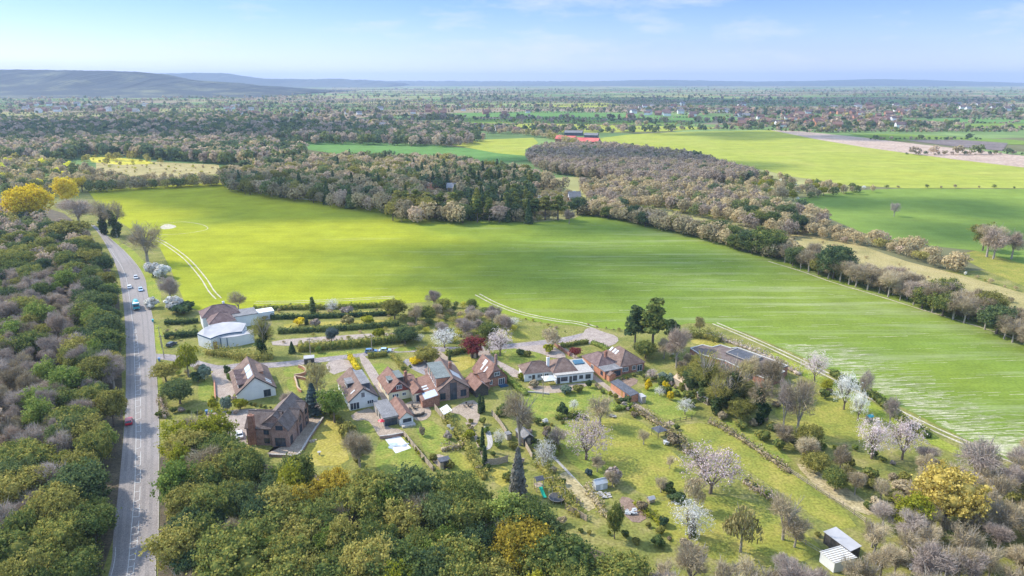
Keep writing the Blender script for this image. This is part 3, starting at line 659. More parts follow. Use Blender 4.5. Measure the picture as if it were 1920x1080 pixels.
# scrubby bare wood at the bottom right
wood('scrub', [(1205, 1250), (1212, 1070), (1290, 1050), (1400, 1052), (1490, 1062), (1560, 1078), (1640, 1035), (1610, 995), (1680, 955), (1760, 980), (1840, 955), (1880, 895), (1840, 865), (1960, 845), (2100, 900), (2100, 1250)],
     4.9, [(4, 'thicket', 'tan'), (4, 'bare', 'tan'), (3, 'bare', 'brown'), (2, 'thicket', 'mauve'), (2, 'shrub', 'olive'), (2, 'shrub', 'ever'), (.5, 'open', 'lime')], 6, 10, 3, 4.0)
# hedgerows and woods beyond the field
belt('hedgerow', [(1088, 392), (1140, 398), (1200, 410), (1300, 432), (1400, 457), (1480, 478), (1560, 505), (1640, 528), (1740, 560), (1840, 592), (1920, 622), (2050, 680)], 16, 5.4,
     [(6, 'thicket', 'tan'), (5, 'thicket', 'brown'), (1.6, 'ever', 'ever'), (.6, 'ever', 'dark'), (1, 'ever', 'olive'), (2, 'thicket', 'pinkish')], 8, 12.5, 5, 3)
belt('hedgerow', [(1500, 425), (1560, 440), (1640, 452), (1720, 472), (1800, 500)], 16, 7, [(4, 'thicket', 'tan'), (2, 'thicket', 'pinkish'), (3, 'thicket', 'brown'), (2, 'shrub', 'olive'), (2, 'shrub', 'tan')], 3.5, 10.5, 6, 3)
belt('hedgerow', [(1450, 440), (1530, 452), (1620, 478), (1720, 508), (1820, 540), (1920, 575)], 14, 13, [(3, 'shrub', 'tan'), (2, 'shrub', 'brown'), (1, 'shrub', 'olive')], 1, 3, 61, 1)
belt('hedgerow', [(1800, 508), (1860, 528), (1940, 550)], 5, 5, [(.5, 'shrub', 'white'), (3, 'shrub', 'tan'), (2, 'shrub', 'olive')], 1.2, 3, 7, 1)
belt('hedgebase', [(1090, 400), (1140, 404), (1200, 416), (1300, 438), (1400, 463), (1480, 485), (1560, 513), (1640, 537), (1740, 569), (1840, 602), (1920, 634), (2050, 692)], 4, 2.6, [(3, 'shrub', 'brown'), (3, 'shrub', 'olive'), (2, 'shrub', 'ever'), (2, 'shrub', 'tan')], 2, 4.6, 55, 1)
belt('hedgebase', [(1085, 386), (1000, 406), (860, 406), (745, 403), (700, 384), (600, 372), (500, 358), (420, 344)], 4, 4, [(3, 'shrub', 'brown'), (2, 'shrub', 'olive'), (2, 'shrub', 'ever')], 2, 4, 56, 1)
belt('hedgerow', [(168, 352), (250, 347), (330, 343), (408, 339)], 14, 8, [(4, 'ever', 'ever'), (2, 'ever', 'olive'), (3, 'thicket', 'tan'), (2, 'thicket', 'brown')], 8, 12, 8, 4)
wood('midwood', [(412, 340), (425, 318), (500, 300), (560, 294), (700, 292), (850, 298), (985, 318), (1060, 345), (1090, 365), (1085, 385), (1000, 400), (940, 396), (860, 400), (740, 398), (725, 384), (640, 374), (560, 362), (470, 352)], 8.6,
     [(4, 'thicket', 'tan'), (4, 'thicket', 'brown'), (2.5, 'thicket', 'pinkish'), (3.4, 'ever', 'ever'), (1.6, 'ever', 'dark'), (2, 'open', 'olive'), (1, 'conifer', 'dark')], 10, 16, 9, 7.5,
     zones=[([(760, 320), (960, 318), (1000, 340), (1000, 402), (860, 402), (830, 350)], [(4, 'conifer', 'dark'), (3, 'ever', 'dark'), (3, 'thicket', 'brown'), (2, 'pine', 'ever')]), ([(996, 346), (1110, 348), (1112, 402), (996, 400)], [(2, 'shrub', 'brown'), (1, 'shrub', 'olive')]), ([(790, 346), (856, 344), (860, 372), (790, 372)], [(2, 'shrub', 'brown'), (1, 'shrub', 'ever')])])
wood('purplewood', [(990, 288), (1020, 272), (1150, 272), (1300, 290), (1420, 322), (1400, 332), (1250, 334), (1090, 324), (1010, 308)], 8.4, [(6, 'thicket', 'mauve'), (2, 'thicket', 'brown'), (.5, 'ever', 'dark')], 11, 14, 10, 7)
wood('midwood', [(1090, 345), (1140, 335), (1230, 332), (1330, 342), (1400, 362), (1540, 396), (1552, 418), (1470, 430), (1350, 402), (1240, 380), (1180, 382), (1120, 385)], 8.8,
     [(5, 'thicket', 'tan'), (4, 'thicket', 'mauve'), (3, 'thicket', 'brown'), (1.4, 'ever', 'ever'), (.8, 'ever', 'dark')], 9, 13, 12, 6)
wood('midwood', [(1330, 345), (1420, 325), (1560, 345), (1640, 352), (1560, 362), (1480, 372), (1400, 362)], 10, [(3, 'thicket', 'tan'), (2, 'thicket', 'brown'), (2, 'ever', 'ever'), (1, 'shrub', 'white'), (1, 'open', 'lime')], 6, 10, 13, 4)
belt('hedgerow', [(1560, 352), (1640, 351), (1700, 350), (1760, 351), (1850, 350), (1920, 352)], 4, 16, [(2, 'shrub', 'brown'), (2, 'shrub', 'ever'), (1, 'shrub', 'white')], 2, 4, 14, 1)
wood('leftwood', [(0, 262), (170, 255), (330, 252), (500, 262), (560, 268), (575, 285), (520, 298), (420, 297), (300, 288), (170, 280), (100, 292), (0, 290), (-80, 280), (-80, 262)], 11, [(4, 'ever', 'dark'), (3, 'ever', 'ever'), (3, 'thicket', 'mauve'), (2, 'thicket', 'pinkish'), (1, 'thicket', 'tan')], 13, 18, 15, 8)
wood('leftwood', [(-120, 232), (0, 222), (200, 226), (330, 214), (560, 228), (700, 240), (880, 236), (905, 255), (860, 266), (700, 262), (560, 260), (330, 252), (0, 262), (-120, 260)], 15, [(5, 'ever', 'dark'), (3, 'ever', 'ever'), (3, 'thicket', 'mauve'), (1, 'thicket', 'pinkish')], 13, 19, 16, 8)
wood('leftlane', [(-80, 300), (0, 292), (100, 300), (180, 320), (172, 348), (140, 352), (60, 360), (0, 362), (-80, 360)], 12, [(4, 'thicket', 'tan'), (2, 'thicket', 'brown'), (2, 'open', 'olive'), (2, 'ever', 'ever'), (1, 'open', 'gold')], 8, 13, 17, 5)
wood('leftlane', [(180, 318), (240, 332), (400, 330), (405, 340), (250, 345), (175, 350)], 9, [(4, 'thicket', 'tan'), (3, 'thicket', 'brown'), (2, 'ever', 'ever')], 6, 10, 18, 4)
belt('hedgerow', [(1030, 252), (1060, 262), (1100, 270)], 10, 10, [(3, 'thicket', 'tan'), (1, 'open', 'olive')], 8, 12, 20, 4)
belt('hedgerow', [(925, 246), (980, 249), (1030, 256), (1075, 268)], 10, 10, [(3, 'thicket', 'tan'), (1, 'open', 'olive')], 9, 13, 21, 4)
# far plain: belts and clumps in the open country, thinning with distance
rr = random.Random(77)
def farclump(px, py, n, sx, sy, mix, hm=(9, 15)):
    x, y, _ = G(px, py)
    for _ in range(n):
        q = (x + rr.gauss(0, sx), y + rr.gauss(0, sy)); _, k, lm = mixpick(rr, mix); h = rr.uniform(*hm)
        if any(inside(q, fp) for fp in FARF): continue
        AUTO.append((math.hypot(*q), k, q[0], q[1], h * rr.uniform(.8, 1.3), h, lm, 'plain'))
FARF = [[G(*p)[:2] for p in poly] for poly in (
    [(1100, 262), (1280, 246), (1450, 243), (1500, 245), (1920, 291), (2200, 322), (2200, 360), (1700, 353), (1480, 330), (1350, 300)],
    [(850, 209), (1130, 211), (1560, 227), (1400, 227), (1000, 223), (850, 218)], [(860, 222), (1300, 229), (1380, 239), (1250, 247), (1000, 244), (880, 236)],
    [(20, 184), (60, 175), (330, 180), (300, 185)], [(235, 176), (300, 168), (480, 172), (640, 176), (460, 182)], [(1590, 250), (1700, 251), (2000, 272), (1800, 284), (1690, 270)], [(1720, 224), (2100, 226), (2100, 244), (1760, 238)])]
PM = [(4, 'ever', 'dark'), (3, 'ever', 'ever'), (4, 'thicket', 'mauve'), (3, 'thicket', 'brown'), (1.5, 'thicket', 'pinkish'), (.6, 'open', 'olive')]
for i in range(300):
    py = 152 + 92 * rr.random() ** 1.15 + 8; px = rr.uniform(-100, 2020); _, y, t = G(px, py)
    if y > 9000: continue
    k = t / F; far = y > 2600
    farclump(px, py, 16 if not far else 12, rr.choice((30, 80, 130)) * k, rr.uniform(.3, .8) * (14 if not far else 22), PM, (9, 16) if y < 4000 else (10, 17))
for i in range(320):        # hedges along field edges
    py = 168 + 80 * rr.random(); px = rr.uniform(-50, 1970); x, y, t = G(px, py); l = rr.uniform(60, 420) * t / F; sl = rr.uniform(-.12, .12)
    for j in range(int(l / 9)):
        q = (x + j * 9 - l / 2, y + (j * 9 - l / 2) * sl); _, k, lm = mixpick(rr, PM)
        if any(inside(q, fp) for fp in FARF): continue
        h = rr.uniform(3, 7); AUTO.append((math.hypot(*q), k, q[0], q[1], h * 1.4, h, lm, 'plain'))
for px, py, l, in ((1100, 222, 420), (1180, 230, 500), (1120, 236, 420), (1040, 212, 300), (1200, 243, 400), (960, 226, 260), (1500, 246, 120), (1740, 262, 220), (1640, 248, 260), (1800, 232, 240), (1840, 244, 200), (1820, 290, 240)):
    x, y, t = G(px, py); l = l * t / F
    for j in range(int(l / 8)):
        q = (x + j * 8 - l / 2, y + rr.uniform(-3, 3) + (j * 8 - l / 2) * .03); _, k, lm = mixpick(rr, PM); h = rr.uniform(3, 6) if rr.random() < .8 else rr.uniform(8, 13)
        AUTO.append((math.hypot(*q), k, q[0], q[1], h * 1.3, h, lm, 'plain'))

LAB = {
 ('front', 'ever'): ('dense dark green evergreen in the wood below the gardens', 'evergreens in the wood below the gardens'),
 ('front', 'open'): ('bright spring green tree among the evergreens below the gardens', 'spring green trees in the wood below the gardens'),
 ('front', 'thicket'): ('bare twiggy tree at the right end of the evergreen wood', 'bare trees in the wood below the gardens'),
 ('road', 'ever'): ('dark green evergreen in the wood left of the main road', 'evergreens in the wood left of the main road'),
 ('road', 'thicket'): ('bare mauve-brown tree in the wood left of the main road', 'bare trees in the wood left of the main road'),
 ('road', 'open'): ('pale green tree among bare trees left of the main road', 'pale green trees left of the main road'),
 ('scrub', 'thicket'): ('dense bare tree in the scrub around the tin sheds', 'dense bare trees by the tin sheds'),
 ('scrub', 'bare'): ('open bare tree with pale limbs in the scrub by the tin sheds', 'open bare trees by the tin sheds'),
 ('scrub', 'shrub'): ('green bush under the bare trees by the tin sheds', 'bushes by the tin sheds'),
 ('scrub', 'open'): ('yellow-green tree among the bare scrub by the tin sheds', 'yellow-green trees by the tin sheds'),
 ('hedgerow', 'thicket'): ('bare tan tree in a hedgerow between the fields', 'bare trees in the field hedgerows'),
 ('hedgerow', 'ever'): ('dark evergreen bush tree in a hedgerow between the fields', 'evergreens in the field hedgerows'),
 ('hedgerow', 'shrub'): ('low bush along a field edge beyond the hedgerow', 'low bushes along the field edges'),
 ('hedgerow', 'open'): ('olive tree in the row beside the red roofed barns', 'olive trees beside the barns'),
 ('midwood', 'thicket'): ('bare tree in the mixed wood at the far side of the crop field', 'bare trees in the wood beyond the field'),
 ('midwood', 'ever'): ('dark evergreen in the mixed wood at the far side of the crop field', 'evergreens in the wood beyond the field'),
 ('midwood', 'conifer'): ('pointed dark conifer in the wood beyond the crop field', 'conifers in the wood beyond the field'),
 ('midwood', 'pine'): ('dark pine in the wood beyond the crop field', 'pines in the wood beyond the field'),
 ('midwood', 'open'): ('olive green tree in the wood beyond the crop field', 'olive trees in the wood beyond the field'),
 ('midwood', 'shrub'): ('pale bush at the edge of the far bare wood', 'pale bushes at the far wood edge'),
 ('leftlane', 'thicket'): ('bare tan tree on the lane at the top left of the crop field', 'bare trees along the far lane'),
 ('leftlane', 'ever'): ('dark evergreen on the lane at the top left of the crop field', 'evergreens along the far lane'),
 ('leftlane', 'open'): ('yellowish spring tree on the lane at the top left of the crop field', 'spring trees along the far lane'),
 ('purplewood', 'thicket'): ('bare purple-brown tree in the wood below the red barns', 'bare trees in the purple wood'),
}
CAP = dict(ever=288, thicket=240, open=120, shrub=70, conifer=60, pine=30, bare=40)
COLW = dict(ever='dark green', dark='deep blackish green', olive='olive green', fresh='bright green', lime='yellow-green', mauve='mauve-brown', brown='brown', pinkish='pale pinkish', tan='tan', white='white', gold='yellow', grey='silvery', amber='golden amber', budding='olive-gold')
DROP = {'dark', 'green', 'bright', 'spring', 'pale', 'yellow-green', 'olive', 'mauve-brown', 'purple-brown', 'purplish', 'yellowish', 'tan', 'lime'}
def tint(lab, lm):
    w_ = lab.split(); i = next((k for k, x in enumerate(w_) if x in ('evergreen', 'tree', 'bush', 'conifer', 'pine', 'thicket')), 0)
    return ' '.join([COLW.get(lm, '')] + [x for x in w_[:i] if x not in DROP] + w_[i:]).strip()
def grow_woods():
    AUTO.sort(key=lambda a: a[0]); n = {}; rest = []
    for a in AUTO:
        d, k, x, y, wd, h, lm, reg = a; kk = k
        # is any of it in front of the camera?
        f = y * math.cos(PITCH) + (H - h) * math.sin(PITCH)
        vis = f > 1 and abs(x) / f < 960 / F + .02 and ((H - h) * math.cos(PITCH) - y * math.sin(PITCH)) / f < 540 / F + .03
        if vis and n.get(kk, 0) < CAP.get(kk, 0) and (reg, k) in LAB and d < 900:
            n[kk] = n.get(kk, 0) + 1; lab, grp = LAB[(reg, k)]
            plant(k, x, y, wd, h, tint(lab, lm), lm, grp)
        elif d > 75: rest.append(a)
    return n, rest
def mass(name, trees, label, cat):
    keys = sorted({a[6] for a in trees}); nr = np.random.default_rng(3); Ps = []; Qs = []
    for d, k, x, y, wd, h, lm, reg in trees:
        lod = 520 if d < 520 else 340 if d < 780 else 110 if d < 1300 else 26 if d < 3000 else 13
        r = wd / 2
        nl = 5 if d < 1300 else 2
        a = nr.uniform(0, 6.28, nl); q = nr.uniform(.2, .5, nl) * r
        lb = np.stack([q * np.cos(a), q * np.sin(a), h * nr.uniform(.38, .66, nl), r * nr.uniform(.5, .72, nl), r * nr.uniform(.5, .72, nl), h * nr.uniform(.28, .36, nl)], 1)
        if k in ('conifer',): lb[:, 2] = h * .35; lb[:, 0:2] *= .2; lb[:, 5] = h * .62; lb[:, 3:5] *= .62
        i = nr.integers(0, nl, lod); dd = rdir(nr, lod); dd[:, 2] = np.abs(dd[:, 2]) * np.where(nr.uniform(size=lod) < .3, -1, 1)
        c = lb[i, :3] + dd * lb[i, 3:] * nr.uniform(.75, 1.08, lod)[:, None]
        size = 1.12 * math.sqrt(4 * math.pi * r * h * .4 / lod) * .5
        P = leaf_quads(nr, c, dd, size, .75, .8)
        P += np.array([x, y, 0]); P[:, :, 2] = np.maximum(P[:, :, 2], .05); Ps.append(P); Qs.append(np.full(lod, keys.index(lm)))
    P = np.concatenate(Ps); Q = np.concatenate(Qs)
    return tag(link(name, soup(name, P, Q, None, [FARM.get(k, M[k]) for k in keys])), label, cat, kind='stuff')

# ------------------------------------------------------------------ buildings
M['white_wall'] = plain('white_render', (.60, .61, .62), (.72, .72, .71), .4, .8)
M['cream_wall'] = plain('cream_render', (.60, .52, .36), (.70, .62, .46), .4, .8)
M['brick'] = plain('red_brick', (.22, .10, .07), (.38, .20, .14), 1.2, .9, scale2=4)
M['old_brick'] = plain('old_brick', (.20, .115, .095), (.34, .22, .18), .9, .9, scale2=4, c3=(.27, .20, .19))
M['orange_brick'] = plain('orange_brick', (.40, .17, .10), (.52, .26, .16), 1.2, .9, scale2=4)
def tile_mat(name, c1, c2, c3):
    m = plain(name, c1, c2, .7, .9, 6, c3=c3, scale2=5, bump=.5); return m
M['tile_brown'] = tile_mat('brown_tiles', (.115, .075, .062), (.17, .115, .095), (.235, .17, .14))
M['tile_red'] = tile_mat('red_brown_tiles', (.14, .075, .058), (.20, .115, .09), (.265, .165, .13))
M['tile_plum'] = tile_mat('plum_tiles', (.105, .068, .066), (.16, .108, .102), (.215, .155, .14))
M['tile_grey'] = tile_mat('grey_tiles', (.10, .073, .064), (.155, .118, .104), (.215, .17, .15))
M['tile_tan'] = tile_mat('tan_tiles', (.32, .22, .14), (.42, .31, .21), (.5, .39, .28))
M['felt'] = plain('grey_felt', (.15, .148, .155), (.23, .225, .23), .5, .85, scale2=3)
M['felt_dark'] = plain('dark_felt', (.06, .066, .08), (.11, .115, .135), .5, .8, scale2=3)
M['felt_green'] = plain('green_grey_felt', (.12, .14, .135), (.18, .20, .195), .5, .85, scale2=3)
M['metal'] = plain('pale_metal', (.33, .325, .335), (.43, .42, .43), .3, .75)
M['glass'] = plain('window_glass', (.02, .03, .045), (.06, .08, .11), .5, .12, spec=.6)
M['skyglass'] = plain('roof_glass', (.40, .42, .44), (.50, .52, .54), 1, .35, spec=.6)
M['blueglass'] = plain('blue_glass', (.03, .10, .16), (.06, .16, .24), 1, .15, spec=.6)
M['panel'] = plain('solar_panel', (.36, .42, .52), (.46, .52, .62), 1.5, .2, spec=.6)
M['upvc'] = plain('white_frame', (.74, .74, .74), (.8, .8, .8), 1, .5)
M['dark_frame'] = plain('dark_frame', (.05, .05, .055), (.08, .08, .085), 1, .6)
M['tilehung'] = plain('red_tile_hanging', (.20, .055, .045), (.28, .085, .065), 1.5, .9, scale2=5)
M['timber'] = plain('weathered_timber', (.28, .22, .16), (.42, .35, .27), 2, .9, scale2=6)
M['dark_timber'] = plain('dark_timber', (.05, .045, .04), (.10, .09, .08), 2, .9)
M['wood_door'] = plain('oak_door', (.30, .16, .06), (.42, .24, .10), 2, .7)
M['blue_trim'] = plain('navy_trim', (.02, .06, .12), (.03, .09, .16), 2, .5)
M['concrete'] = plain('concrete', (.32, .30, .275), (.43, .40, .37), 1, .9, scale2=4)
M['canvas'] = plain('white_canvas', (.52, .52, .50), (.62, .61, .59), 1, .8)
M['barn_red'] = plain('red_barn_roof', (.50, .10, .09), (.60, .16, .13), .1, .8)

def house(name, label, cat, px, py, ang, z=0.0, du=0.0, dv=0.0, group=None):
    x, y, _ = G(px, py, z); a = R(ang)
    return empty(name, (x + du * math.cos(a) - dv * math.sin(a), y + du * math.sin(a) + dv * math.cos(a), 0), a, label, cat, group)
def vol(root, x0, y0, x1, y1, eave, ridge, rt, wm, rm, oh=.35, half=0.0, th=.17, z0=0.0, roofname='roof', wallname='wall'):
    """one wing: walls and roof as two parts"""
    W = MB(); T = MB(); wl = None
    if rt in ('gy', 'gx'):
        sw = (lambda p: (p[1], p[0], p[2])) if rt == 'gx' else (lambda p: p)
        a0, a1, b0, b1 = (x0, x1, y0, y1) if rt == 'gy' else (y0, y1, x0, x1)
        m = (a0 + a1) / 2; s = (ridge - eave) / (m - a0)
        e0 = a0 - oh; ez = eave - oh * s + .19; rz = ridge + .19; f = b0 - oh; g = b1 + oh
        prof = [(a0, z0), (a1, z0), (a1, eave), (m, ridge), (a0, eave)]
        if half:                      # clipped front gable
            hw = (m - a0) * half; hz = ridge - s * hw; b = b0 + hw * .9
            v = [sw((p[0], b0, p[1])) for p in [(a0, z0), (a1, z0), (a1, eave), (m + hw, hz), (m - hw, hz), (a0, eave)]]
            v += [sw((p[0], b1, p[1])) for p in prof] + [sw((m, b, ridge))]
            W.add(v, [(0, 1, 2, 3, 4, 5), (10, 9, 8, 7, 6), (1, 0, 6, 7), (2, 1, 7, 8), (0, 5, 10, 6)])
            hz2 = hz + .19
            T.slab([sw(p) for p in [(e0, f, ez), (m - hw, f, hz2), (m, b, rz), (m, g, rz), (e0, g, ez)]], th)
            T.slab([sw(p) for p in [(2 * m - e0, g, ez), (m, g, rz), (m, b, rz), (m + hw, f, hz2), (2 * m - e0, f, ez)]], th)
            T.slab([sw(p) for p in [(m - hw, f, hz2), (m + hw, f, hz2), (m, b, rz)]], th)
        else:
            v = [sw((p[0], b0, p[1])) for p in prof] + [sw((p[0], b1, p[1])) for p in prof]
            W.add(v, [(0, 1, 2, 3, 4), (9, 8, 7, 6, 5), (1, 0, 5, 6), (2, 1, 6, 7), (0, 4, 9, 5)])
            T.slab([sw(p) for p in [(e0, f, ez), (m, f, rz), (m, g, rz), (e0, g, ez)]], th)
            T.slab([sw(p) for p in [(2 * m - e0, g, ez), (m, g, rz), (m, f, rz), (2 * m - e0, f, ez)]], th)
            # ridge tiles
            a, b = sw((m, f, rz + .03)), sw((m, g, rz + .03)); T.tube(a, b, .11, .11, 6)
    elif rt == 'hip':
        W.box(x0, y0, z0, x1, y1, eave); a, b, c, d = x0 - oh, y0 - oh, x1 + oh, y1 + oh
        ez = eave + .05; lx, ly = c - a, d - b; i = min(lx, ly) / 2 * .98
        r0, r1 = ((a + i, (b + d) / 2, ridge), (c - i, (b + d) / 2, ridge)) if lx >= ly else (((a + c) / 2, b + i, ridge), ((a + c) / 2, d - i, ridge))
        v = [(a, b, ez), (c, b, ez), (c, d, ez), (a, d, ez), r0, r1]
        if lx >= ly: fs = [(0, 1, 5, 4), (1, 2, 5), (2, 3, 4, 5), (3, 0, 4)]
        else: fs = [(0, 1, 4), (1, 2, 5, 4), (2, 3, 5), (3, 0, 4, 5)]
        T.add(v, fs + [(3, 2, 1, 0)])
        for p, q in ((0, 4), (1, 5 if lx >= ly else 4), (2, 5), (3, 4 if lx >= ly else 5), (4, 5)): T.tube(v[p], v[q], .10, .10, 5)
    elif rt == 'flat':
        W.box(x0, y0, z0, x1, y1, eave); T.box(x0 - oh * .5, y0 - oh * .5, eave + .003, x1 + oh * .5, y1 + oh * .5, eave + .25)
    elif rt == 'mono':                # falls towards -x
        W.add([(x0, y0, z0), (x1, y0, z0), (x1, y0, ridge), (x0, y0, eave), (x0, y1, z0), (x1, y1, z0), (x1, y1, ridge), (x0, y1, eave)], [(0, 1, 2, 3), (5, 4, 7, 6), (4, 0, 3, 7), (1, 5, 6, 2), (3, 2, 6, 7)])
        T.slab([(x0 - oh, y0 - oh, eave + .05), (x1, y0 - oh, ridge + .18), (x1, y1 + oh, ridge + .18), (x0 - oh, y1 + oh, eave + .05)], th)
    W.build(wallname, M[wm], root); r = T.build(roofname, M[rm], root)
    return dict(x0=x0, x1=x1, y0=y0, y1=y1, e=eave, r=ridge, rt=rt, roof=r, root=root)
def onroof(v, side, along, t, lift=.24):
    """point on a pitched roof: t runs from eaves 0 to ridge 1"""
    if v['rt'] == 'mono': return (v['x0'] + (v['x1'] - v['x0']) * t, along, v['e'] + (v['r'] - v['e']) * t + lift)
    z = v['e'] + (v['r'] - v['e']) * t + lift
    if v['rt'] == 'gy' or (v['rt'] == 'hip' and side in 'lr'):
        m = (v['x0'] + v['x1']) / 2; x = v['x0'] + (m - v['x0']) * t if side == 'l' else v['x1'] - (v['x1'] - m) * t
        return (x, along, z)
    m = (v['y0'] + v['y1']) / 2; y = v['y0'] + (m - v['y0']) * t if side == 'f' else v['y1'] - (v['y1'] - m) * t
    return (along, y, z)
def skylight(v, side, a0, a1, t0, t1, mat='skyglass', name='skylight'):
    p = [onroof(v, side, a0, t0), onroof(v, side, a1, t0), onroof(v, side, a1, t1), onroof(v, side, a0, t1)]
    if side in 'lb': p = p[::-1]
    MB().slab(p, .10).build(name, M[mat], v['root'])
def win(root, side, a, z, w, h, at, fm='upvc', bars=1, name='window', gm='glass'):
    """window centred at a along the wall plane `at`, sill height z"""
    def P(u, o, zz):
        return {'f': (u, at - o, zz), 'b': (u, at + o, zz), 'l': (at - o, u, zz), 'r': (at + o, u, zz)}[side]
    def bx(mb, u0, u1, z0, z1, o0, o1):
        p, q = P(u0, o0, z0), P(u1, o1, z1); mb.box(min(p[0], q[0]), min(p[1], q[1]), z0, max(p[0], q[0]), max(p[1], q[1]), z1)
    f = MB(); k = .09
    bx(f, a - w / 2 - k, a + w / 2 + k, z - k, z, -.02, .08); bx(f, a - w / 2 - k, a + w / 2 + k, z + h, z + h + k, -.02, .06)
    bx(f, a - w / 2 - k, a - w / 2, z, z + h, -.02, .06); bx(f, a + w / 2, a + w / 2 + k, z, z + h, -.02, .06)
    for i in range(bars):
        u = a - w / 2 + w * (i + 1) / (bars + 1); bx(f, u - .045, u + .045, z, z + h, -.02, .055)
    o = f.build(name, M[fm], root); g = MB(); bx(g, a - w / 2, a + w / 2, z, z + h, -.02, .025); g.build('pane', M[gm], o); return o
def door(root, side, a, w, h, at, mat='wood_door'):
    def P(u, o, zz): return {'f': (u, at - o, zz), 'b': (u, at + o, zz), 'l': (at - o, u, zz), 'r': (at + o, u, zz)}[side]
    m = MB(); p, q = P(a - w / 2, -.02, .05), P(a + w / 2, .05, h); m.box(min(p[0], q[0]), min(p[1], q[1]), .05, max(p[0], q[0]), max(p[1], q[1]), h)
    o = m.build('door', M[mat], root); k = MB(); c = P(a + w * .35, .08, h * .5); k.ball(c, (.05, .05, .05), 6, 4); k.build('handle', M['metal'], o); return o
def dormer(v, side, a0, a1, t0, top, wm, rm, wins=1, pitched=False, fm='upvc'):
    """box dormer standing on the slope from t0 up to the ridge"""
    x = onroof(v, side, a0, t0, 0); m = (v['x0'] + v['x1']) / 2; s = -1 if side == 'l' else 1
    W = MB(); xa, xb = sorted((x[0], m + s * .1)); W.box(xa, a0, x[2] - .5, xb, a1, top)
    d = W.build('dormer', M[wm], v['root']); T = MB()
    if pitched:
        c = (a0 + a1) / 2; o = x[0] + s * .25
        for p in ([(o, a0 - .25, top - .1), (o, c, top + (a1 - a0) * .33), (m, c, top + (a1 - a0) * .33), (m, a0 - .25, top - .1)], [(o, c, top + (a1 - a0) * .33), (o, a1 + .25, top - .1), (m, a1 + .25, top - .1), (m, c, top + (a1 - a0) * .33)]):
            T.slab(p if s < 0 else p[::-1], .12)
    else:
        p0, p1 = sorted((x[0] + s * .2, m)); T.box(p0, a0 - .2, top + .003, p1, a1 + .2, top + .2)
    T.build('dormer_roof', M[rm], d)
    for i in range(wins):
        c = a0 + (a1 - a0) * (i + .5) / wins; w = (a1 - a0) / wins * .68
        f = win(v['root'], side, c, x[2] + .35, w, max(.4, top - x[2] - .55), x[0], fm, 1); f.parent = d
    return d
def chimney(root, x, y, z0, z1, w=.8, d=.6, mat='brick', pots=2):
    m = MB(); m.box(x - w / 2, y - d / 2, z0, x + w / 2, y + d / 2, z1); m.box(x - w / 2 - .08, y - d / 2 - .08, z1 - .3, x + w / 2 + .08, y + d / 2 + .08, z1 - .12)
    c = m.build('chimney', M[mat], root)
    for i in range(pots):
        q = MB(); px_ = x + (i - (pots - 1) / 2) * .36; q.tube((px_, y, z1), (px_, y, z1 + .42), .12, .10, 7); q.build('chimney_pot', M['orange_brick'], c)
def gablepanel(root, x0, x1, y, z0, zr, mat, name='gable_panel', proud=.12):
    m = (x0 + x1) / 2
    MB().xprism([(x0, z0), (x1, z0), (m, zr)], y - proud, y - .003, 0).build(name, M[mat], root)
def barge(root, x0, x1, y, e, r, mat, w=.22, oh=.35):
    m = (x0 + x1) / 2; s = (r - e) / (m - x0); b = MB()
    for sg in (-1, 1):
        a = (m + sg * (m - x0 + oh), e - oh * s + .2); c = (m, r + .2)
        b.xprism([(a[0], a[1] - w - .17), (c[0], c[1] - w - .17), (c[0], c[1] + .02), (a[0], a[1] + .02)], y - oh - .06, y - oh - .003)
    b.build('bargeboard', M[mat], root)

# 1 white gabled chalet house by the main road
h = house('chalet_house', 'chalet house with a blank white gable, three small dormers and solar panels', 'house', 466, 751, 27, du=-3.0)
v = vol(h, 0, 0, 10.8, 17, 2.7, 7.0, 'gy', 'white_wall', 'tile_brown'); barge(h, 0, 10.8, 0, 2.7, 7.0, 'dark_frame')
for a in (1.6, 5.6, 9.8): dormer(v, 'l', a, a + 2.6, .16, 5.0, 'dark_timber', 'tile_plum', 1, True)
skylight(v, 'l', 2.2, 6.6, .68, .95, 'panel', 'solar_panel'); skylight(v, 'l', 7.0, 11, .68, .95, 'panel', 'solar_panel')
dormer(v, 'r', 6.5, 13, .42, 5.6, 'orange_brick', 'tile_brown', 3); skylight(v, 'r', 1.2, 2.2, .12, .42); skylight(v, 'r', 2.8, 3.8, .12, .42)
win(h, 'l', 5, .9, 1.6, 1.2, 0, bars=2); win(h, 'l', 9, .9, 1.6, 1.2, 0, bars=2); door(h, 'l', 12, 1, 2.1, 0); win(h, 'f', 8.4, .3, 1.8, 2.0, 0, 'dark_frame', 1)
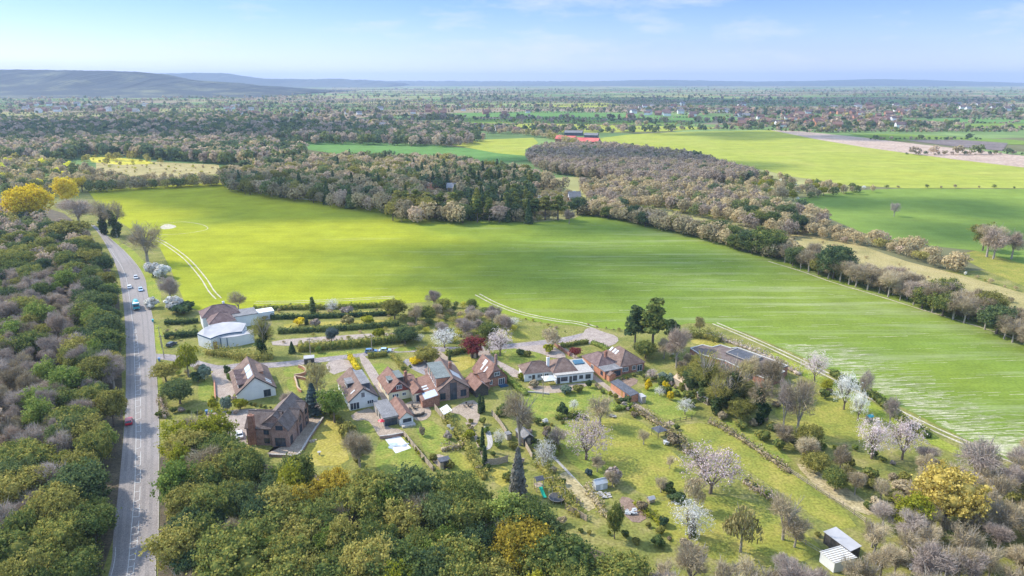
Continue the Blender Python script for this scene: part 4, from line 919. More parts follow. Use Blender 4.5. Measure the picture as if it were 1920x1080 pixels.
# 2 large old brick house at the edge of the wood
h = house('brick_house', 'large old brick house with steep grey tiled roofs above a raised terrace', 'house', 512.2, 837, -4)
v1 = vol(h, -6.8, .4, 1.5, 6.6, 5.0, 8.1, 'gx', 'old_brick', 'tile_grey'); v2 = vol(h, -3.6, 1.2, 4.25, 14.0, 5.05, 8.3, 'gy', 'old_brick', 'tile_grey')
v3 = vol(h, -.05, -.3, 4.4, 5, 4.9, 7.5, 'gy', 'old_brick', 'tile_grey', .25)
for a in (5.8, 10.2): vol(h, 1.2, a, 4.6, a + 3.4, 4.95, 6.9, 'gx', 'old_brick', 'tile_grey', .25)
vol(h, -8.2, 8.0, -3.62, 13.5, 2.7, 4.6, 'gx', 'old_brick', 'tile_plum')
chimney(h, -5.1, .15, 0, 8.6, 1.5, .9, 'brick', 2)
win(h, 'f', 2.2, 4.9, 1.7, 1.1, -.3, 'dark_frame', 2); win(h, 'f', 2.2, .35, 2.6, 2.2, -.3, 'dark_frame', 3); win(h, 'f', -1.6, 3.2, 1.2, 1.1, .4, 'dark_frame', 1); win(h, 'f', -1.6, .7, 1.3, 1.3, .4, 'dark_frame', 1)
for a in (1.5, 7.5, 11.9): win(h, 'r', a, .4, 1.4, 2.0, 4.6 if a > 4 else 4.4, 'dark_frame', 1)
for a in (7.5, 11.9): win(h, 'r', a, 3.6, 1.2, 1.2, 4.6, 'dark_frame', 1)
tp = MB(); tp.tube((-.2, -.25, .02), (-.2, .15, 4.8), .06, .06, 6); tp.build('drainpipe', M['dark_frame'], h)
# 3 white chalet with two flat dormers
h = house('chalet_house', 'white gabled chalet house with long grey flat dormers and blue-white French doors', 'house', 656, 769.7, 25)
v = vol(h, 0, 0, 8.2, 16, 2.9, 6.1, 'gy', 'white_wall', 'tile_brown'); barge(h, 0, 8.2, 0, 2.9, 6.1, 'dark_frame')
dormer(v, 'l', 6.5, 10.4, .25, 5.3, 'dark_frame', 'felt', 2); dormer(v, 'r', 2.6, 12.6, .38, 6.2, 'felt_dark', 'felt', 3); skylight(v, 'l', 2.2, 2.8, .25, .55); skylight(v, 'r', 1.0, 1.7, .45, .7); skylight(v, 'r', 13.2, 15.4, .4, .9, 'panel', 'solar_panel')
win(h, 'f', 1.5, .1, 2.5, 2.0, 0, bars=2, name='french_door'); win(h, 'f', 6.0, 1.0, 1.7, 1.0, 0, bars=2); win(h, 'f', 4.0, 3.3, 1.0, 1.5, 0, gm='felt', bars=0)
# 4 cream house with a red tile-hung gable
h = house('bungalow', 'cream walled house with a dark red tile-hung gable and red-brown roof', 'house', 731.4, 752.8, 25)
v = vol(h, -.3, 0, 6.1, 12, 2.7, 5.7, 'gy', 'cream_wall', 'tile_red'); gablepanel(h, -.35, 6.15, 0, 2.72, 5.7, 'tilehung'); barge(h, -.3, 6.1, 0, 2.7, 5.7, 'dark_frame', .12)
e = vol(h, 6.15, -3.6, 9.4, 3.5, 2.7, 4.1, 'gy', 'cream_wall', 'tile_red'); gablepanel(h, 6.1, 9.45, -3.6, 2.72, 4.1, 'tilehung')
vol(h, 6.15, 3.6, 9.2, 11, 2.6, 3.6, 'gx', 'cream_wall', 'tile_red')
dormer(v, 'l', 3.6, 6.4, .35, 5.0, 'dark_timber', 'felt_green', 1); dormer(v, 'r', 3.2, 8.4, .3, 5.5, 'dark_timber', 'felt_green', 2); chimney(h, 6.3, 4.6, 3, 6.6, .8, .7, 'brick', 1)
win(h, 'f', 2.9, 3.55, 1.5, 1.1, -.12, bars=2); win(h, 'f', 1.7, 1.1, 1.7, .9, 0, bars=2); win(h, 'f', 4.3, 1.2, 1.0, .8, 0); win(h, 'f', 7.9, .1, 2.1, 2.1, -3.6, name='patio_door'); win(h, 'l', 3, 1, 1.2, 1.0, -.3); win(h, 'l', 7, 1, 1.2, 1.0, -.3); door(h, 'l', 9.4, .9, 2.0, -.3, 'upvc')
# 5 big house with the tall glazed gable
h = house('brick_house', 'brick house with a tall glazed gable and a long grey flat roofed dormer', 'house', 839.8, 749, 19)
v = vol(h, -3.2, -.6, 6.3, 16, 3.3, 6.7, 'gy', 'old_brick', 'tile_brown')
dormer(v, 'l', 1.2, 13.2, .04, 6.55, 'orange_brick', 'felt_green', 4); barge(h, -3.2, 6.3, -.6, 3.3, 6.7, 'dark_frame', .1)
m_ = vol(h, -8.2, -3.2, -3.22, 12, 2.3, 3.3, 'mono', 'brick', 'tile_red', .25)
for a in (2.6, 4.4): skylight(m_, 'l', a, a + .9, .3, .62)
skylight(m_, 'l', -3.2, 1.0, .15, .92, 'panel', 'glass_roof')
win(h, 'f', 1.6, .1, 1.9, 5.2, -.6, 'dark_frame', 1, 'tall_window'); win(h, 'f', 4.6, .8, 1.6, 1.9, -.6, 'dark_frame'); win(h, 'f', -1.6, .6, 1.5, 1.8, -.6, 'dark_frame'); skylight(v, 'r', 3.2, 7.4, .2, .8, 'skyglass', 'roof_glazing')
chimney(h, 3.0, 8.6, 5.2, 8.0, .8, .7, 'brick', 1)
# 6 brown house with the clipped gable
h = house('chalet_house', 'brown tiled house with clipped gable, white windows and a low front wing', 'house', 912, 727.4, 27)
v = vol(h, 0, 0, 7.0, 10, 2.6, 6.6, 'gy', 'brick', 'tile_red', .35, .42)
wv = vol(h, -5.6, -4.6, -1.5, 3.2, 2.5, 4.3, 'gy', 'dark_timber', 'tile_red'); vol(h, -1.45, -1.2, .6, 6.5, 2.55, 3.9, 'gx', 'brick', 'tile_red')
gablepanel(h, .9, 6.1, 0, 2.9, 5.6, 'tile_plum', proud=.2); win(h, 'f', 3.5, 3.5, 1.7, 1.0, -.2, bars=2); win(h, 'f', 1.6, .9, .8, 1.3, 0, bars=1); win(h, 'f', 5.2, .2, 1.9, 1.9, 0, bars=2, name='french_door')
for a in (3.2, 5.4): skylight(v, 'l', a, a + .7, .22, .6)
skylight(v, 'l', 5.2, 7.0, .55, .88); skylight(wv, 'r', -3.6, -3.0, .3, .8); skylight(wv, 'r', -2.7, -2.1, .3, .8); chimney(h, 6.4, 6.5, 2.4, 7.4, .7, .7, 'old_brick', 1)
st = MB(); st.box(4.0, -2.0, 0, 6.6, -.1, .18); st.build('doorstep', M['blue_trim'], h)
# 7 long white bungalow
h = house('bungalow', 'long white walled bungalow with brown hipped roofs and dark windows', 'bungalow', 1043.3, 720, 14)
vol(h, 0, 0, 12, 10.5, 2.75, 3.0, 'flat', 'white_wall', 'concrete', .5)
T = MB(); T.add([(-.8, 1.4, 3.02), (7.6, 1.4, 3.02), (7.6, 11.2, 3.02), (-.8, 11.2, 3.02), (2.4, 6.0, 5.9), (4.4, 6.6, 5.9)], [(0, 1, 5, 4), (1, 2, 5), (2, 3, 4, 5), (3, 0, 4), (3, 2, 1, 0)]); T.build('roof', M['tile_brown'], h)
vol(h, -9.2, 4.0, -.05, 10.6, 2.6, 5.2, 'hip', 'white_wall', 'tile_brown', .4); chimney(h, -1.0, 6.0, 3.5, 6.6, .8, .8, 'white_wall', 2)
sk = MB(); sk.slab([(8.0, 6.2, 3.35), (11.2, 6.2, 3.35), (11.2, 8.4, 3.75), (8.0, 8.4, 3.75)], .5); sk.build('roof_light', M['blueglass'], h)
win(h, 'f', 2.5, .8, 2.0, 1.2, 0, 'dark_frame', 2); door(h, 'f', .7, 1.0, 2.1, 0, 'dark_timber'); door(h, 'f', 4.6, .9, 2.1, 0, 'dark_timber'); win(h, 'f', 6.0, .6, 1.2, 1.5, 0, 'dark_frame'); win(h, 'f', 8.0, 1.0, 1.1, 1.0, 0, 'dark_frame'); win(h, 'f', 10.3, .8, 1.5, 1.3, 0, 'dark_frame', 2)
win(h, 'f', -7.4, 1.0, .9, .8, 4.0); door(h, 'f', -6.2, .9, 2.0, 4.0, 'dark_timber'); win(h, 'f', -4.2, .9, 1.5, 1.1, 4.0, bars=2); win(h, 'f', -2.0, .9, 1.2, 1.1, 4.0)
# 8 brick bungalow
h = house('bungalow', 'brick bungalow with plum hipped roofs, three skylights and a grey flat extension', 'bungalow', 1127.9, 703.2, 25)
vol(h, -1.0, .6, 6.4, 10.5, 2.7, 5.1, 'hip', 'orange_brick', 'tile_plum'); v = vol(h, 5.4, -2.4, 14.6, 10.0, 2.75, 6.3, 'hip', 'brick', 'tile_brown')
vol(h, -1.0, -3.4, 5.35, .55, 2.65, 2.9, 'flat', 'orange_brick', 'felt', .5); vol(h, -.6, -5.4, 1.8, -3.45, 2.0, 2.6, 'gy', 'orange_brick', 'tile_brown', .2)
for a in (3.6, 5.0, 6.8): skylight(v, 'l', a, a + .9, .45, .72)
win(h, 'f', 7.4, .9, 2.0, 1.3, -2.4, bars=3); win(h, 'f', 10.6, .9, 1.2, 1.3, -2.4); win(h, 'f', 12.8, .15, 1.8, 2.0, -2.4, bars=1, name='french_door'); win(h, 'f', 3.6, .5, 2.4, 1.7, -3.4, 'dark_frame', 2); win(h, 'l', -1.6, .9, 1.2, 1.2, -1.0, 'dark_frame'); win(h, 'l', 4, .9, 1.4, 1.2, -1.0)
chimney(h, 3.4, 3.2, 4, 6.4, .8, .7, 'brick', 2)
# 9 curved white house beside the main road
K = lambda x, y: (360 + x / 9.82, 555 + y / 9.82)
h = house('curved_house', 'white house with curved front walls, pale curved roof and brown roofs behind', 'house', *K(190, 400), 30, 5.0)
vol(h, 0, 0, 13, 9, 4.8, 7.9, 'hip', 'white_wall', 'tile_plum'); vol(h, 1.5, -7, 10.5, 2, 4.2, 7.0, 'hip', 'white_wall', 'tile_plum')
vol(h, 10.6, -3.5, 19, 4.5, 4.4, 4.7, 'flat', 'white_wall', 'felt', .5); vol(h, 19.1, 1, 26, 6, 2.9, 3.1, 'flat', 'white_wall', 'white_wall', .2); chimney(h, 8.4, 4.8, 6, 8.8, .7, .7, 'white_wall', 1)
mi = Matrix.Rotation(-R(30), 4, 'Z') @ Matrix.Translation(-h.location)
def loc(x, y, z): q = G(*K(x, y), z); return mi @ Vector((q[0], q[1], z))
outer = [loc(x, y, 4.5) for x, y in [(95, 690), (210, 735), (340, 780), (420, 745), (520, 710), (640, 684), (780, 664), (920, 650)]]
back = [loc(x, y, 5.5) for x, y in [(1000, 505), (860, 484), (700, 475), (560, 484), (400, 520), (230, 580)]]
W = MB(); W.prism([(p.x, p.y) for p in outer] + [(p.x, p.y) for p in back], 0, 4.2); W.build('curved_wall', M['white_wall'], h)
T = MB(); T.slab([tuple(p) for p in outer + back], .3); T.build('curved_roof', M['metal'], h)
fz = MB()
for a, b in zip(outer, outer[1:]): fz.slab([(a.x, a.y - .05, a.z - .05), (b.x, b.y - .05, b.z - .05), (b.x, b.y - .25, b.z - .05), (a.x, a.y - .25, a.z - .05)][::-1], .32)
fz.build('fascia', M['blue_trim'], h)
low = [loc(x, y, 3.7) for x, y in [(395, 775), (560, 768), (690, 758), (850, 738), (1000, 705), (1130, 680)]]; lowb = [loc(x, y, 3.9) for x, y in [(1130, 600), (930, 645), (640, 700), (420, 750)]]
W = MB(); W.prism([(p.x, p.y) for p in low] + [(p.x, p.y) for p in lowb], 0, 3.55); W.build('bay_wall', M['white_wall'], h)
T = MB(); T.slab([tuple(p) for p in low + lowb], .12); T.build('bay_roof', M['metal'], h)
for t in (.28, .75, 1.6):
    i = int(t); a, b = low[i], low[i + 1]; p = a + (b - a) * (t - i); q = MB(); q.box(p.x - .12, p.y - .22, .1, p.x + .12, p.y - .01, 3.5); q.build('mullion', M['blue_trim'], h)
a, b = loc(372, 790, 3.9), loc(450, 775, 3.9); q = MB(); q.box(a.x, a.y - .35, .1, b.x, a.y - .05, 2.7); q.build('door', M['wood_door'], h)
# 10 flat roofed complex behind the ivy trees
I = lambda x, y: (1060 + x / 4, 560 + y / 4)
h = house('flat_roofed_building', 'low flat roofed building with white roof edges half hidden by ivy trees', 'building', *I(1490, 600), 25, 3.2)
mi = Matrix.Rotation(-R(25), 4, 'Z') @ Matrix.Translation(-h.location)
def loc(x, y, z): q = G(*I(x, y), z); return mi @ Vector((q[0], q[1], z))
pl = [loc(x, y, 3.2) for x, y in [(1360, 545), (1490, 600), (1650, 548), (1600, 526), (1670, 505), (1480, 432), (1290, 366), (1245, 372), (1165, 347), (1100, 364), (1030, 346), (935, 372), (1000, 415), (1200, 470)]]
MB().prism([(p.x, p.y) for p in pl], 0, 3.0).build('wall', M['brick'], h); MB().slab([tuple(p) for p in pl], .18).build('roof', M['tile_grey'], h)
rim = MB()
for a, b in zip(pl, pl[1:] + pl[:1]):
    d = (b - a).normalized(); s = Vector((-d.y, d.x, 0)) * .22; rim.prism([(a.x, a.y), (b.x, b.y), ((b + s).x, (b + s).y), ((a + s).x, (a + s).y)], 3.21, 3.42)
rim.build('roof_edge', M['canvas'], h)
rd = [loc(x, y, 3.9) for x, y in [(1205, 400), (1290, 366), (1475, 432), (1392, 474)]]
MB().prism([(p.x, p.y) for p in rd], 3.21, 3.75).build('roof_lantern', M['felt_dark'], h); rim = MB()
for a, b in zip(rd, rd[1:] + rd[:1]): rim.slab([(a.x, a.y, 3.95), (b.x, b.y, 3.95), (b.x * .985, b.y * .985, 3.95), (a.x * .985, a.y * .985, 3.95)], .2)
rim.build('lantern_edge', M['concrete'], h)

# outbuildings
g = house('garage', 'long grey flat roofed garage in front of the white chalet house', 'garage', 720, 800.4, 25)
vol(g, 0, 0, 4.0, 11, 2.45, 2.6, 'flat', 'concrete', 'felt', .3); win(g, 'f', 2.0, .05, 3.2, 2.0, 0, 'dark_frame', 3, 'garage_door'); win(g, 'l', 4, .9, 1.0, 1.1, 0, 'dark_frame'); door(g, 'l', 7, .9, 2, 0, 'dark_timber')
g = house('garage', 'narrow brown tiled garage with a small white gable', 'garage', 750.5, 799, 25)
vol(g, 0, 0, 3.7, 10.6, 2.2, 3.7, 'gy', 'white_wall', 'tile_red', .25); win(g, 'f', 2.0, .9, 2.2, .9, 0, 'dark_frame', 1); dk = MB(); dk.box(.2, -1.6, 0, 3.9, -.05, .5); dk.build('deck', M['concrete'], g)
g = house('garage', 'long red brick outbuilding with a slate blue roof', 'garage', 1195, 752.8, 25, du=-2.4)
vol(g, 0, 0, 2.7, 10.6, 2.3, 2.6, 'mono', 'orange_brick', 'felt_dark', .2); door(g, 'l', 4.6, 1.0, 2.0, 0, 'wood_door'); win(g, 'l', 2.4, 1.0, 1.0, .8, 0, 'dark_frame')
def shed(px, py, ang, w, d, e, r, rt, wm, rm, label, cat='shed', name='garden_shed'):
    g = house(name, label, cat, px, py, ang); vol(g, 0, 0, w, d, e, r, rt, wm, rm, .2, th=.1); door(g, 'f', w * .5, .9, min(1.9, e - .1), 0, 'timber' if wm != 'timber' else 'dark_timber'); return g
shed(1290, 736, 25, 3.0, 7.0, 2.1, 3.3, 'gy', 'timber', 'tile_tan', 'tan tiled garden building with a small gable under the ivy trees')
shed(1326, 760, 25, 2.6, 4.6, 2.0, 2.5, 'gy', 'timber', 'felt', 'grey boarded shed on the grass below the tan tiled building')
shed(983, 836, 25, 2.6, 5.2, 2.0, 2.9, 'gy', 'dark_timber', 'felt', 'dark timber shed with grey roof beside the big bare tree')
shed(826, 881, 25, 2.6, 2.0, 1.9, 2.1, 'flat', 'timber', 'felt_dark', 'small low shed at the edge of the evergreen wood by a paved patch')
shed(1203, 757, 25, 1.4, 2.2, 1.9, 2.0, 'flat', 'metal', 'metal', 'pale green metal shed at the end of the brick outbuilding')
shed(951, 826, 25, 1.2, 1.6, 1.5, 1.8, 'flat', 'concrete', 'felt', 'tiny pale store beside the white bush')
shed(884, 672, 16, 2.4, 2.0, 2.1, 2.4, 'flat', 'dark_timber', 'felt', 'dark hut at the lane by the red leaved tree')
shed(571, 686, 16, 3.2, 2.6, 2.3, 2.6, 'flat', 'dark_timber', 'metal', 'dark shed with a pale roof beside the lane')
# tin roofs at the bottom right
Mx = lambda x, y: (1440 + x / 4, 810 + y / 4)
def canopy(name, label, pts, zs, mat, ribs, wm):
    w3 = [G(*Mx(*p), z)[:2] + (z,) for p, z in zip(pts, zs)]; c = Vector((sum(p[0] for p in w3) / 4, sum(p[1] for p in w3) / 4, 0)); r = empty(name, c, 0, label, 'shed')
    w3 = [Vector(p) - c for p in w3]; MB().slab([tuple(p) for p in w3], .08).build('roof', M[mat], r)
    sh = [Vector((p.x * .93, p.y * .93, p.z - .09)) for p in w3]; W = MB()
    W.add([(p.x, p.y, 0) for p in sh] + [tuple(p) for p in sh], [(0, 1, 5, 4), (1, 2, 6, 5), (2, 3, 7, 6), (3, 0, 4, 7)]); W.build('wall', M[wm], r)
    q = MB()
    for i in range(ribs):
        t = (i + .5) / ribs; a = w3[0].lerp(w3[3], t); b = w3[1].lerp(w3[2], t); q.tube(a + Vector((0, 0, .03)), b + Vector((0, 0, .03)), .07, .07, 5)
    if ribs: q.build('roof_rib', M['timber' if mat != 'metal' else 'felt'], r)
    return r
canopy('field_shelter', 'blue-grey tin roofed field shelter behind the ribbed white shed', [(415, 745), (510, 710), (705, 855), (620, 895)], [2.6] * 4, 'metal', 0, 'dark_timber')
canopy('field_shelter', 'white shed with a ribbed pale roof among bare scrub', [(385, 895), (545, 850), (670, 940), (500, 985)], [2.3, 2.6, 2.6, 2.3], 'canvas', 7, 'white_wall')
# gazebos, greenhouse
def gazebo(px, py, w, d, hgt, mat, label, post='dark_timber', ang=20, name='gazebo', peak=.9):
    g = house(name, label, 'gazebo', px, py, ang)
    for x in (-1, 1):
        for y in (-1, 1): q = MB(); q.tube((x * w / 2, y * d / 2, 0), (x * w / 2, y * d / 2, hgt), .07, .07, 6); q.build('post', M[post], g)
    T = MB(); k = .25; T.add([(-w / 2 - k, -d / 2 - k, hgt), (w / 2 + k, -d / 2 - k, hgt), (w / 2 + k, d / 2 + k, hgt), (-w / 2 - k, d / 2 + k, hgt), (0, 0, hgt + peak)], [(0, 1, 4), (1, 2, 4), (2, 3, 4), (3, 0, 4), (3, 2, 1, 0)]); T.build('roof', M[mat], g); return g
gazebo(1029, 722, 3.4, 3.4, 2.3, 'canvas', 'white canopy gazebo in front of the long white bungalow', 'timber', 14)
gazebo(1235, 818, 2.6, 2.6, 2.1, 'felt_dark', 'dark roofed little gazebo on the long lawn', ang=28, peak=.5)
g = house('greenhouse', 'small glass greenhouse standing among pale garden junk', 'greenhouse', 1117, 921, 20); vol(g, 0, 0, 3.0, 1.9, 1.5, 2.2, 'gx', 'skyglass', 'skyglass', .1, th=.06); door(g, 'f', 1.5, .7, 1.4, 0, 'upvc')
# far barns and houses
def farhouse(px, py, ang, w, d, e, r, wm, rm, label, rt='gx', name='house', cat='house', group=None):
    g = house(name, label, cat, px, py, ang, group=group); vol(g, 0, 0, w, d, e, r, rt, wm, rm, .5, th=.3); return g
farhouse(1041, 266, -22, 30, 15, 5, 9, 'brick', 'barn_red', 'red roofed barn on the left beyond the purple wood', name='barn', cat='barn')
farhouse(1078, 271, -22, 34, 16, 5, 9.5, 'felt_dark', 'barn_red', 'larger red roofed barn with dark end wall beyond the purple wood', name='barn', cat='barn')
farhouse(1058, 254, -15, 30, 14, 5, 8, 'felt_dark', 'felt', 'grey roofed barn behind the two red barns', name='barn', cat='barn')
farhouse(1095, 259, -15, 22, 12, 5, 8, 'felt_dark', 'felt', 'small dark barn behind the right red barn', name='barn', cat='barn')
for i, (px, py, a, c, lab) in enumerate([(97, 318, 15, 'tile_red', 'red roofed house among the trees by the far lane'), (112, 326, -10, 'tile_plum', 'plum roofed brick house in the trees by the far lane'), (2, 323, 10, 'tile_plum', 'dark roofed house at the left edge among tan trees'),
        (802, 362, 5, 'orange_brick', 'house with an orange-red roof in the wood beyond the crop field'), (838, 360, 0, 'metal', 'pale roofed house in the wood beyond the crop field'), (1068, 378, 10, 'felt', 'grey blue roofed workshop at the scrap yard')]):
    g = farhouse(px, py, a, 9, 7, 3.5, 7, 'brick' if i < 4 else 'white_wall', c, lab); win(g, 'f', 2.4, 1, 1.6, 1.3, 0); win(g, 'f', 6.4, 1, 1.6, 1.3, 0)
# villages: one small house and its copies
VIL = []
for wm, rm in (('brick', 'tile_red'), ('white_wall', 'tile_plum'), ('orange_brick', 'tile_red'), ('white_wall', 'felt')):
    g = empty('village_house', (0, 0, 0)); vol(g, -6, -4, 6, 4, 5, 8.5, 'gx', wm, rm, .4, th=.3); VIL.append(g)
rv = random.Random(9); first = {0, 1, 2, 3}
def village(n, x0, x1, y0, y1, label, group, kinds=(0, 1, 2, 3), big=1.0):
    for i in range(n):
        px, py = rv.uniform(x0, x1), y0 + (y1 - y0) * rv.random() ** .8; x, y, _ = G(px, py); k = rv.choice(kinds); s = rv.uniform(.9, 1.5) * big
        if k in first: g = VIL[k]; first.discard(k)
        else:
            g = VIL[k].copy(); COL.objects.link(g)
            for c in VIL[k].children: d = c.copy(); COL.objects.link(d); d.parent = g
        g.location = (x, y, 0); g.rotation_euler = (0, 0, rv.uniform(-.5, .5)); g.scale = (s, s, s); tag(g, label, 'house', group)
village(110, 1380, 1700, 207, 240, 'small red roofed house in the village beyond the pale hillside field', 'houses of the far right village', (0, 0, 2, 2, 1), .95)
village(40, 20, 330, 196, 214, 'small pale house in the town below the wooded ridge', 'houses of the far left town', (1, 3, 0), 1.1)
village(16, 60, 200, 228, 238, 'white house in a clearing of the far left woods', 'white houses in the far left woods', (1, 3), 1.2)
village(26, 520, 1000, 236, 256, 'house among the trees left of the red barns', 'houses among trees near the barns', (0, 1, 3, 2), .9)
village(36, 1180, 1400, 196, 222, 'small house in the hamlets on the middle of the plain', 'houses on the plain', (0, 1, 3), 1.1)
village(34, 420, 1000, 196, 218, 'pale house in the hazy settlements right of the ridge', 'houses right of the ridge', (1, 3, 0), 1.05)
village(26, 1500, 1900, 196, 208, 'pale building in the farthest settlement at the right', 'farthest buildings at the right', (1, 3, 0), 1.1)

# ------------------------------------------------------------------ gardens: lawns, drives, paths
M['gravel_dark'] = plain('grey_gravel', (.22, .20, .20), (.30, .28, .28), .6, .95, scale2=3)
M['soil'] = plain('garden_soil', (.17, .115, .085), (.27, .19, .145), .6, .95, scale2=3)
M['tarp'] = plain('white_sheeting', (.46, .465, .47), (.60, .60, .60), .8, .6)
zz = [.020]
def flat(name, mat, label, poly, cat=None, smooth=1):
    zz[0] += .0012
    return sheet(name, poly, M[mat], zz[0], label, cat, smooth)
for mat, label, poly in [
    ('verge', 'grass verge beside the main road bend', [(190, 442), (225, 452), (262, 478), (292, 525), (306, 560), (290, 582), (280, 560), (273, 525), (258, 498), (215, 456)]),
    ('verge', 'narrow grass verge along the right of the main road', [(287, 610), (301, 608), (310, 660), (294, 668)]),
    ('verge', 'thin grass verge by the wall below the lane', [(293, 700), (304, 700), (308, 770), (298, 775)]),
    ('lawn', 'small lawn beside the gravel drive of the white chalet', [(374, 712), (401, 712), (404, 745), (382, 757), (370, 745)]),
    ('lawn', 'round lawn inside the curved brick wall', [(531, 692), (548, 687), (566, 690), (571, 700), (552, 707), (533, 706)]),
    ('lawn', 'lawn strip left of the low brick wall', [(534, 711), (552, 710), (561, 735), (544, 738)]),
    ('meadow', 'grass right of the low brick wall', [(558, 714), (574, 714), (580, 730), (566, 733)]),
    ('ochre', 'dry yellowish lawn beside the brick house terrace', [(604, 783), (636, 790), (646, 830), (658, 872), (575, 874), (566, 855), (578, 832), (592, 806)]),
    ('lawn', 'small oval lawn in front of the grey garage', [(672, 792), (688, 787), (702, 797), (700, 810), (682, 813), (670, 803)]),
    ('lawn', 'green back lawn below the white sheeting', [(704, 832), (735, 822), (757, 812), (802, 882), (762, 890), (704, 886)]),
    ('lawn', 'long green lawn behind the cream bungalow', [(778, 795), (806, 785), (832, 806), (856, 828), (838, 846), (800, 852), (786, 822)]),
    ('meadow', 'lower lawn beyond the paved square', [(836, 850), (866, 845), (906, 902), (882, 918), (850, 898)]),
    ('ochre', 'small pale lawn by the grey conifer', [(915, 878), (952, 872), (960, 905), (935, 915)]),
    ('lawn', 'front lawn between the drives', [(688, 684), (724, 680), (740, 698), (712, 706)]),
    ('ochre', 'square front lawn beside the clipped gable house', [(836, 672), (886, 667), (894, 682), (866, 697), (850, 691)]),
    ('lawn', 'oval lawn island inside the loop drive', [(914, 662), (945, 655), (985, 654), (1020, 664), (1004, 677), (962, 683), (930, 676)]),
    ('lawn', 'wide lawn of the white bungalow', [(972, 738), (998, 724), (1050, 728), (1112, 717), (1155, 745), (1168, 766), (1092, 782), (1062, 772), (1012, 792), (985, 765)]),
    ('meadow', 'long orchard meadow between the plots', [(1082, 787), (1192, 780), (1244, 830), (1288, 872), (1282, 925), (1212, 935), (1150, 884), (1098, 848)]),
    ('lawn', 'green grass around the pink blossom tree', [(1030, 800), (1085, 790), (1110, 850), (1150, 890), (1120, 905), (1060, 860)]),
    ('meadow', 'long narrow lawn between hedge rows', [(1258, 800), (1330, 790), (1400, 835), (1482, 884), (1622, 985), (1560, 994), (1440, 905), (1340, 845)]),
    ('lawn', 'greener strip of lawn under the ivy trees', [(1340, 770), (1400, 800), (1490, 860), (1470, 872), (1380, 815)]),
    ('lawn', 'grass plot with yellow shrubs behind the plum roofed bungalow', [(1200, 722), (1265, 715), (1310, 760), (1300, 785), (1250, 790), (1210, 760)]),
    ('meadow', 'sunny lawn under the forked bare trees', [(1440, 765), (1490, 745), (1560, 742), (1640, 778), (1668, 802), (1600, 832), (1500, 825)]),
    ('meadow', 'lowest lawn around the white blossom tree', [(1208, 945), (1290, 932), (1400, 930), (1530, 1010), (1545, 1045), (1400, 1070), (1230, 1010)]),
    ('ochre', 'small lawn behind the flat roofed building', [(1285, 640), (1320, 634), (1365, 645), (1335, 652)]),
    ('ochre', 'pale grass strip between the upper hedges', [(522, 590), (640, 586), (742, 580), (745, 587), (640, 592), (525, 595)]),
    ('ochre', 'yellowish garden strip below the second hedge', [(530, 606), (620, 603), (720, 598), (725, 608), (620, 614), (535, 617)]),
    ('lawn', 'green verge along the lane', [(565, 668), (620, 660), (682, 655), (690, 661), (630, 667), (575, 673)]),
    ('lawn', 'green verge beyond the parked cars', [(740, 652), (786, 650), (782, 657), (738, 660)]),
    ('meadow', 'bright grass on the bank by the lane', [(880, 622), (930, 610), (985, 620), (1000, 640), (930, 640)]),
    ('straw', 'dry reedy strip beside the rail fence', [(1488, 868), (1512, 872), (1590, 915), (1648, 960), (1622, 968), (1540, 922)]),
    ('straw', 'worn tan strip below the play frame', [(1044, 892), (1064, 882), (1124, 948), (1096, 962)]),
    ('verge', 'field margin grass beside the chalk track', [(1440, 655), (1500, 685), (1600, 735), (1700, 790), (1830, 858), (1780, 850), (1660, 790), (1560, 735), (1460, 680)]),
]: flat('lawn' if mat not in ('straw', 'verge') else 'grass_strip', mat, label, poly, 'lawn' if mat not in ('straw', 'verge') else 'grass')
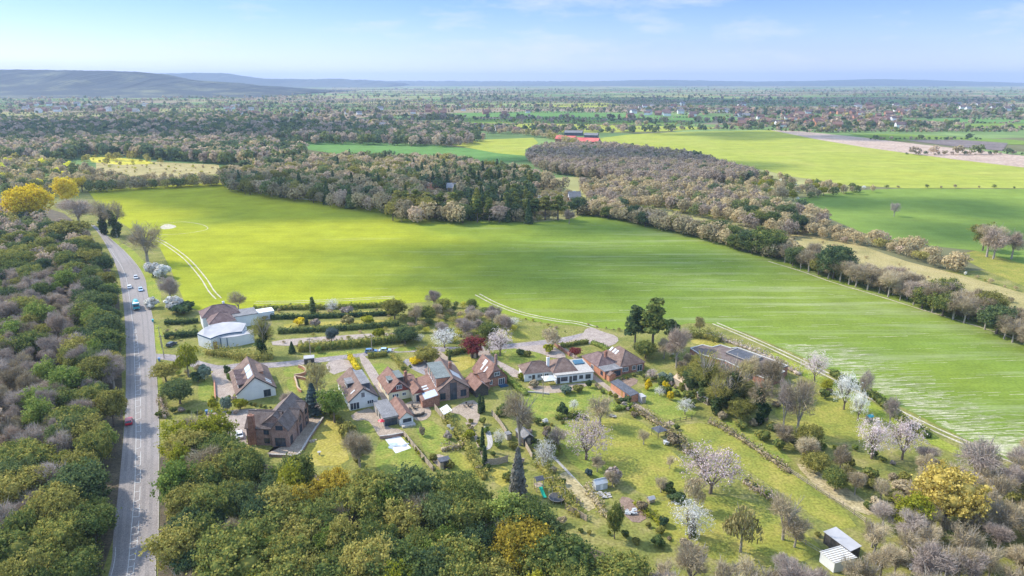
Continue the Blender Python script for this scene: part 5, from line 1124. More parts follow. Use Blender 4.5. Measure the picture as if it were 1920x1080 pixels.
for mat, name, label, poly in [
    ('gravel', 'driveway', 'gravel drive beside the white chalet house', [(394, 694), (430, 690), (442, 700), (441, 748), (406, 748), (402, 722)]),
    ('gravel', 'driveway', 'pinkish gravel yard behind the brick house', [(372, 780), (420, 770), (466, 766), (520, 768), (500, 790), (460, 812), (466, 838), (430, 848), (388, 805)]),
    ('gravel', 'driveway', 'pink paved forecourt of the white chalet by the lane', [(606, 680), (650, 671), (666, 690), (640, 697), (622, 704)]),
    ('gravel', 'driveway', 'long pinkish drive between the white and the cream house', [(670, 668), (684, 664), (714, 708), (738, 758), (724, 764), (700, 720)]),
    ('paving', 'patio', 'tan paved patio of the white chalet', [(656, 776), (702, 762), (722, 800), (757, 806), (752, 815), (712, 822), (700, 800), (688, 786), (664, 790)]),
    ('paving', 'patio', 'round ended patio of the cream bungalow', [(748, 762), (784, 746), (806, 764), (810, 777), (796, 789), (776, 788), (764, 772)]),
    ('gravel_dark', 'driveway', 'grey gravel drive behind the big brick house', [(750, 674), (792, 671), (810, 690), (802, 706), (772, 692)]),
    ('paving', 'patio', 'stone patio below the tall glazed gable', [(836, 772), (884, 746), (902, 762), (898, 792), (884, 804), (870, 778)]),
    ('paving', 'garden_path', 'tan path leading from the lane past the brick house', [(812, 661), (828, 657), (862, 692), (852, 698)]),
    ('gravel', 'driveway', 'curving tan drive to the clipped gable house', [(888, 656), (914, 653), (926, 672), (958, 688), (988, 704), (966, 710), (934, 692), (904, 674)]),
    ('gravel', 'driveway', 'pale forecourt of the white bungalow', [(960, 651), (1030, 645), (1068, 668), (1040, 673), (1008, 660), (975, 656)]),
    ('gravel', 'track', 'wide chalky turning area where the lane meets the field', [(1050, 643), (1075, 637), (1092, 628), (1098, 616), (1112, 614), (1130, 622), (1158, 630), (1160, 642), (1135, 652), (1108, 644), (1075, 645)]),
    ('paving', 'patio', 'paved square with a pale centre below the long lawn', [(804, 856), (830, 850), (846, 870), (826, 880)]),
    ('concrete', 'garden_path', 'curved pale garden path beyond the columnar cypresses', [(905, 800), (915, 798), (925, 825), (922, 840), (910, 845), (916, 828)]),
    ('soil', 'garden_bed', 'bare brown vegetable plot beside the blossom trees', [(1160, 930), (1186, 934), (1218, 968), (1192, 984), (1166, 962)]),
    ('gravel', 'garden_bed', 'pale rubble strip between the hedges', [(508, 638), (620, 630), (748, 622), (752, 631), (620, 643), (512, 650)]),
    ('paving', 'patio', 'rough terrace in front of the white bungalow', [(985, 722), (1040, 724), (1100, 716), (1104, 724), (1050, 738), (1000, 734)]),
    ('soil', 'garden_bed', 'brown planting beds behind the brick bungalow', [(1140, 722), (1185, 706), (1200, 715), (1175, 730), (1160, 738)]),
]: flat(name, mat, label, poly, name.replace('_', ' '))
strip('garden_path', [(1044, 646), (1076, 668), (1106, 700), (1150, 735), (1200, 765), (1240, 795), (1262, 792)], 2.0, 'paving', .052, 'long brown drive beside the brick bungalow', 'garden path')
strip('garden_path', [(1030, 850), (1060, 880), (1098, 922)], .7, 'concrete', .053, 'thin pale straight path down the plot', 'garden path')
strip('garden_path', [(875, 792), (890, 815), (900, 840), (915, 880)], 1.0, 'paving', .054, 'narrow path along the cypress plot', 'garden path')
def tramline(px, label, off=1.1, wd=.6, z=.056):
    mb = MB(); pts = wline(px, 8)
    for o in ((-off, off) if off else (0,)): ribbon(mb, pts, lambda t: wd * (1 + .35 * math.sin(t * 37) * math.sin(t * 91)), z, o)
    return tag(mb.build('track', M['chalk']), label, 'track', kind='structure')
tramline([(290, 446), (318, 462), (350, 486), (380, 520), (396, 545), (410, 560)], 'double wheel track curving through the yellow crop')
tramline([(478, 567), (560, 566), (650, 562), (740, 557)], 'wheel track along the garden side of the field', 1.3, .45)
tramline([(895, 552), (930, 570), (980, 588), (1040, 600), (1080, 605), (1116, 614)], 'chalk wheel track running to the turning area')
tramline([(1340, 606), (1420, 640), (1500, 677), (1600, 727), (1700, 780), (1800, 826), (1910, 868), (1990, 905)], 'double chalk track along the right edge of the field', 1.1, .7)
tramline([(1440, 490), (1500, 508), (1560, 529), (1640, 553), (1730, 581), (1830, 611), (1920, 641), (2050, 690)], 'single chalk track along the hedgerow side', 0, .8)
tramline([(500, 358), (540, 369), (600, 376), (680, 381), (740, 389)], 'pale chalk margin at the far edge of the crop', 0, 3.2)
tramline([(300, 421), (340, 416), (378, 421), (388, 430), (345, 438), (300, 440)], 'faint turning loop in the yellow crop', 0, .5)
sheet('track', [(298, 426), (312, 419), (334, 424), (322, 429), (305, 430)], M['chalk'], .058, 'bare chalk patch in the yellow crop', 'track', 1)
M['chalk_thin'] = plain('thin_chalk', (.22, .26, .07), (.51, .475, .33), .35, .95, scale2=4)
rc = random.Random(8); ck = MB(); FW = [G(*q)[:2] for q in FIELD]
dv = Vector((math.cos(R(4.5)), math.sin(R(4.5)))); nv = Vector((-dv.y, dv.x)); o_ = Vector(G(1690, 745)[:2])
def bar(a, b, w0):
    m_ = a.lerp(b, .5) + nv * rc.uniform(-.12, .12); ribbon(ck, [a, m_, b], lambda t: w0 * rc.uniform(.5, 1.2), rc.uniform(.046, .105))
for k in range(-6, 34):       # wheel lines of the sprayer every twelve metres, chalk showing through in broken lengths
    for off in (-.9, .9):
        s_ = -170.0
        while s_ < 90:
            l = rc.uniform(3, 16); a = o_ + nv * (k * 6.2 + off) + dv * s_; b = a + dv * l
            near = max(0, (s_ + 120) / 210)
            if k % 2 == 0 and rc.random() < .22 + .75 * near and inside(a, FW) and inside(b, FW): bar(a, b, rc.uniform(.10, .30))
            s_ += l + rc.uniform(1, 8)
hl = wline([(1420, 648), (1500, 686), (1600, 735), (1700, 788), (1800, 834), (1900, 876)], 30)
for a in hl:                  # scuffed chalk where the drill turns along the right hand headland
    for _ in range(8):
        s_ = 4.5 + rc.random() ** 2 * 26; p_ = a + dv * s_ + nv * rc.uniform(-1.2, 1.2); b = p_ + dv * rc.uniform(2, 9)
        if inside(p_, FW) and inside(b, FW): bar(p_, b, rc.uniform(.1, .5) * (1.15 - s_ / 36))
tag(ck.build('chalk_streaks', M['chalk_thin']), 'bare chalk streaks along the drill lines of the crop', 'chalk', kind='stuff')

# ------------------------------------------------------------------ hedges, walls, fences
hseed = [0]
def hedge(px, hgt, wid, mat, label, group=None, name='hedge', wob=.25):
    hseed[0] += 1; nr = np.random.default_rng(hseed[0]); pts = wline(px, 8); o = pts[0]
    L_ = sum((b - a).length for a, b in zip(pts, pts[1:])); n = int(L_ * (hgt * 2 + wid) * 9); core = MB(); P = []
    seg = np.array([(b - a).length for a, b in zip(pts, pts[1:])]); cum = np.concatenate([[0], np.cumsum(seg)])
    s = nr.uniform(0, L_, n); i = np.clip(np.searchsorted(cum, s) - 1, 0, len(seg) - 1); t = ((s - cum[i]) / np.maximum(seg[i], 1e-6))[:, None]
    A = np.array([tuple(p) for p in pts]); c2 = A[i] * (1 - t) + A[i + 1] * t; d = (A[i + 1] - A[i]); d /= np.linalg.norm(d, axis=1)[:, None] + 1e-9; nrm = np.stack([-d[:, 1], d[:, 0]], 1)
    hh = hgt * (1 + wob * np.sin(s * 1.1 + 2 * np.sin(s * .37)) * .6 + wob * .5 * np.sin(s * 3.1)); u = nr.uniform(0, 2 * 1 + wid / hgt, n)
    side = np.where(u < 1, -1, np.where(u < 2, 1, 0)); rag = .1 if mat in ('dark', 'ever', 'gold', 'fresh') else .45
    off = np.where(side == 0, nr.uniform(-.5, .5, n), side * .5) * wid * nr.uniform(1 - rag, 1 + rag, n) + rag * .8 * np.sin(s * .9 + nr.uniform(0, 6)); hh = hh * nr.uniform(1 - rag * .6, 1 + rag * 1.2, n); z = np.where(side == 0, hh, hh * np.where(u < 1, u, u - 1)) * nr.uniform(.92, 1.06, n)
    c = np.stack([c2[:, 0] + nrm[:, 0] * off - o.x, c2[:, 1] + nrm[:, 1] * off - o.y, np.maximum(z, .05)], 1)
    nn_ = np.stack([nrm[:, 0] * side, nrm[:, 1] * side, (side == 0) * 1.0 + .2], 1); P = leaf_quads(nr, c, nn_, .15, 1.1)
    for a, b in zip(pts, pts[1:]):
        dd = b - a
        if dd.length < 1e-6: continue
        dd = dd.normalized(); q = Vector((-dd.y, dd.x)) * wid * (.42 if rag < .2 else .25); a2, b2 = a - o, b - o
        core.prism([tuple(a2 + q), tuple(a2 - q), tuple(b2 - q), tuple(b2 + q)], 0, hgt * (.86 if rag < .2 else .6))
    ob = link(name, soup(name, P, nr.choice(2, len(P), p=(.62, .38)), core, [M[mat], M[{'brown': 'olive', 'mauve': 'olive', 'pinkish': 'olive', 'dark': 'ever', 'ever': 'olive', 'olive': 'ever', 'gold': 'lime', 'lime': 'olive', 'fresh': 'ever'}.get(mat, mat)]])); ob.location = (o.x, o.y, 0)
    return tag(ob, label, 'hedge', group)
for a in [
    ([(475, 583), (540, 580), (620, 579), (700, 576), (745, 572)], 1.7, 2.2, 'ever', 'uppermost low dark hedge along the crop field edge'),
    ([(508, 598), (580, 597), (660, 594), (742, 590)], 1.7, 1.8, 'dark', 'second dark clipped hedge below the field edge'),
    ([(522, 625), (600, 621), (680, 616), (748, 610)], 1.9, 2, 'dark', 'third dark clipped hedge above the rubble strip'),
    ([(560, 658), (640, 652), (690, 647), (740, 641), (778, 634)], 2.6, 3, 'ever', 'tall green hedge along the lane opposite the houses'),
    ([(512, 672), (470, 675), (425, 668), (388, 664)], 2.6, 3.4, 'olive', 'loose olive hedge in front of the curved white house'),
    ([(310, 608), (345, 607), (372, 604)], 1.7, 2, 'dark', 'short dark hedge left of the plum roof beside the main road'),
    ([(310, 634), (342, 632), (372, 629)], 2.0, 2.2, 'dark', 'short clipped hedge beside the drive of the curved house'),
    ([(690, 671), (712, 669), (726, 667)], 1.8, 1.6, 'ever', 'clipped green hedge beside the parked blue cars'),
    ([(735, 668), (746, 680), (756, 692)], 1.5, 1.5, 'olive', 'olive hedge between the front lawn and the grey drive'),
    ([(656, 671), (662, 682), (672, 696)], 1.6, 1.5, 'gold', 'bright yellow hedge beside the white chalet drive'),
    ([(836, 667), (868, 661), (890, 657)], 1.8, 1.8, 'ever', 'green hedge on the lane side of the square front lawn'),
    ([(1052, 652), (1080, 647), (1102, 643)], 1.4, 1.6, 'ever', 'green hedge at the chalky turning area'),
    ([(833, 786), (850, 802), (866, 826)], 1.6, 2, 'olive', 'olive hedge right of the long lawn'),
    ([(872, 830), (886, 862), (908, 900)], 1.5, 1.8, 'olive', 'olive hedge running down to the grey conifer'),
    ([(828, 846), (846, 842), (864, 839)], 1.4, 1.8, 'brown', 'brown hedge across the bottom of the long lawn'),
    ([(1008, 868), (1035, 905), (1062, 940), (1088, 970)], 1.7, 2.2, 'olive', 'dark olive hedge beside the green slide'),
    ([(1042, 786), (1064, 783), (1086, 779)], 1.1, 1.6, 'ever', 'short clipped hedge on the bungalow lawn'),
    ([(1150, 770), (1186, 763)], 1.2, 1.6, 'fresh', 'short bright green hedge left of the brick outbuilding'),
    ([(1190, 768), (1230, 793), (1265, 820), (1292, 852)], 1.2, 2.4, 'brown', 'brambly brown hedge between the two meadows'),
    ([(1330, 792), (1380, 818), (1430, 852), (1482, 888)], 1.0, 1.8, 'brown', 'low brown bramble row along the rail fence'),
    ([(1560, 702), (1600, 724), (1640, 747), (1690, 790), (1740, 822)], 1.6, 2.4, 'ever', 'dark hedge between the blossom trees and the chalk track'),
    ([(1325, 628), (1360, 640), (1420, 662), (1500, 704)], 1.3, 2.0, 'mauve', 'reddish brown hedge behind the flat roofed building'),
    ([(1290, 632), (1320, 634), (1350, 642)], 2.6, 3.4, 'olive', 'yellowish olive hedge at the corner of the field'),
    ([(1395, 905), (1430, 925), (1462, 950)], 1.2, 2.0, 'pinkish', 'reddish brown bramble row beside the lowest lawn'),
    ([(1100, 912), (1120, 945), (1150, 985)], 1.0, 1.6, 'brown', 'scrubby brown hedge left of the vegetable plot'),
    ([(1190, 945), (1215, 965), (1240, 985)], 1.1, 1.6, 'lime', 'yellow-green hedge at the end of the vegetable plot'),
    ([(925, 690), (945, 705), (962, 722), (985, 742)], 1.4, 1.8, 'fresh', 'green hedge between the clipped gable house and the bungalow'),
    ([(300, 745), (305, 765), (310, 785)], 1.4, 1.4, 'pinkish', 'pink-brown hedge beside the main road verge'),
    ([(1110, 645), (1128, 652), (1140, 660)], 1.3, 1.6, 'fresh', 'small green hedge behind the brick bungalow'),
]: hedge(*a)
def wallrun(px, hgt, th, mat, label, name='garden_wall', cat='wall', coping=None):
    pts = wline(px, 6); o = pts[0]; mb = MB(); cp = MB()
    for a, b in zip(pts, pts[1:]):
        d = b - a
        if d.length < 1e-6: continue
        d = d.normalized(); q = Vector((-d.y, d.x)); a2, b2 = a - o, b - o
        mb.prism([tuple(a2 + q * th / 2), tuple(a2 - q * th / 2), tuple(b2 - q * th / 2), tuple(b2 + q * th / 2)], 0, hgt)
        k = th / 2 + .04; cp.prism([tuple(a2 + q * k), tuple(a2 - q * k), tuple(b2 - q * k), tuple(b2 + q * k)], hgt + .003, hgt + .09)
    r = empty(name, (o.x, o.y, 0), 0, label, cat); mb.build('wall', M[mat], r); cp.build('coping', M[coping or mat], r); return r
wallrun([(560, 689.5), (569, 692.5), (573.5, 697.5), (571.5, 703), (562, 706), (552, 707.5)], 1.0, .35, 'orange_brick', 'curved red brick wall round the small lawn', coping='tile_tan')
wallrun([(552.5, 709), (556, 720), (558.5, 730), (565, 736)], .8, .35, 'orange_brick', 'low winding brick wall beside the olive weeping tree', coping='tile_tan')
wallrun([(553, 708.6), (563, 710.5), (573, 712.5)], .8, .35, 'orange_brick', 'short straight brick wall crossing the small lawn', coping='tile_tan')
wallrun([(505, 856), (535, 857), (560, 855), (583, 820), (606, 786)], .7, .4, 'old_brick', 'dark retaining wall round the brick house terrace', coping='concrete')
wallrun([(402, 716), (403, 735), (404, 752)], .7, .3, 'orange_brick', 'thin brick wall beside the gravel drive')
wallrun([(712, 823), (735, 820), (757, 816)], .8, .35, 'old_brick', 'low retaining wall above the white sheeting', coping='concrete')
wallrun([(1040, 647), (1052, 656), (1068, 668)], 1.0, .3, 'brick', 'brick wall beside the bungalow forecourt')
wallrun([(985, 736), (1005, 737), (1030, 740)], .4, .3, 'concrete', 'low stone edge in front of the gazebo terrace')
flat('patio', 'paving', 'grey terrace around the brick house', [(500, 850), (535, 854), (558, 852), (604, 785), (578, 780), (540, 832)], 'patio', 0)
def fence(px, hgt, mat, label, rails=0, step=2.4, name='garden_fence'):
    pts = wline(px, 1); o = pts[0]; r = empty(name, (o.x, o.y, 0), 0, label, 'fence'); acc = 0
    body = MB(); posts = []
    for a, b in zip(pts, pts[1:]):
        L_ = (b - a).length; n = max(1, round(L_ / step)); d = (b - a).normalized(); q = Vector((-d.y, d.x)) * .03
        for i in range(n):
            p, p2 = a + (b - a) * i / n - o, a + (b - a) * (i + 1) / n - o; posts.append(p)
            if rails:
                for k in range(rails): z = hgt * (k + .7) / rails; body.tube((p.x, p.y, z), (p2.x, p2.y, z), .055, .055, 5)
            else: body.prism([tuple(p + q), tuple(p - q), tuple(p2 - q), tuple(p2 + q)], .05, hgt)
    posts.append(pts[-1] - o); body.build('rail' if rails else 'panel', M[mat], r)
    pm = MB(); pm.box(-.07, -.07, -.1, .07, .07, hgt + .1); me = pm.mesh('post', [M[mat]])
    for p in posts[:60]: ob = link('post', me, r); ob.location = (p.x, p.y, 0)
    return r
fence([(757, 817), (782, 848), (812, 884)], 1.6, 'timber', 'pale board fence below the white sheeting')
fence([(815, 768), (824, 779), (834, 792)], 1.8, 'timber', 'grey board fence beside the shaded seat')
fence([(922, 778), (938, 797), (950, 816)], 1.6, 'timber', 'board fence left of the tiny pale store')
fence([(915, 873), (935, 871), (952, 866)], 1.8, 'timber', 'weathered fence screen behind the grey conifer')
fence([(985, 838), (992, 850), (998, 862)], 1.6, 'timber', 'pale fence panels below the dark shed')
fence([(1255, 795), (1275, 790), (1297, 786)], 1.1, 'dark_timber', 'dark little post and rail fence across the path end', 2)
fence([(1362, 808), (1400, 832), (1440, 858), (1478, 884)], 1.1, 'timber', 'timber rail fence above the bramble row', 2, 3)
fence([(1480, 886), (1530, 918), (1580, 950), (1622, 980)], 1.2, 'timber', 'grey rail fence beside the dry reeds', 3, 3)
fence([(1060, 955), (1080, 965), (1100, 978)], 1.5, 'timber', 'broken pale fence at the wood edge')
fence([(1470, 1000), (1510, 1022), (1540, 1040)], 1.1, 'timber', 'rail fence leading to the ribbed white shed', 2, 3)

# ------------------------------------------------------------------ garden trees and bushes
for a in [
    ('bare', 277, 493, 416, 78, 'large many-stemmed bare tree on the main road bend', 'brown'),
    ('ivy', 197, 440, 370, 46, 'left one of two ivy clad trees at the top of the main road', 'tan'),
    ('ivy', 219, 445, 372, 50, 'right one of two ivy clad trees at the top of the main road', 'brown'),
    ('ever', 63, 418, 346, 72, 'big bright yellow tree behind the left wood', 'gold'),
    ('ever', 127, 386, 331, 36, 'smaller round bright yellow tree behind the left wood', 'gold'),
    ('open', 138, 462, 412, 76, 'domed olive tree in the left wood near the road bend', 'olive'),
    ('thicket', 150, 425, 370, 70, 'bare tan tree between the yellow trees and the ivy pair', 'pinkish'),
    ('shrub', 288, 517, 492, 34, 'white blossoming bush by the large bare tree, nearer the road', 'white'),
    ('shrub', 306, 521, 494, 34, 'white blossoming bush by the large bare tree, on the field side', 'white'),
    ('shrub', 285, 577, 556, 28, 'small white blossom bush close to the main road kerb', 'white'),
    ('thicket', 322, 572, 514, 46, 'bare tree with white blossom bushes at its foot', 'mauve'),
    ('shrub', 328, 584, 556, 40, 'white flowering bush below the bare tree by the kerb', 'white'),
    ('shrub', 345, 588, 568, 50, 'dark green bush left of the plum roofed house', 'dark'),
    ('bare', 447, 582, 545, 40, 'round bare tree behind the curved white house', 'brown'),
    ('ivy', 495, 667, 590, 56, 'tall greenish tree in front of the curved white house', 'olive'),
    ('willow', 354, 707, 634, 56, 'golden weeping tree beside the main road', 'lime'),
    ('open', 312, 716, 680, 52, 'olive green tree at the lane corner', 'olive'),
    ('ever', 338, 757, 712, 56, 'dark green tree beside the small lawn', 'dark'),
    ('shrub', 384, 713, 685, 28, 'silvery white bush beside the gravel drive', 'grey'),
    ('shrub', 372, 716, 696, 24, 'dark bush left of the silvery bush', 'dark'),
    ('shrub', 401, 769, 743, 22, 'yellow rounded bush in the row below the white chalet', 'lime'),
    ('shrub', 426, 771, 744, 22, 'silver-grey rounded bush in the row below the white chalet', 'grey'),
    ('shrub', 450, 768, 747, 26, 'yellow-green rounded bush in the row below the white chalet', 'lime'),
    ('shrub', 426, 702, 684, 14, 'small dark bush at the top of the gravel drive', 'dark'),
    ('shrub', 432, 716, 700, 14, 'small green bush beside the chalet wall', 'fresh'),
    ('willow', 597, 748, 672, 52, 'pale olive weeping tree behind the brick house', 'budding'),
    ('conifer', 588, 776, 718, 36, 'blue-grey conifer behind the brick house', 'bluegrey'),
    ('ever', 612, 775, 735, 44, 'purplish dark tree beside the blue-grey conifer', 'mauve'),
    ('ever', 572, 770, 746, 26, 'small dark tree at the corner of the brick house', 'dark'),
    ('thicket', 540, 765, 735, 34, 'pink-brown bare shrub tree between the chalet and the brick house', 'pinkish'),
    ('open', 627, 792, 728, 56, 'bright green bushy tree left of the white chalet', 'fresh'),
    ('shrub', 652, 820, 790, 36, 'reddish green bush below the bright green tree', 'olive'),
    ('thicket', 675, 876, 806, 66, 'bare brown bush at the end of the dry lawn', 'brown'),
    ('bare', 975, 835, 728, 82, 'large bare tree rising beside the dark timber shed', 'brown'),
    ('conifer', 971, 930, 838, 36, 'tall grey columnar conifer at the wood edge', 'greybrown'),
    ('column', 900, 775, 738, 9, 'slim cypress nearest the clipped gable house', 'dark'),
    ('column', 906, 772, 742, 8, 'second slim cypress of the upper pair', 'dark'),
    ('column', 905, 845, 800, 9, 'slim cypress halfway down the path plot', 'dark'),
    ('column', 909, 872, 835, 10, 'slim cypress at the lower end of the path plot', 'dark'),
    ('column', 843, 676, 660, 6, 'tiny dark cypress beside the tan path', 'dark'),
    ('column', 587, 588, 556, 12, 'dark columnar cypress at the crop field edge', 'dark'),
    ('column', 575, 609, 594, 8, 'small dark cypress in the upper gardens', 'dark'),
    ('blossom', 624, 586, 563, 26, 'round white blossom tree at the crop field edge', 'white'),
    ('blossom', 937, 668, 622, 50, 'spreading pale pink blossom tree by the loop drive', 'blush'),
    ('blossom', 834, 652, 618, 44, 'bushy white blossom tree beside the lane', 'white'),
    ('blossom', 785, 640, 628, 22, 'small white blossom tree at the lane bend', 'white'),
    ('blossom', 963, 612, 596, 22, 'small pale blossom tree on the field bank', 'white'),
    ('open', 886, 670, 632, 46, 'dark red leaved tree beside the lane', 'red'),
    ('open', 1078, 671, 652, 26, 'small dark red tree behind the white bungalow', 'red'),
    ('ever', 800, 680, 652, 46, 'rounded brown-green tree beside the grey drive', 'olive'),
    ('shrub', 780, 682, 671, 30, 'low bright yellow bush beside the grey drive', 'gold'),
    ('willow', 1035, 655, 608, 44, 'tan willow-like tree at the loop drive', 'tan'),
    ('shrub', 1029, 660, 645, 22, 'small yellow-green bush under the tan tree', 'lime'),
    ('shrub', 975, 666, 655, 18, 'dark bush on the oval lawn, left one', 'dark'),
    ('shrub', 990, 668, 657, 16, 'brown-green bush on the oval lawn, right one', 'olive'),
    ('blossom', 1099, 862, 788, 80, 'large pinkish blossom tree in the orchard meadow', 'blush'),
    ('blossom', 1332, 925, 842, 108, 'biggest pale pink blossom tree beside the meadow', 'blush'),
    ('blossom', 1293, 1010, 948, 74, 'starry white blossom tree on the lowest lawn', 'white'),
    ('conifer', 1297, 1004, 962, 18, 'small dark conifer inside the starry white blossom', 'ever'),
    ('blossom', 1634, 860, 792, 66, 'pink blossom tree, left of the pair under the chalk track', 'blush'),
    ('blossom', 1691, 862, 790, 62, 'pale pink blossom tree, right of the pair under the chalk track', 'blush'),
    ('blossom', 1527, 715, 663, 46, 'pale blossom tree beside the flat roofed building', 'blush'),
    ('blossom', 1582, 768, 705, 46, 'tall sparse white blossom tree by the chalk track', 'white'),
    ('blossom', 1608, 788, 738, 34, 'slim white blossom tree on the sunny lawn', 'white'),
    ('blossom', 1284, 777, 750, 30, 'small white blossom tree on the grass plot', 'white'),
    ('blossom', 1222, 712, 694, 24, 'small blossom tree beside the yellow bushes', 'blush'),
    ('blossom', 1237, 742, 726, 20, 'low white flowering shrub tree between yellow bushes', 'white'),
    ('blossom', 1076, 770, 750, 16, 'tiny white blossom tree on the bungalow lawn', 'white'),
    ('blossom', 936, 836, 808, 22, 'white flowering bush tree beside the tiny store', 'white'),
    ('blossom', 1022, 880, 830, 38, 'creamy blossom tree below the dark shed', 'white'),
    ('shrub', 1215, 731, 709, 15, 'bright yellow bush nearest the brick bungalow', 'gold'),
    ('shrub', 1247, 737, 714, 17, 'bright yellow bush in the middle of the grass plot', 'gold'),
    ('shrub', 1256, 750, 734, 14, 'small bright yellow bush beside the white shrub', 'gold'),
    ('pine', 1190, 655, 573, 44, 'dark pine, left of the group by the field corner', 'dark'),
    ('pine', 1223, 662, 561, 58, 'tallest pine of the group by the field corner', 'ever'),
    ('pine', 1258, 652, 598, 34, 'leaning dark pine, right of the group by the field corner', 'dark'),
    ('thicket', 1268, 690, 610, 54, 'pale pinkish bare tree right of the pines', 'pinkish'),
    ('thicket', 1245, 672, 632, 40, 'bare tan tree under the pines', 'tan'),
    ('ever', 1210, 672, 640, 44, 'green bushy tree at the foot of the pines', 'ever'),
    ('willow', 1310, 628, 588, 24, 'small olive tree at the field corner', 'budding'),
    ('ivy', 1322, 752, 655, 84, 'ivy clad tree at the left of the big ivy row', 'olive'),
    ('ivy', 1372, 764, 668, 84, 'broad ivy clad tree in the middle of the big ivy row', 'budding'),
    ('ivy', 1425, 795, 700, 66, 'ivy clad tree in the big ivy row, before the flat roof', 'brown'),
    ('ivy', 1345, 775, 700, 60, 'lower ivy clad tree beside the grey boarded shed', 'olive'),
    ('ever', 1388, 790, 750, 46, 'green ivy bush tree at the foot of the ivy row', 'olive'),
    ('ever', 1300, 735, 690, 40, 'dark bushy tree behind the tan tiled building', 'dark'),
    ('thicket', 1446, 742, 668, 56, 'bare brown tree before the right end of the flat roof', 'brown'),
    ('thicket', 1405, 735, 662, 52, 'bare tan tree before the middle of the flat roof', 'tan'),
    ('bare', 1494, 815, 700, 66, 'tall forked bare tree on the sunny lawn', 'brown'),
    ('bare', 1468, 810, 705, 44, 'slender bare tree left of the forked bare tree', 'mauve'),
    ('bare', 1667, 800, 738, 34, 'thin bare tree beside the pink blossom pair', 'mauve'),
    ('bare', 1620, 748, 690, 30, 'small bare tree on the edge of the chalk track', 'mauve'),
    ('ever', 1768, 985, 880, 116, 'big golden yellow tree in the scrub at the right', 'goldtwig'),
    ('bare', 1826, 900, 820, 100, 'wide bare thorn tree under the chalk track', 'mauve'),
    ('bare', 1468, 1012, 920, 74, 'bare tree beside the rail fence, by the tin shelter', 'tan'),
    ('willow', 1388, 1035, 935, 78, 'olive-gold weeping tree on the lowest lawn', 'budding'),
    ('willow', 1300, 955, 890, 46, 'tan feathery tree before the biggest blossom', 'tan'),
    ('bare', 1124, 798, 742, 66, 'gnarled bare apple tree on the bungalow lawn', 'tan'),
    ('bare', 1046, 838, 800, 44, 'grey bare tree left of the pinkish blossom', 'mauve'),
    ('shrub', 1055, 778, 755, 24, 'round dark bush on the bungalow lawn', 'dark'),
    ('shrub', 1262, 836, 812, 26, 'brown twiggy bush below the little gazebo', 'brown'),
    ('ever', 1152, 1010, 940, 30, 'thin dark tree at the edge of the vegetable plot', 'ever'),
    ('shrub', 1103, 892, 880, 16, 'grey-blue bush beside the greenhouse', 'bluegrey'),
    ('shrub', 1150, 905, 878, 36, 'brown bush right of the greenhouse', 'mauve'),
    ('shrub', 1270, 940, 925, 34, 'dark low bush at the bottom of the orchard meadow', 'dark'),
    ('shrub', 1244, 985, 968, 22, 'dark bush beside the starry white blossom', 'dark'),
    ('shrub', 945, 778, 756, 34, 'round green bush below the clipped gable house', 'ever'),
    ('shrub', 880, 822, 805, 26, 'yellow-green bush beside the path plot', 'lime'),
    ('shrub', 792, 818, 800, 14, 'brown clipped bush left of the long lawn', 'brown'),
    ('shrub', 840, 824, 808, 18, 'brownish round bush beside the olive hedge', 'mauve'),
    ('shrub', 845, 878, 862, 18, 'green bush beside the paved square', 'olive'),
    ('shrub', 812, 866, 852, 16, 'low olive bush on the paved square', 'olive'),
    ('ever', 868, 920, 892, 44, 'dark leafy tree at the bottom of the lower lawn', 'dark'),
    ('shrub', 980, 712, 698, 20, 'yellow bush at the left end of the white bungalow', 'lime'),
    ('shrub', 1000, 726, 712, 20, 'tan bush before the white bungalow', 'tan'),
    ('shrub', 1060, 738, 724, 26, 'grey-green bush on the bungalow terrace', 'grey'),
    ('shrub', 1084, 735, 722, 24, 'dark green bush on the bungalow terrace', 'olive'),
    ('shrub', 1104, 727, 712, 14, 'dark bush at the right end of the white bungalow', 'dark'),
    ('ever', 740, 598, 560, 42, 'brown-green tree at the end of the upper hedges', 'olive'),
    ('ever', 622, 640, 614, 24, 'grey-green round tree in the rubble strip', 'bluegrey'),
    ('ever', 760, 645, 614, 44, 'dark rounded tree at the end of the lane hedge', 'dark'),
    ('conifer', 548, 662, 640, 14, 'small dark conifer beside the lane hedge', 'dark'),
    ('shrub', 598, 662, 648, 12, 'clipped green ball on the lane verge', 'fresh'),
    ('shrub', 562, 610, 596, 24, 'yellow bush in the yellowish garden strip', 'gold'),
    ('shrub', 591, 612, 597, 20, 'tan bush in the yellowish garden strip', 'pinkish'),
    ('shrub', 655, 608, 592, 26, 'budding tan bush in the yellowish garden strip', 'budding'),
    ('shrub', 690, 608, 592, 30, 'golden olive bush in the yellowish garden strip', 'lime'),
    ('shrub', 712, 635, 616, 24, 'lime green bush over the rubble strip', 'lime'),
    ('shrub', 650, 590, 574, 24, 'purplish bush below the white blossom tree', 'mauve'),
    ('open', 918, 662, 640, 20, 'small spring green tree beside the lane', 'fresh'),
    ('thicket', 1850, 482, 416, 60, 'tan tree, middle of the clump on the green field edge', 'tan'),
    ('open', 1842, 470, 418, 44, 'golden olive tree at the back of the clump', 'olive'),
    ('thicket', 1896, 486, 428, 48, 'pinkish bare tree at the right of the clump', 'pinkish'),
    ('thicket', 1862, 486, 424, 54, 'pinkish bare tree at the left of the clump', 'pinkish'),
    ('bare', 1676, 406, 377, 22, 'lone bare tree in the middle of the green field', 'mauve'),
    ('ever', 1562, 522, 460, 64, 'big dark evergreen standing out of the hedgerow', 'dark'),
    ('ever', 1440, 480, 430, 70, 'broad grey-green evergreen clump in the hedgerow', 'ever'),
    ('ever', 1405, 472, 432, 50, 'dark evergreen left of the grey-green clump', 'dark'),
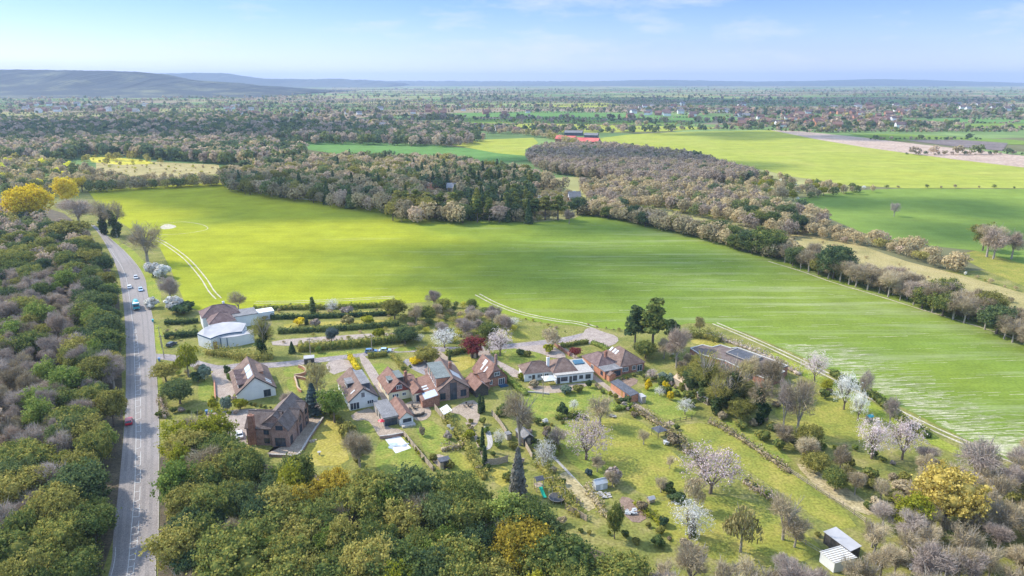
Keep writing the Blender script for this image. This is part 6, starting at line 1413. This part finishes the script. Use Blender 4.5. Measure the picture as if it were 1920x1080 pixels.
    ('open', 936, 417, 384, 40, 'round pinkish tree standing in the crop field edge', 'pinkish'),
    ('thicket', 1067, 420, 390, 26, 'small pinkish tree at the wood tip', 'pinkish'),
    ('conifer', 895, 410, 352, 36, 'tall green conifer, left of the two before the wood', 'ever'),
    ('conifer', 914, 410, 358, 34, 'tall green conifer, right of the two before the wood', 'ever'),
]: tree(*a[:6], leafm=a[6])
# rows of pines at the wood edge
for i, (px, top, w_) in enumerate([(748, 356, 24), (762, 358, 22), (781, 354, 22), (800, 360, 24), (826, 362, 26), (850, 360, 26), (968, 376, 22), (986, 374, 22), (1003, 372, 24), (1022, 366, 24), (1046, 366, 30)]):
    tree('pine', px, 404 + i * .9, top, w_ * 1.25, 'tall pine with bare trunk along the far edge of the crop', 'ever' if i % 3 else 'olive', 'pines along the far edge of the crop')
# overgrown places
LAB.update({('bank', 'shrub'): ('tangled bush on the overgrown bank between lane and field', 'bushes on the overgrown bank'), ('bank', 'thicket'): ('bare purplish thicket tree on the overgrown bank', 'bare trees on the overgrown bank'), ('bank', 'ever'): ('dark evergreen on the overgrown bank', 'evergreens on the overgrown bank'),
            ('ivyrow', 'shrub'): ('rough bush along the ivy tree row', 'bushes along the ivy row'), ('ivyrow', 'ever'): ('dark bushy evergreen along the ivy tree row', 'evergreens along the ivy row'), ('ivyrow', 'thicket'): ('bare twiggy tree along the ivy tree row', 'bare trees along the ivy row'),
            ('plots', 'shrub'): ('small garden bush among the long plots', 'bushes in the long garden plots'), ('plots', 'bare'): ('small bare fruit tree in the long plots', 'fruit trees in the long plots'),
            ('corner', 'shrub'): ('bush in the overgrown corner by the golden tree', 'bushes by the golden tree'), ('corner', 'thicket'): ('bare tree in the overgrown corner by the golden tree', 'bare trees by the golden tree'), ('corner', 'bare'): ('open bare tree in the overgrown corner by the golden tree', 'open bare trees by the golden tree'),
            ('frontgarden', 'shrub'): ('garden bush near the curved white house', 'bushes near the curved white house')})
wood('bank', [(748, 588), (800, 568), (885, 570), (930, 588), (965, 602), (965, 622), (930, 640), (865, 645), (800, 636), (775, 612)], 4.6, [(2, 'shrub', 'tan'), (2, 'shrub', 'olive'), (2, 'shrub', 'ever'), (2, 'shrub', 'mauve'), (1, 'shrub', 'lime'), (1.6, 'thicket', 'mauve'), (1, 'thicket', 'tan'), (.7, 'ever', 'ever')], 5, 8.5, 31, 1.5)
wood('ivyrow', [(1262, 672), (1330, 690), (1400, 730), (1450, 795), (1560, 855), (1620, 905), (1670, 960), (1600, 935), (1500, 872), (1420, 820), (1350, 780), (1290, 730)], 5.2, [(3, 'shrub', 'ever'), (1, 'shrub', 'dark'), (3, 'shrub', 'olive'), (2, 'shrub', 'brown'), (1, 'ever', 'ever'), (2, 'ever', 'olive'), (3, 'thicket', 'brown'), (1, 'thicket', 'tan')], 5, 8, 32, 1.5)
wood('corner', [(1600, 880), (1680, 880), (1720, 850), (1800, 850), (1880, 880), (1860, 960), (1800, 1000), (1700, 1010), (1640, 970)], 5.6, [(3, 'shrub', 'tan'), (2, 'shrub', 'olive'), (1.5, 'shrub', 'ever'), (3, 'thicket', 'tan'), (2, 'thicket', 'mauve'), (3, 'bare', 'tan')], 5, 8, 33, 1.5)
wood('plots', [(1150, 790), (1240, 840), (1290, 880), (1285, 930), (1210, 935), (1120, 880), (1090, 840)], 13, [(2, 'shrub', 'brown'), (1, 'shrub', 'olive'), (2, 'bare', 'tan')], 3.5, 5, 34, 1)
wood('plots', [(900, 780), (985, 800), (1000, 870), (960, 900), (900, 850)], 6.5, [(2, 'shrub', 'ever'), (2, 'shrub', 'olive'), (1, 'shrub', 'fresh'), (1, 'shrub', 'mauve')], 3, 5, 35, 1)
wood('plots', [(1130, 735), (1180, 745), (1215, 770), (1170, 760)], 4, [(2, 'shrub', 'dark'), (2, 'shrub', 'mauve'), (1, 'shrub', 'tan')], 3.5, 5.5, 36, 1)
wood('plots', [(1190, 700), (1290, 700), (1300, 735), (1230, 720)], 5, [(2, 'shrub', 'ever'), (2, 'shrub', 'tan'), (1, 'shrub', 'grey'), (1, 'shrub', 'olive')], 3.5, 6, 39, 1)
wood('frontgarden', [(300, 600), (372, 596), (372, 640), (310, 640)], 5, [(2, 'shrub', 'ever'), (2, 'shrub', 'brown'), (1, 'shrub', 'olive')], 2.5, 4, 37, 1)
wood('frontgarden', [(480, 580), (745, 570), (750, 600), (500, 600)], 8, [(2, 'shrub', 'brown'), (2, 'shrub', 'tan'), (2, 'shrub', 'ever'), (1, 'shrub', 'lime')], 2.5, 5, 38, 1)
wood('frontgarden', [(520, 628), (745, 612), (750, 634), (520, 650)], 7, [(2, 'shrub', 'pinkish'), (2, 'shrub', 'olive'), (1, 'shrub', 'tan')], 2.5, 4.5, 40, 1)
MIX = [(3, 'thicket', 'tan'), (2, 'thicket', 'brown'), (2, 'bare', 'tan'), (3, 'shrub', 'olive'), (3, 'shrub', 'ever'), (2, 'shrub', 'brown'), (.6, 'open', 'lime'), (.6, 'willow', 'budding')]
for i, (poly, gp) in enumerate([([(1500, 850), (1590, 860), (1690, 880), (1720, 930), (1640, 945), (1560, 900)], 6.5), ([(1285, 890), (1300, 905), (1290, 945), (1200, 950), (1190, 920)], 7), ([(1405, 920), (1470, 950), (1540, 1005), (1530, 1050), (1450, 1020)], 8), ([(1480, 690), (1520, 700), (1600, 740), (1560, 745), (1490, 735)], 7), ([(1110, 870), (1150, 885), (1180, 925), (1140, 925)], 6), ([(1000, 770), (1040, 800), (1060, 860), (1020, 850)], 6), ([(1225, 690), (1290, 720), (1310, 770), (1260, 760)], 7)]):
    wood('plotscrub', poly, gp, MIX, 4, 7.5, 420 + i, 1.5)
LAB.update({('plotscrub', 'thicket'): ('dense twiggy tree in the rough ends of the garden plots', 'twiggy trees at the plot ends'), ('plotscrub', 'bare'): ('open bare tree in the rough ends of the garden plots', 'open bare trees at the plot ends'), ('plotscrub', 'open'): ('small lime green tree in the rough ends of the garden plots', 'lime green trees at the plot ends'), ('plotscrub', 'willow'): ('small olive weeping tree in the rough ends of the garden plots', 'weeping trees at the plot ends'), ('plotscrub', 'shrub'): ('bush in the rough ends of the garden plots', 'bushes at the plot ends')})
CAP['willow'] = 30
SM = [(3, 'shrub', 'ever'), (3, 'shrub', 'olive'), (2, 'shrub', 'brown'), (1.5, 'shrub', 'mauve'), (1, 'shrub', 'tan'), (1, 'shrub', 'fresh'), (.6, 'shrub', 'lime'), (.5, 'shrub', 'white')]
for i, (px, wd, gp, a, b) in enumerate([
    ([(960, 748), (985, 790), (1008, 845)], 2.5, 2.6, .8, 2), ([(1012, 852), (1050, 900), (1092, 958)], 2, 2.8, .7, 1.6), ([(1116, 722), (1160, 752), (1196, 782)], 3, 2.4, .9, 2.2), ([(1268, 805), (1296, 850), (1330, 890)], 2, 3, .7, 1.6),
    ([(890, 925), (960, 955), (1060, 985), (1150, 1000), (1230, 1020)], 4, 3.2, .9, 2.4), ([(1442, 765), (1500, 742), (1560, 734)], 3, 3, .9, 2.2), ([(1490, 832), (1600, 842), (1690, 872)], 4, 3, .9, 2.4), ([(1400, 900), (1460, 945), (1530, 1000)], 2.5, 3, .7, 1.8),
    ([(300, 690), (340, 700), (372, 692)], 4, 3, 1.2, 3), ([(305, 775), (345, 768), (385, 775), (450, 772)], 2.5, 2.4, .9, 2), ([(575, 775), (612, 772), (642, 798), (662, 830), (672, 868)], 3.5, 2.4, 1, 2.4), ([(762, 820), (790, 850), (818, 885)], 1.5, 2.4, .6, 1.4),
    ([(836, 790), (870, 835), (905, 890)], 1.5, 2.6, .6, 1.5), ([(880, 790), (900, 835), (915, 880)], 2.5, 2.2, .5, 1.5), ([(1155, 712), (1190, 702), (1215, 692)], 3, 2.4, .7, 1.8), ([(1215, 705), (1255, 722), (1290, 748)], 5, 2.6, .7, 2), ([(750, 695), (790, 672), (805, 660)], 2, 2.4, .7, 1.8),
    ([(1035, 795), (1090, 782), (1150, 772)], 2, 3.4, .6, 1.5), ([(985, 596), (1040, 612), (1070, 624)], 2, 4, .6, 1.4), ([(1105, 608), (1150, 616), (1200, 622)], 2, 3, .6, 1.4), ([(1215, 985), (1260, 1010), (1330, 1040)], 4, 3, .8, 2.2), ([(495, 585), (495, 610), (505, 640)], 3, 3, .8, 2),
    ([(545, 650), (640, 642), (740, 630)], 3, 3, .7, 1.8), ([(1240, 640), (1262, 670), (1290, 700)], 4, 2.8, 1, 2.4), ([(1020, 790), (1030, 830), (1045, 860)], 3, 2.6, .8, 2), ([(430, 745), (475, 757), (520, 765)], 1.5, 2, .7, 1.5)]):
    belt('plots', px, wd, gp, SM, a, b, 300 + i, .6)
wood('farscrub', [(180, 300), (290, 306), (410, 311), (405, 328), (320, 333), (240, 335), (190, 322)], 15, [(3, 'shrub', 'tan'), (2, 'shrub', 'olive'), (1, 'shrub', 'ever'), (1.5, 'shrub', 'lime')], 3, 8, 390, 1)
wood('farscrub', [(160, 288), (300, 292), (330, 304), (210, 310), (160, 306)], 16, [(2, 'shrub', 'lime'), (2, 'shrub', 'olive'), (1, 'open', 'olive')], 6, 10, 391, 1)
LAB[('plots', 'shrub')] = ('small bush along the garden plot boundaries', 'bushes along the garden plots')
CAP['shrub'] = 285; CAP['bare'] = 90

# ------------------------------------------------------------------ vehicles
M['tyre'] = plain('tyre', (.02, .02, .02), (.035, .035, .035), 3); M['lamp'] = plain('headlamp', (.75, .75, .72), (.8, .8, .78), 3, .2)
PAINT = {k: plain('paint_' + k, c, tuple(min(1, x * 1.08) for x in c), 1, .3, spec=.5) for k, c in dict(silver=(.50, .52, .55), white=(.72, .74, .76), blue=(.10, .20, .36), paleblue=(.36, .50, .66), red=(.52, .03, .05), teal=(.03, .34, .38), dark=(.05, .06, .08)).items()}
def wheels(r, xs, y, rad, wd=.22):
    m = MB(); m.tube((0, -wd / 2, 0), (0, wd / 2, 0), rad, rad, 14); me = m.mesh('wheel', [M['tyre']]); k = MB(); k.tube((0, -wd / 2 - .01, 0), (0, wd / 2 + .01, 0), rad * .58, rad * .58, 10); mk_ = k.mesh('rim', [M['metal']])
    for x in xs:
        for s in (-1, 1): o = link('wheel', me, r); o.location = (x, s * y, rad); link('rim', mk_, o)
def car(px, py, ang, paint, label, est=False, group=None):
    x, y, _ = G(px, py); r = empty('car', (x, y, 0), ang, label, 'car', group)
    b = MB(); y0 = .88
    prof = [(-2.1, .35), (2.1, .35), (2.15, .62), (1.95, .78), (1.0, .92), (-1.7, .95), (-2.1, .85)]
    for sgn in (1,): b.add([(p, -y0, z) for p, z in prof] + [(p, y0, z) for p, z in prof], [tuple(range(7))[::-1], tuple(range(7, 14))] + [(i, (i + 1) % 7, 7 + (i + 1) % 7, 7 + i) for i in range(7)])
    rear = -2.0 if est else -1.55
    b.add([(.45, -.66, 1.46), (rear + .35, -.66, 1.48), (rear + .35, .66, 1.48), (.45, .66, 1.46), (.5, -.68, 1.40), (rear + .25, -.68, 1.41), (rear + .25, .68, 1.41), (.5, .68, 1.40)], [(0, 3, 2, 1), (0, 1, 5, 4), (1, 2, 6, 5), (2, 3, 7, 6), (3, 0, 4, 7)])
    b.build('body', PAINT[paint], r)
    g = MB(); g.add([(1.1, -.80, .91), (rear, -.80, .94), (rear, .80, .94), (1.1, .80, .91), (.5, -.67, 1.40), (rear + .25, -.67, 1.41), (rear + .25, .67, 1.41), (.5, .67, 1.40)], [(0, 1, 5, 4), (1, 2, 6, 5), (2, 3, 7, 6), (3, 0, 4, 7)]); g.build('window', M['glass'], r)
    wheels(r, (-1.3, 1.3), .80, .32)
    for s in (-1, 1): q = MB(); q.ball((2.06, s * .62, .66), (.1, .17, .09), 8, 5); q.build('headlight', M['lamp'], r)
    return r
def heading(px, py):
    p = Vector(G(px, py)[:2]); i = min(range(1, len(cl1) - 1), key=lambda k: (cl1[k] - p).length); d = cl1[i - 1] - cl1[i + 1]; return math.atan2(d.y, d.x)
car(255, 522, heading(255, 522), 'silver', 'silver car farthest up the main road')
car(243, 540, heading(243, 540) + math.pi, 'white', 'white car going away in the left lane of the main road')
car(264, 545, heading(264, 545), 'paleblue', 'pale blue car just behind the teal lorry')
car(242, 793, heading(242, 793) + math.pi, 'red', 'red car beside the left wood on the main road', True)
car(449, 818, R(115), 'white', 'white car parked beside the brick house')
car(696, 661, R(10), 'blue', 'dark blue car parked on the lane', True); car(722, 660, R(8), 'paleblue', 'pale blue car parked behind the dark blue one')
car(322, 648, R(80), 'dark', 'dark car on the drive of the curved white house', True)
def lorry(px, py, ang, label):
    x, y, _ = G(px, py); r = empty('lorry', (x, y, 0), ang, label, 'lorry')
    c = MB(); c.xprism([(1.9, .7), (3.9, .7), (3.95, 1.6), (3.75, 2.9), (1.9, 3.0)], -1.2, 1.2); c.build('cab', PAINT['teal'], r)
    w_ = MB(); w_.slab([(3.97, -1.0, 1.75), (3.97, 1.0, 1.75), (3.82, 1.0, 2.65), (3.82, -1.0, 2.65)], .02); w_.build('windscreen', M['glass'], r)
    f = MB(); f.box(-4, -1.0, .75, 1.88, 1.0, 1.05); f.box(3.92, -1.15, .5, 4.1, 1.15, .9); f.build('chassis', M['dark_frame'], r)
    t = MB(); t.tube((-3.9, 0, 2.0), (-3.2, 0, 2.1), .6, 1.15, 16); t.tube((-3.2, 0, 2.1), (.6, 0, 2.25), 1.15, 1.25, 16); t.tube((.6, 0, 2.25), (1.75, 0, 2.3), 1.25, .7, 16); t.build('drum', PAINT['teal'], r)
    b = MB(); b.tube((-1.6, 0, 2.17), (-1.2, 0, 2.18), 1.22, 1.23, 16); b.build('drum_band', PAINT['white'], r); rf = MB(); rf.box(2.0, -1.1, 3.01, 3.6, 1.1, 3.15); rf.build('cab_roof', PAINT['white'], r)
    wheels(r, (-3, -1.7, 2.9), 1.0, .5, .34)
    for s in (-1, 1): q = MB(); q.ball((4.12, s * .9, .75), (.06, .2, .12), 8, 5); q.build('headlight', M['lamp'], r)
lorry(256, 578, heading(256, 578), 'teal lorry with a round drum coming down the main road')
# scrap yard: vans and containers
vp = None
def van(px, py, ang, paint, label, group):
    global vp
    x, y, _ = G(px, py)
    if vp is None:
        vp = empty('van', (0, 0, 0)); b = MB(); b.xprism([(-2.6, .4), (2.6, .4), (2.65, 1.1), (1.9, 1.35), (1.3, 2.2), (-2.6, 2.3)], -.95, .95); b.build('body', PAINT['white'], vp)
        g = MB(); g.slab([(1.93, -.8, 1.38), (1.93, .8, 1.38), (1.36, .8, 2.14), (1.36, -.8, 2.14)], -.03); g.build('window', M['glass'], vp); wheels(vp, (-1.6, 1.6), .82, .36); r = vp
    else:
        r = vp.copy(); COL.objects.link(r)
        for c in vp.children:
            d = c.copy(); COL.objects.link(d); d.parent = r
            for e in c.children: f = e.copy(); COL.objects.link(f); f.parent = d
    bd = [c for c in r.children if c.name.startswith('body')][0]; bd.material_slots[0].link = 'OBJECT'; bd.material_slots[0].material = PAINT[paint]
    r.location = (x, y, 0); r.rotation_euler = (0, 0, ang); tag(r, label, 'van', group)
rs = random.Random(3)
for i in range(26): van(1012 + rs.uniform(0, 74), 372 + rs.uniform(-10, 6), rs.uniform(0, 3), ('white', 'white', 'silver', 'paleblue', 'red', 'dark')[i % 6], 'van parked in the crowded scrap yard beyond the crop field', 'vans in the scrap yard')

# ------------------------------------------------------------------ garden things
def pole(px, py, hgt, label, arm=True):
    x, y, _ = G(px, py); r = empty('utility_pole', (x, y, 0), .4, label, 'pole'); m = MB(); m.tube((0, 0, -.2), (0, 0, hgt), .16, .11, 8); m.build('pole', M['timber'], r)
    if arm:
        a = MB(); a.box(-.9, -.05, hgt - .7, .9, .05, hgt - .56); a.build('crossarm', M['dark_timber'], r)
        for s in (-.75, .75): q = MB(); q.tube((s, 0, hgt - .56), (s, 0, hgt - .38), .05, .03, 6); q.build('insulator', M['upvc'], r)
pole(303, 652, 8, 'timber utility pole beside the main road verge'); pole(308, 672, 8.5, 'timber utility pole at the lane mouth'); pole(583, 672, 7.5, 'timber utility pole on the lane verge'); pole(698, 665, 7.5, 'timber utility pole by the parked blue cars'); pole(1018, 743, 7.5, 'plain tall post on the bungalow lawn', False)
def bin_(px, py, mat, label):
    x, y, _ = G(px, py); r = empty('wheelie_bin', (x, y, 0), .3, label, 'bin'); b = MB(); b.add([(-.26, -.3, .1), (.26, -.3, .1), (.26, .3, .1), (-.26, .3, .1), (-.32, -.38, 1.05), (.32, -.38, 1.05), (.32, .38, 1.05), (-.32, .38, 1.05)], [(3, 2, 1, 0), (0, 1, 5, 4), (1, 2, 6, 5), (2, 3, 7, 6), (3, 0, 4, 7)]); b.build('body', PAINT[mat], r)
    l = MB(); l.slab([(-.36, -.42, 1.10), (.36, -.42, 1.10), (.36, .42, 1.18), (-.36, .42, 1.18)], .06); l.build('lid', PAINT[mat], r)
bin_(299, 677, 'blue', 'blue wheeled bin at the lane mouth'); bin_(388, 776, 'blue', 'blue wheeled bin in the gravel yard, left one'); bin_(396, 778, 'teal', 'teal wheeled bin in the gravel yard, right one'); bin_(287, 604, 'teal', 'small teal bin by the main road kerb')
def sign(px, py, label):
    x, y, _ = G(px, py); r = empty('road_sign', (x, y, 0), .2, label, 'sign'); p = MB(); p.tube((0, 0, 0), (0, 0, 2.2), .05, .05, 6); p.build('pole', M['metal'], r); s = MB(); s.box(-.4, -.08, 1.5, .4, -.055, 2.3); s.build('sign_plate', PAINT['white'], r)
sign(180, 1034, 'white sign plate at the edge of the left wood'); sign(184, 422, 'small sign at the top of the main road')
def seat_ring(px, py):
    x, y, _ = G(px, py); r = empty('garden_sofa', (x, y, 0), R(25), 'dark curved garden seating on the round ended patio', 'garden seat'); m = MB()
    def arc(mb, r0, r1, z0, z1, a0=190, a1=350, n=10):
        for i in range(n):
            t, u = R(a0 + (a1 - a0) * i / n), R(a0 + (a1 - a0) * (i + 1) / n); mb.prism([(r0 * math.cos(t), r0 * math.sin(t)), (r1 * math.cos(t), r1 * math.sin(t)), (r1 * math.cos(u), r1 * math.sin(u)), (r0 * math.cos(u), r0 * math.sin(u))], z0, z1)
    arc(m, 1.1, 1.75, .05, .42); m.build('seat', M['dark_timber'], r); m = MB(); arc(m, 1.78, 2.0, .05, .85); m.build('backrest', M['dark_timber'], r)
    m = MB(); m.tube((0, 0, .35), (0, 0, .42), .55, .55, 14); m.tube((0, 0, 0), (0, 0, .35), .2, .15, 8); m.build('table_top', M['timber'], r)
seat_ring(783, 776)
def tableset(px, py, label, mat='dark_timber'):
    x, y, _ = G(px, py); r = empty('garden_table', (x, y, 0), .4, label, 'table'); m = MB(); m.tube((0, 0, .7), (0, 0, .75), .65, .65, 14); m.build('table_top', M[mat], r)
    q = MB(); q.tube((0, 0, 0), (0, 0, .7), .3, .06, 8); q.build('leg', M[mat], r)
    for i in range(4):
        a = i * 1.57 + .5; c = empty('garden_chair', (x + 1.1 * math.cos(a), y + 1.1 * math.sin(a), 0), a + math.pi / 2, 'dark garden chair drawn up to ' + ('the round patio table' if px < 800 else 'the stone patio table'), 'chair', 'chairs round ' + ('the patio table' if px < 800 else 'the stone patio table'))
        s = MB(); s.box(-.24, -.24, .42, .24, .24, .47); s.build('seat', M[mat], c); s = MB(); s.box(-.24, -.29, .47, .24, -.25, .9); s.build('backrest', M[mat], c)
        for u in (-.2, .2):
            for v_ in (-.2, .2): s = MB(); s.box(u - .02, v_ - .02, 0, u + .02, v_ + .02, .42); s.build('leg', M[mat], c)
tableset(776, 766, 'round dark table on the round ended patio'); tableset(878, 762, 'dark table on the stone patio below the glazed gable')
def parasol(px, py, label):
    x, y, _ = G(px, py); r = empty('parasol', (x, y, 0), 0, label, 'parasol'); p = MB(); p.tube((0, 0, 0), (0, 0, 2.2), .03, .03, 6); p.build('pole', M['metal'], r); c = MB(); c.tube((0, 0, 1.8), (0, 0, 2.3), 1.0, .04, 10); c.build('canopy', PAINT['red'], r)
parasol(716, 800, 'red parasol in front of the grey garage')
def playframe(px, py, ang):
    x, y, _ = G(px, py); r = empty('play_tower', (x, y, 0), ang, 'timber play tower with a green slide', 'play tower'); m = MB()
    for u in (-.8, .8):
        for v_ in (-.8, .8): q = MB(); q.box(u - .06, v_ - .06, 0, u + .06, v_ + .06, 2.9); q.build('post', M['timber'], r)
    m.box(-.9, -.9, 1.2, .9, .9, 1.3); m.build('platform', M['timber'], r); t = MB(); t.slab([(-1, -1, 2.9), (1, -1, 2.9), (1, 0, 3.5), (-1, 0, 3.5)], .05); t.slab([(-1, 0, 3.5), (1, 0, 3.5), (1, 1, 2.9), (-1, 1, 2.9)], .05); t.build('roof', M['felt_dark'], r)
    s = MB(); pr = [(-.95, 1.3), (-1.5, 1.15), (-2.6, .5), (-3.3, .25), (-3.8, .22)]
    for (a, b), (c, d) in zip(pr, pr[1:]): s.slab([(-.32, a, b), (-.32, c, d), (.32, c, d), (.32, a, b)], .06); [s.slab([(e, a, b + .2), (e, c, d + .2), (e + .05, c, d + .2), (e + .05, a, b + .2)], .26) for e in (-.37, .32)]
    s.build('slide', plain('green_slide', (.01, .30, .20), (.02, .36, .25), 1, .4), r)
    b = MB(); b.tube((.8, 0, 2.6), (3.4, 0, 2.6), .07, .07, 6); b.tube((3.4, 0, 2.6), (3.7, -1.0, 0), .06, .06, 6); b.tube((3.4, 0, 2.6), (3.7, 1.0, 0), .06, .06, 6); b.build('swing_beam', M['timber'], r)
    for u in (1.6, 2.6): w_ = MB(); w_.box(u - .25, -.12, .5, u + .25, .12, .55); w_.tube((u - .2, 0, .55), (u - .2, 0, 2.6), .015, .015, 4); w_.tube((u + .2, 0, .55), (u + .2, 0, 2.6), .015, .015, 4); w_.build('swing', M['dark_timber'], r)
playframe(1010, 918, .35)
def trampoline(px, py):
    x, y, _ = G(px, py); r = empty('trampoline', (x, y, 0), 0, 'round netted trampoline beside the green slide', 'trampoline'); m = MB()
    m.tube((0, 0, .78), (0, 0, .82), 1.7, 1.7, 20); m.build('mat', M['dark_frame'], r); q = MB()
    for i in range(20): a, b = R(i * 18), R(i * 18 + 18); q.tube((1.8 * math.cos(a), 1.8 * math.sin(a), .82), (1.8 * math.cos(b), 1.8 * math.sin(b), .82), .09, .09, 5); q.tube((1.8 * math.cos(a), 1.8 * math.sin(a), 2.4), (1.8 * math.cos(b), 1.8 * math.sin(b), 2.4), .03, .03, 4)
    q.build('rim', M['timber'], r)
    for i in range(6): a = R(i * 60); q = MB(); q.tube((1.85 * math.cos(a), 1.85 * math.sin(a), 0), (1.85 * math.cos(a), 1.85 * math.sin(a), 2.4), .04, .04, 5); q.build('pole', M['metal'], r)
trampoline(1044, 938)
def climber(px, py):
    x, y, _ = G(px, py); r = empty('climbing_frame', (x, y, 0), .5, 'pale climbing frame with a yellow bar under the ivy row', 'climbing frame'); m = MB()
    for u in (-1.2, 1.2):
        m.tube((u, -.8, 0), (u, 0, 2.2), .06, .06, 6); m.tube((u, .8, 0), (u, 0, 2.2), .06, .06, 6)
        for k in (.6, 1.2, 1.7): w_ = .8 * (1 - k / 2.2); m.tube((u, -w_, k), (u, w_, k), .04, .04, 5)
    m.build('frame', M['concrete'], r); b = MB(); b.tube((-1.2, 0, 2.2), (1.2, 0, 2.2), .07, .07, 6); b.build('crossbar', plain('yellow_bar', (.7, .52, .02), (.75, .58, .03), 1), r)
    s = MB(); s.slab([(1.3, -.4, 1.5), (1.3, .4, 1.5), (3.0, .4, .2), (3.0, -.4, .2)], .06); s.build('slide', M['upvc'], r)
climber(1460, 834)
def hutch(px, py, mat, label, name, cat, w=1.2, d=.8, e=.9, z=.5):
    x, y, _ = G(px, py); r = empty(name, (x, y, 0), .4, label, cat)
    for u in (-.45, .45):
        for v_ in (-.4, .4): q = MB(); q.box(u * w - .04, v_ * d - .04, 0, u * w + .04, v_ * d + .04, z); q.build('leg', M['timber'], r)
    m = MB(); m.box(-w / 2, -d / 2, z, w / 2, d / 2, z + e); m.build('body', M['timber'], r); t = MB(); t.slab([(-w / 2 - .15, -d / 2 - .15, z + e), (w / 2 + .15, -d / 2 - .15, z + e), (w / 2 + .15, 0, z + e + .5), (-w / 2 - .15, 0, z + e + .5)], .06); t.slab([(-w / 2 - .15, 0, z + e + .5), (w / 2 + .15, 0, z + e + .5), (w / 2 + .15, d / 2 + .15, z + e), (-w / 2 - .15, d / 2 + .15, z + e)], .06); t.build('roof', mat, r)
hutch(1629, 790, PAINT['teal'], 'little hutch with a teal roof under the blossom trees', 'hutch', 'hutch', 1.6, 1.2, 1.1)
hutch(1220, 942, M['metal'], 'pale roofed hutch on the brown vegetable plot', 'hutch', 'hutch', 1.4, 1.1, .8, .3)
def heap(px, py, w, d, h_, mat, label, name, cat, seed, n=14):
    x, y, _ = G(px, py); rr_ = random.Random(seed); r = MB()
    for i in range(n):
        a, b = rr_.uniform(-w / 2, w / 2), rr_.uniform(-d / 2, d / 2); s = rr_.uniform(.25, .6); q = rr_.uniform(-.3, .3)
        r.slab([(a - s, b - s * .6, h_ * rr_.uniform(.2, 1)), (a + s, b - s * .5 + q, h_ * rr_.uniform(.2, 1)), (a + s * .8, b + s * .6 + q, h_ * rr_.uniform(.3, 1)), (a - s * .7, b + s * .5, h_ * rr_.uniform(.3, 1))], .08)
    o = r.build(name, M[mat]); o.location = (x, y, 0); return tag(o, label, cat)
sheet('sheeting', [(722, 824), (750, 817), (771, 840), (742, 850)], M['tarp'], .06, 'white sheeting spread on the back lawn', 'sheeting', 0, kind='thing')
heap(748, 836, 4.5, 2.6, .3, 'panel', 'scattered blue-white scraps on the white sheeting', 'scrap_pile', 'scrap pile', 1, 18)
heap(1126, 930, 4.5, 2.2, .5, 'concrete', 'pale rubbish heap beside the greenhouse', 'rubbish_heap', 'heap', 2, 20)
heap(1250, 832, 1.8, 1.6, 1.2, 'tarp', 'white sheeted heap beside the little gazebo', 'covered_heap', 'heap', 3, 16)
heap(1183, 962, 2.2, 1.6, .9, 'tarp', 'white bundle on the vegetable plot', 'covered_heap', 'heap', 4, 14)
heap(1148, 782, 1.4, 1.0, .7, 'concrete', 'pale stone pile by the bright green hedge', 'stone_pile', 'heap', 5, 10)
heap(1690, 1052, 6, 1.6, .7, 'timber', 'long pile of pale timber under the bare scrub', 'timber_pile', 'heap', 6, 26)
heap(1718, 1066, 4, 1.6, .9, 'tarp', 'white sheeted pile under the bare scrub', 'covered_heap', 'heap', 7, 18)
heap(1640, 1046, 3, 1.4, .6, 'concrete', 'pale boards by the tin shelter', 'board_pile', 'heap', 8, 14)
heap(588, 828, 1.6, 1.2, .5, 'timber', 'dark garden steps pile beside the terrace wall', 'log_pile', 'heap', 9, 10)
def bowl(px, py, label):
    x, y, _ = G(px, py); r = empty('bird_bath', (x, y, 0), 0, label, 'bird bath'); m = MB(); m.tube((0, 0, 0), (0, 0, .7), .22, .12, 10); m.build('pedestal', M['concrete'], r); q = MB(); q.tube((0, 0, .7), (0, 0, .9), .2, .5, 14); q.build('bowl', M['concrete'], r)
bowl(599, 853, 'pale bird bath on the dry lawn')
def sail(pts, label):
    w3 = [G(px, py, z)[:2] + (z,) for px, py, z in pts]; c = Vector((w3[0][0], w3[0][1], 0)); r = empty('shade_sail', c, 0, label, 'shade sail'); q = [tuple(Vector(p) - c) for p in w3]; MB().slab(q, .04).build('canopy', M['canvas'], r)
    for p in q: k = MB(); k.tube((p[0], p[1], 0), p, .04, .04, 5); k.build('pole', M['timber'], r)
sail([(824, 766, 2.2), (838, 758, 2.4), (848, 769, 2.4), (832, 778, 2.2)], 'cream shade sail over a seat by the board fence')

N_OWN, REST = grow_woods()
NEAR = [a for a in REST if a[0] < 300]; REST = [a for a in REST if a[0] >= 300]
if NEAR: mass('undergrowth', NEAR, 'scrubby undergrowth between the garden plots and in the near woods', 'undergrowth')
if REST: mass('distant_woodland', REST, 'distant woods, hedges and tree belts fading across the plain', 'woodland')
print('TREES own', N_OWN, 'near', len(NEAR), [sum(1 for a in NEAR if a[1] == k) for k in ('shrub', 'ever', 'thicket', 'bare', 'open')], 'rest', len(REST))

# ------------------------------------------------------------------ air
def haze():
    m, t, o = newmat('haze'); v = nn(t, 'ShaderNodeVolumePrincipled')
    v.inputs['Color'].default_value = (.53, .66, .89, 1); v.inputs['Density'].default_value = HAZE; v.inputs['Anisotropy'].default_value = .15
    t.links.new(v.outputs[0], o.inputs['Volume'])
    mb = MB(); mb.box(-16000, -1200, -1, 16000, 21000, 262)
    tag(mb.build('haze', m), 'thin blue haze over the plain', 'haze', kind='stuff')
HAZE = 9e-5
haze()
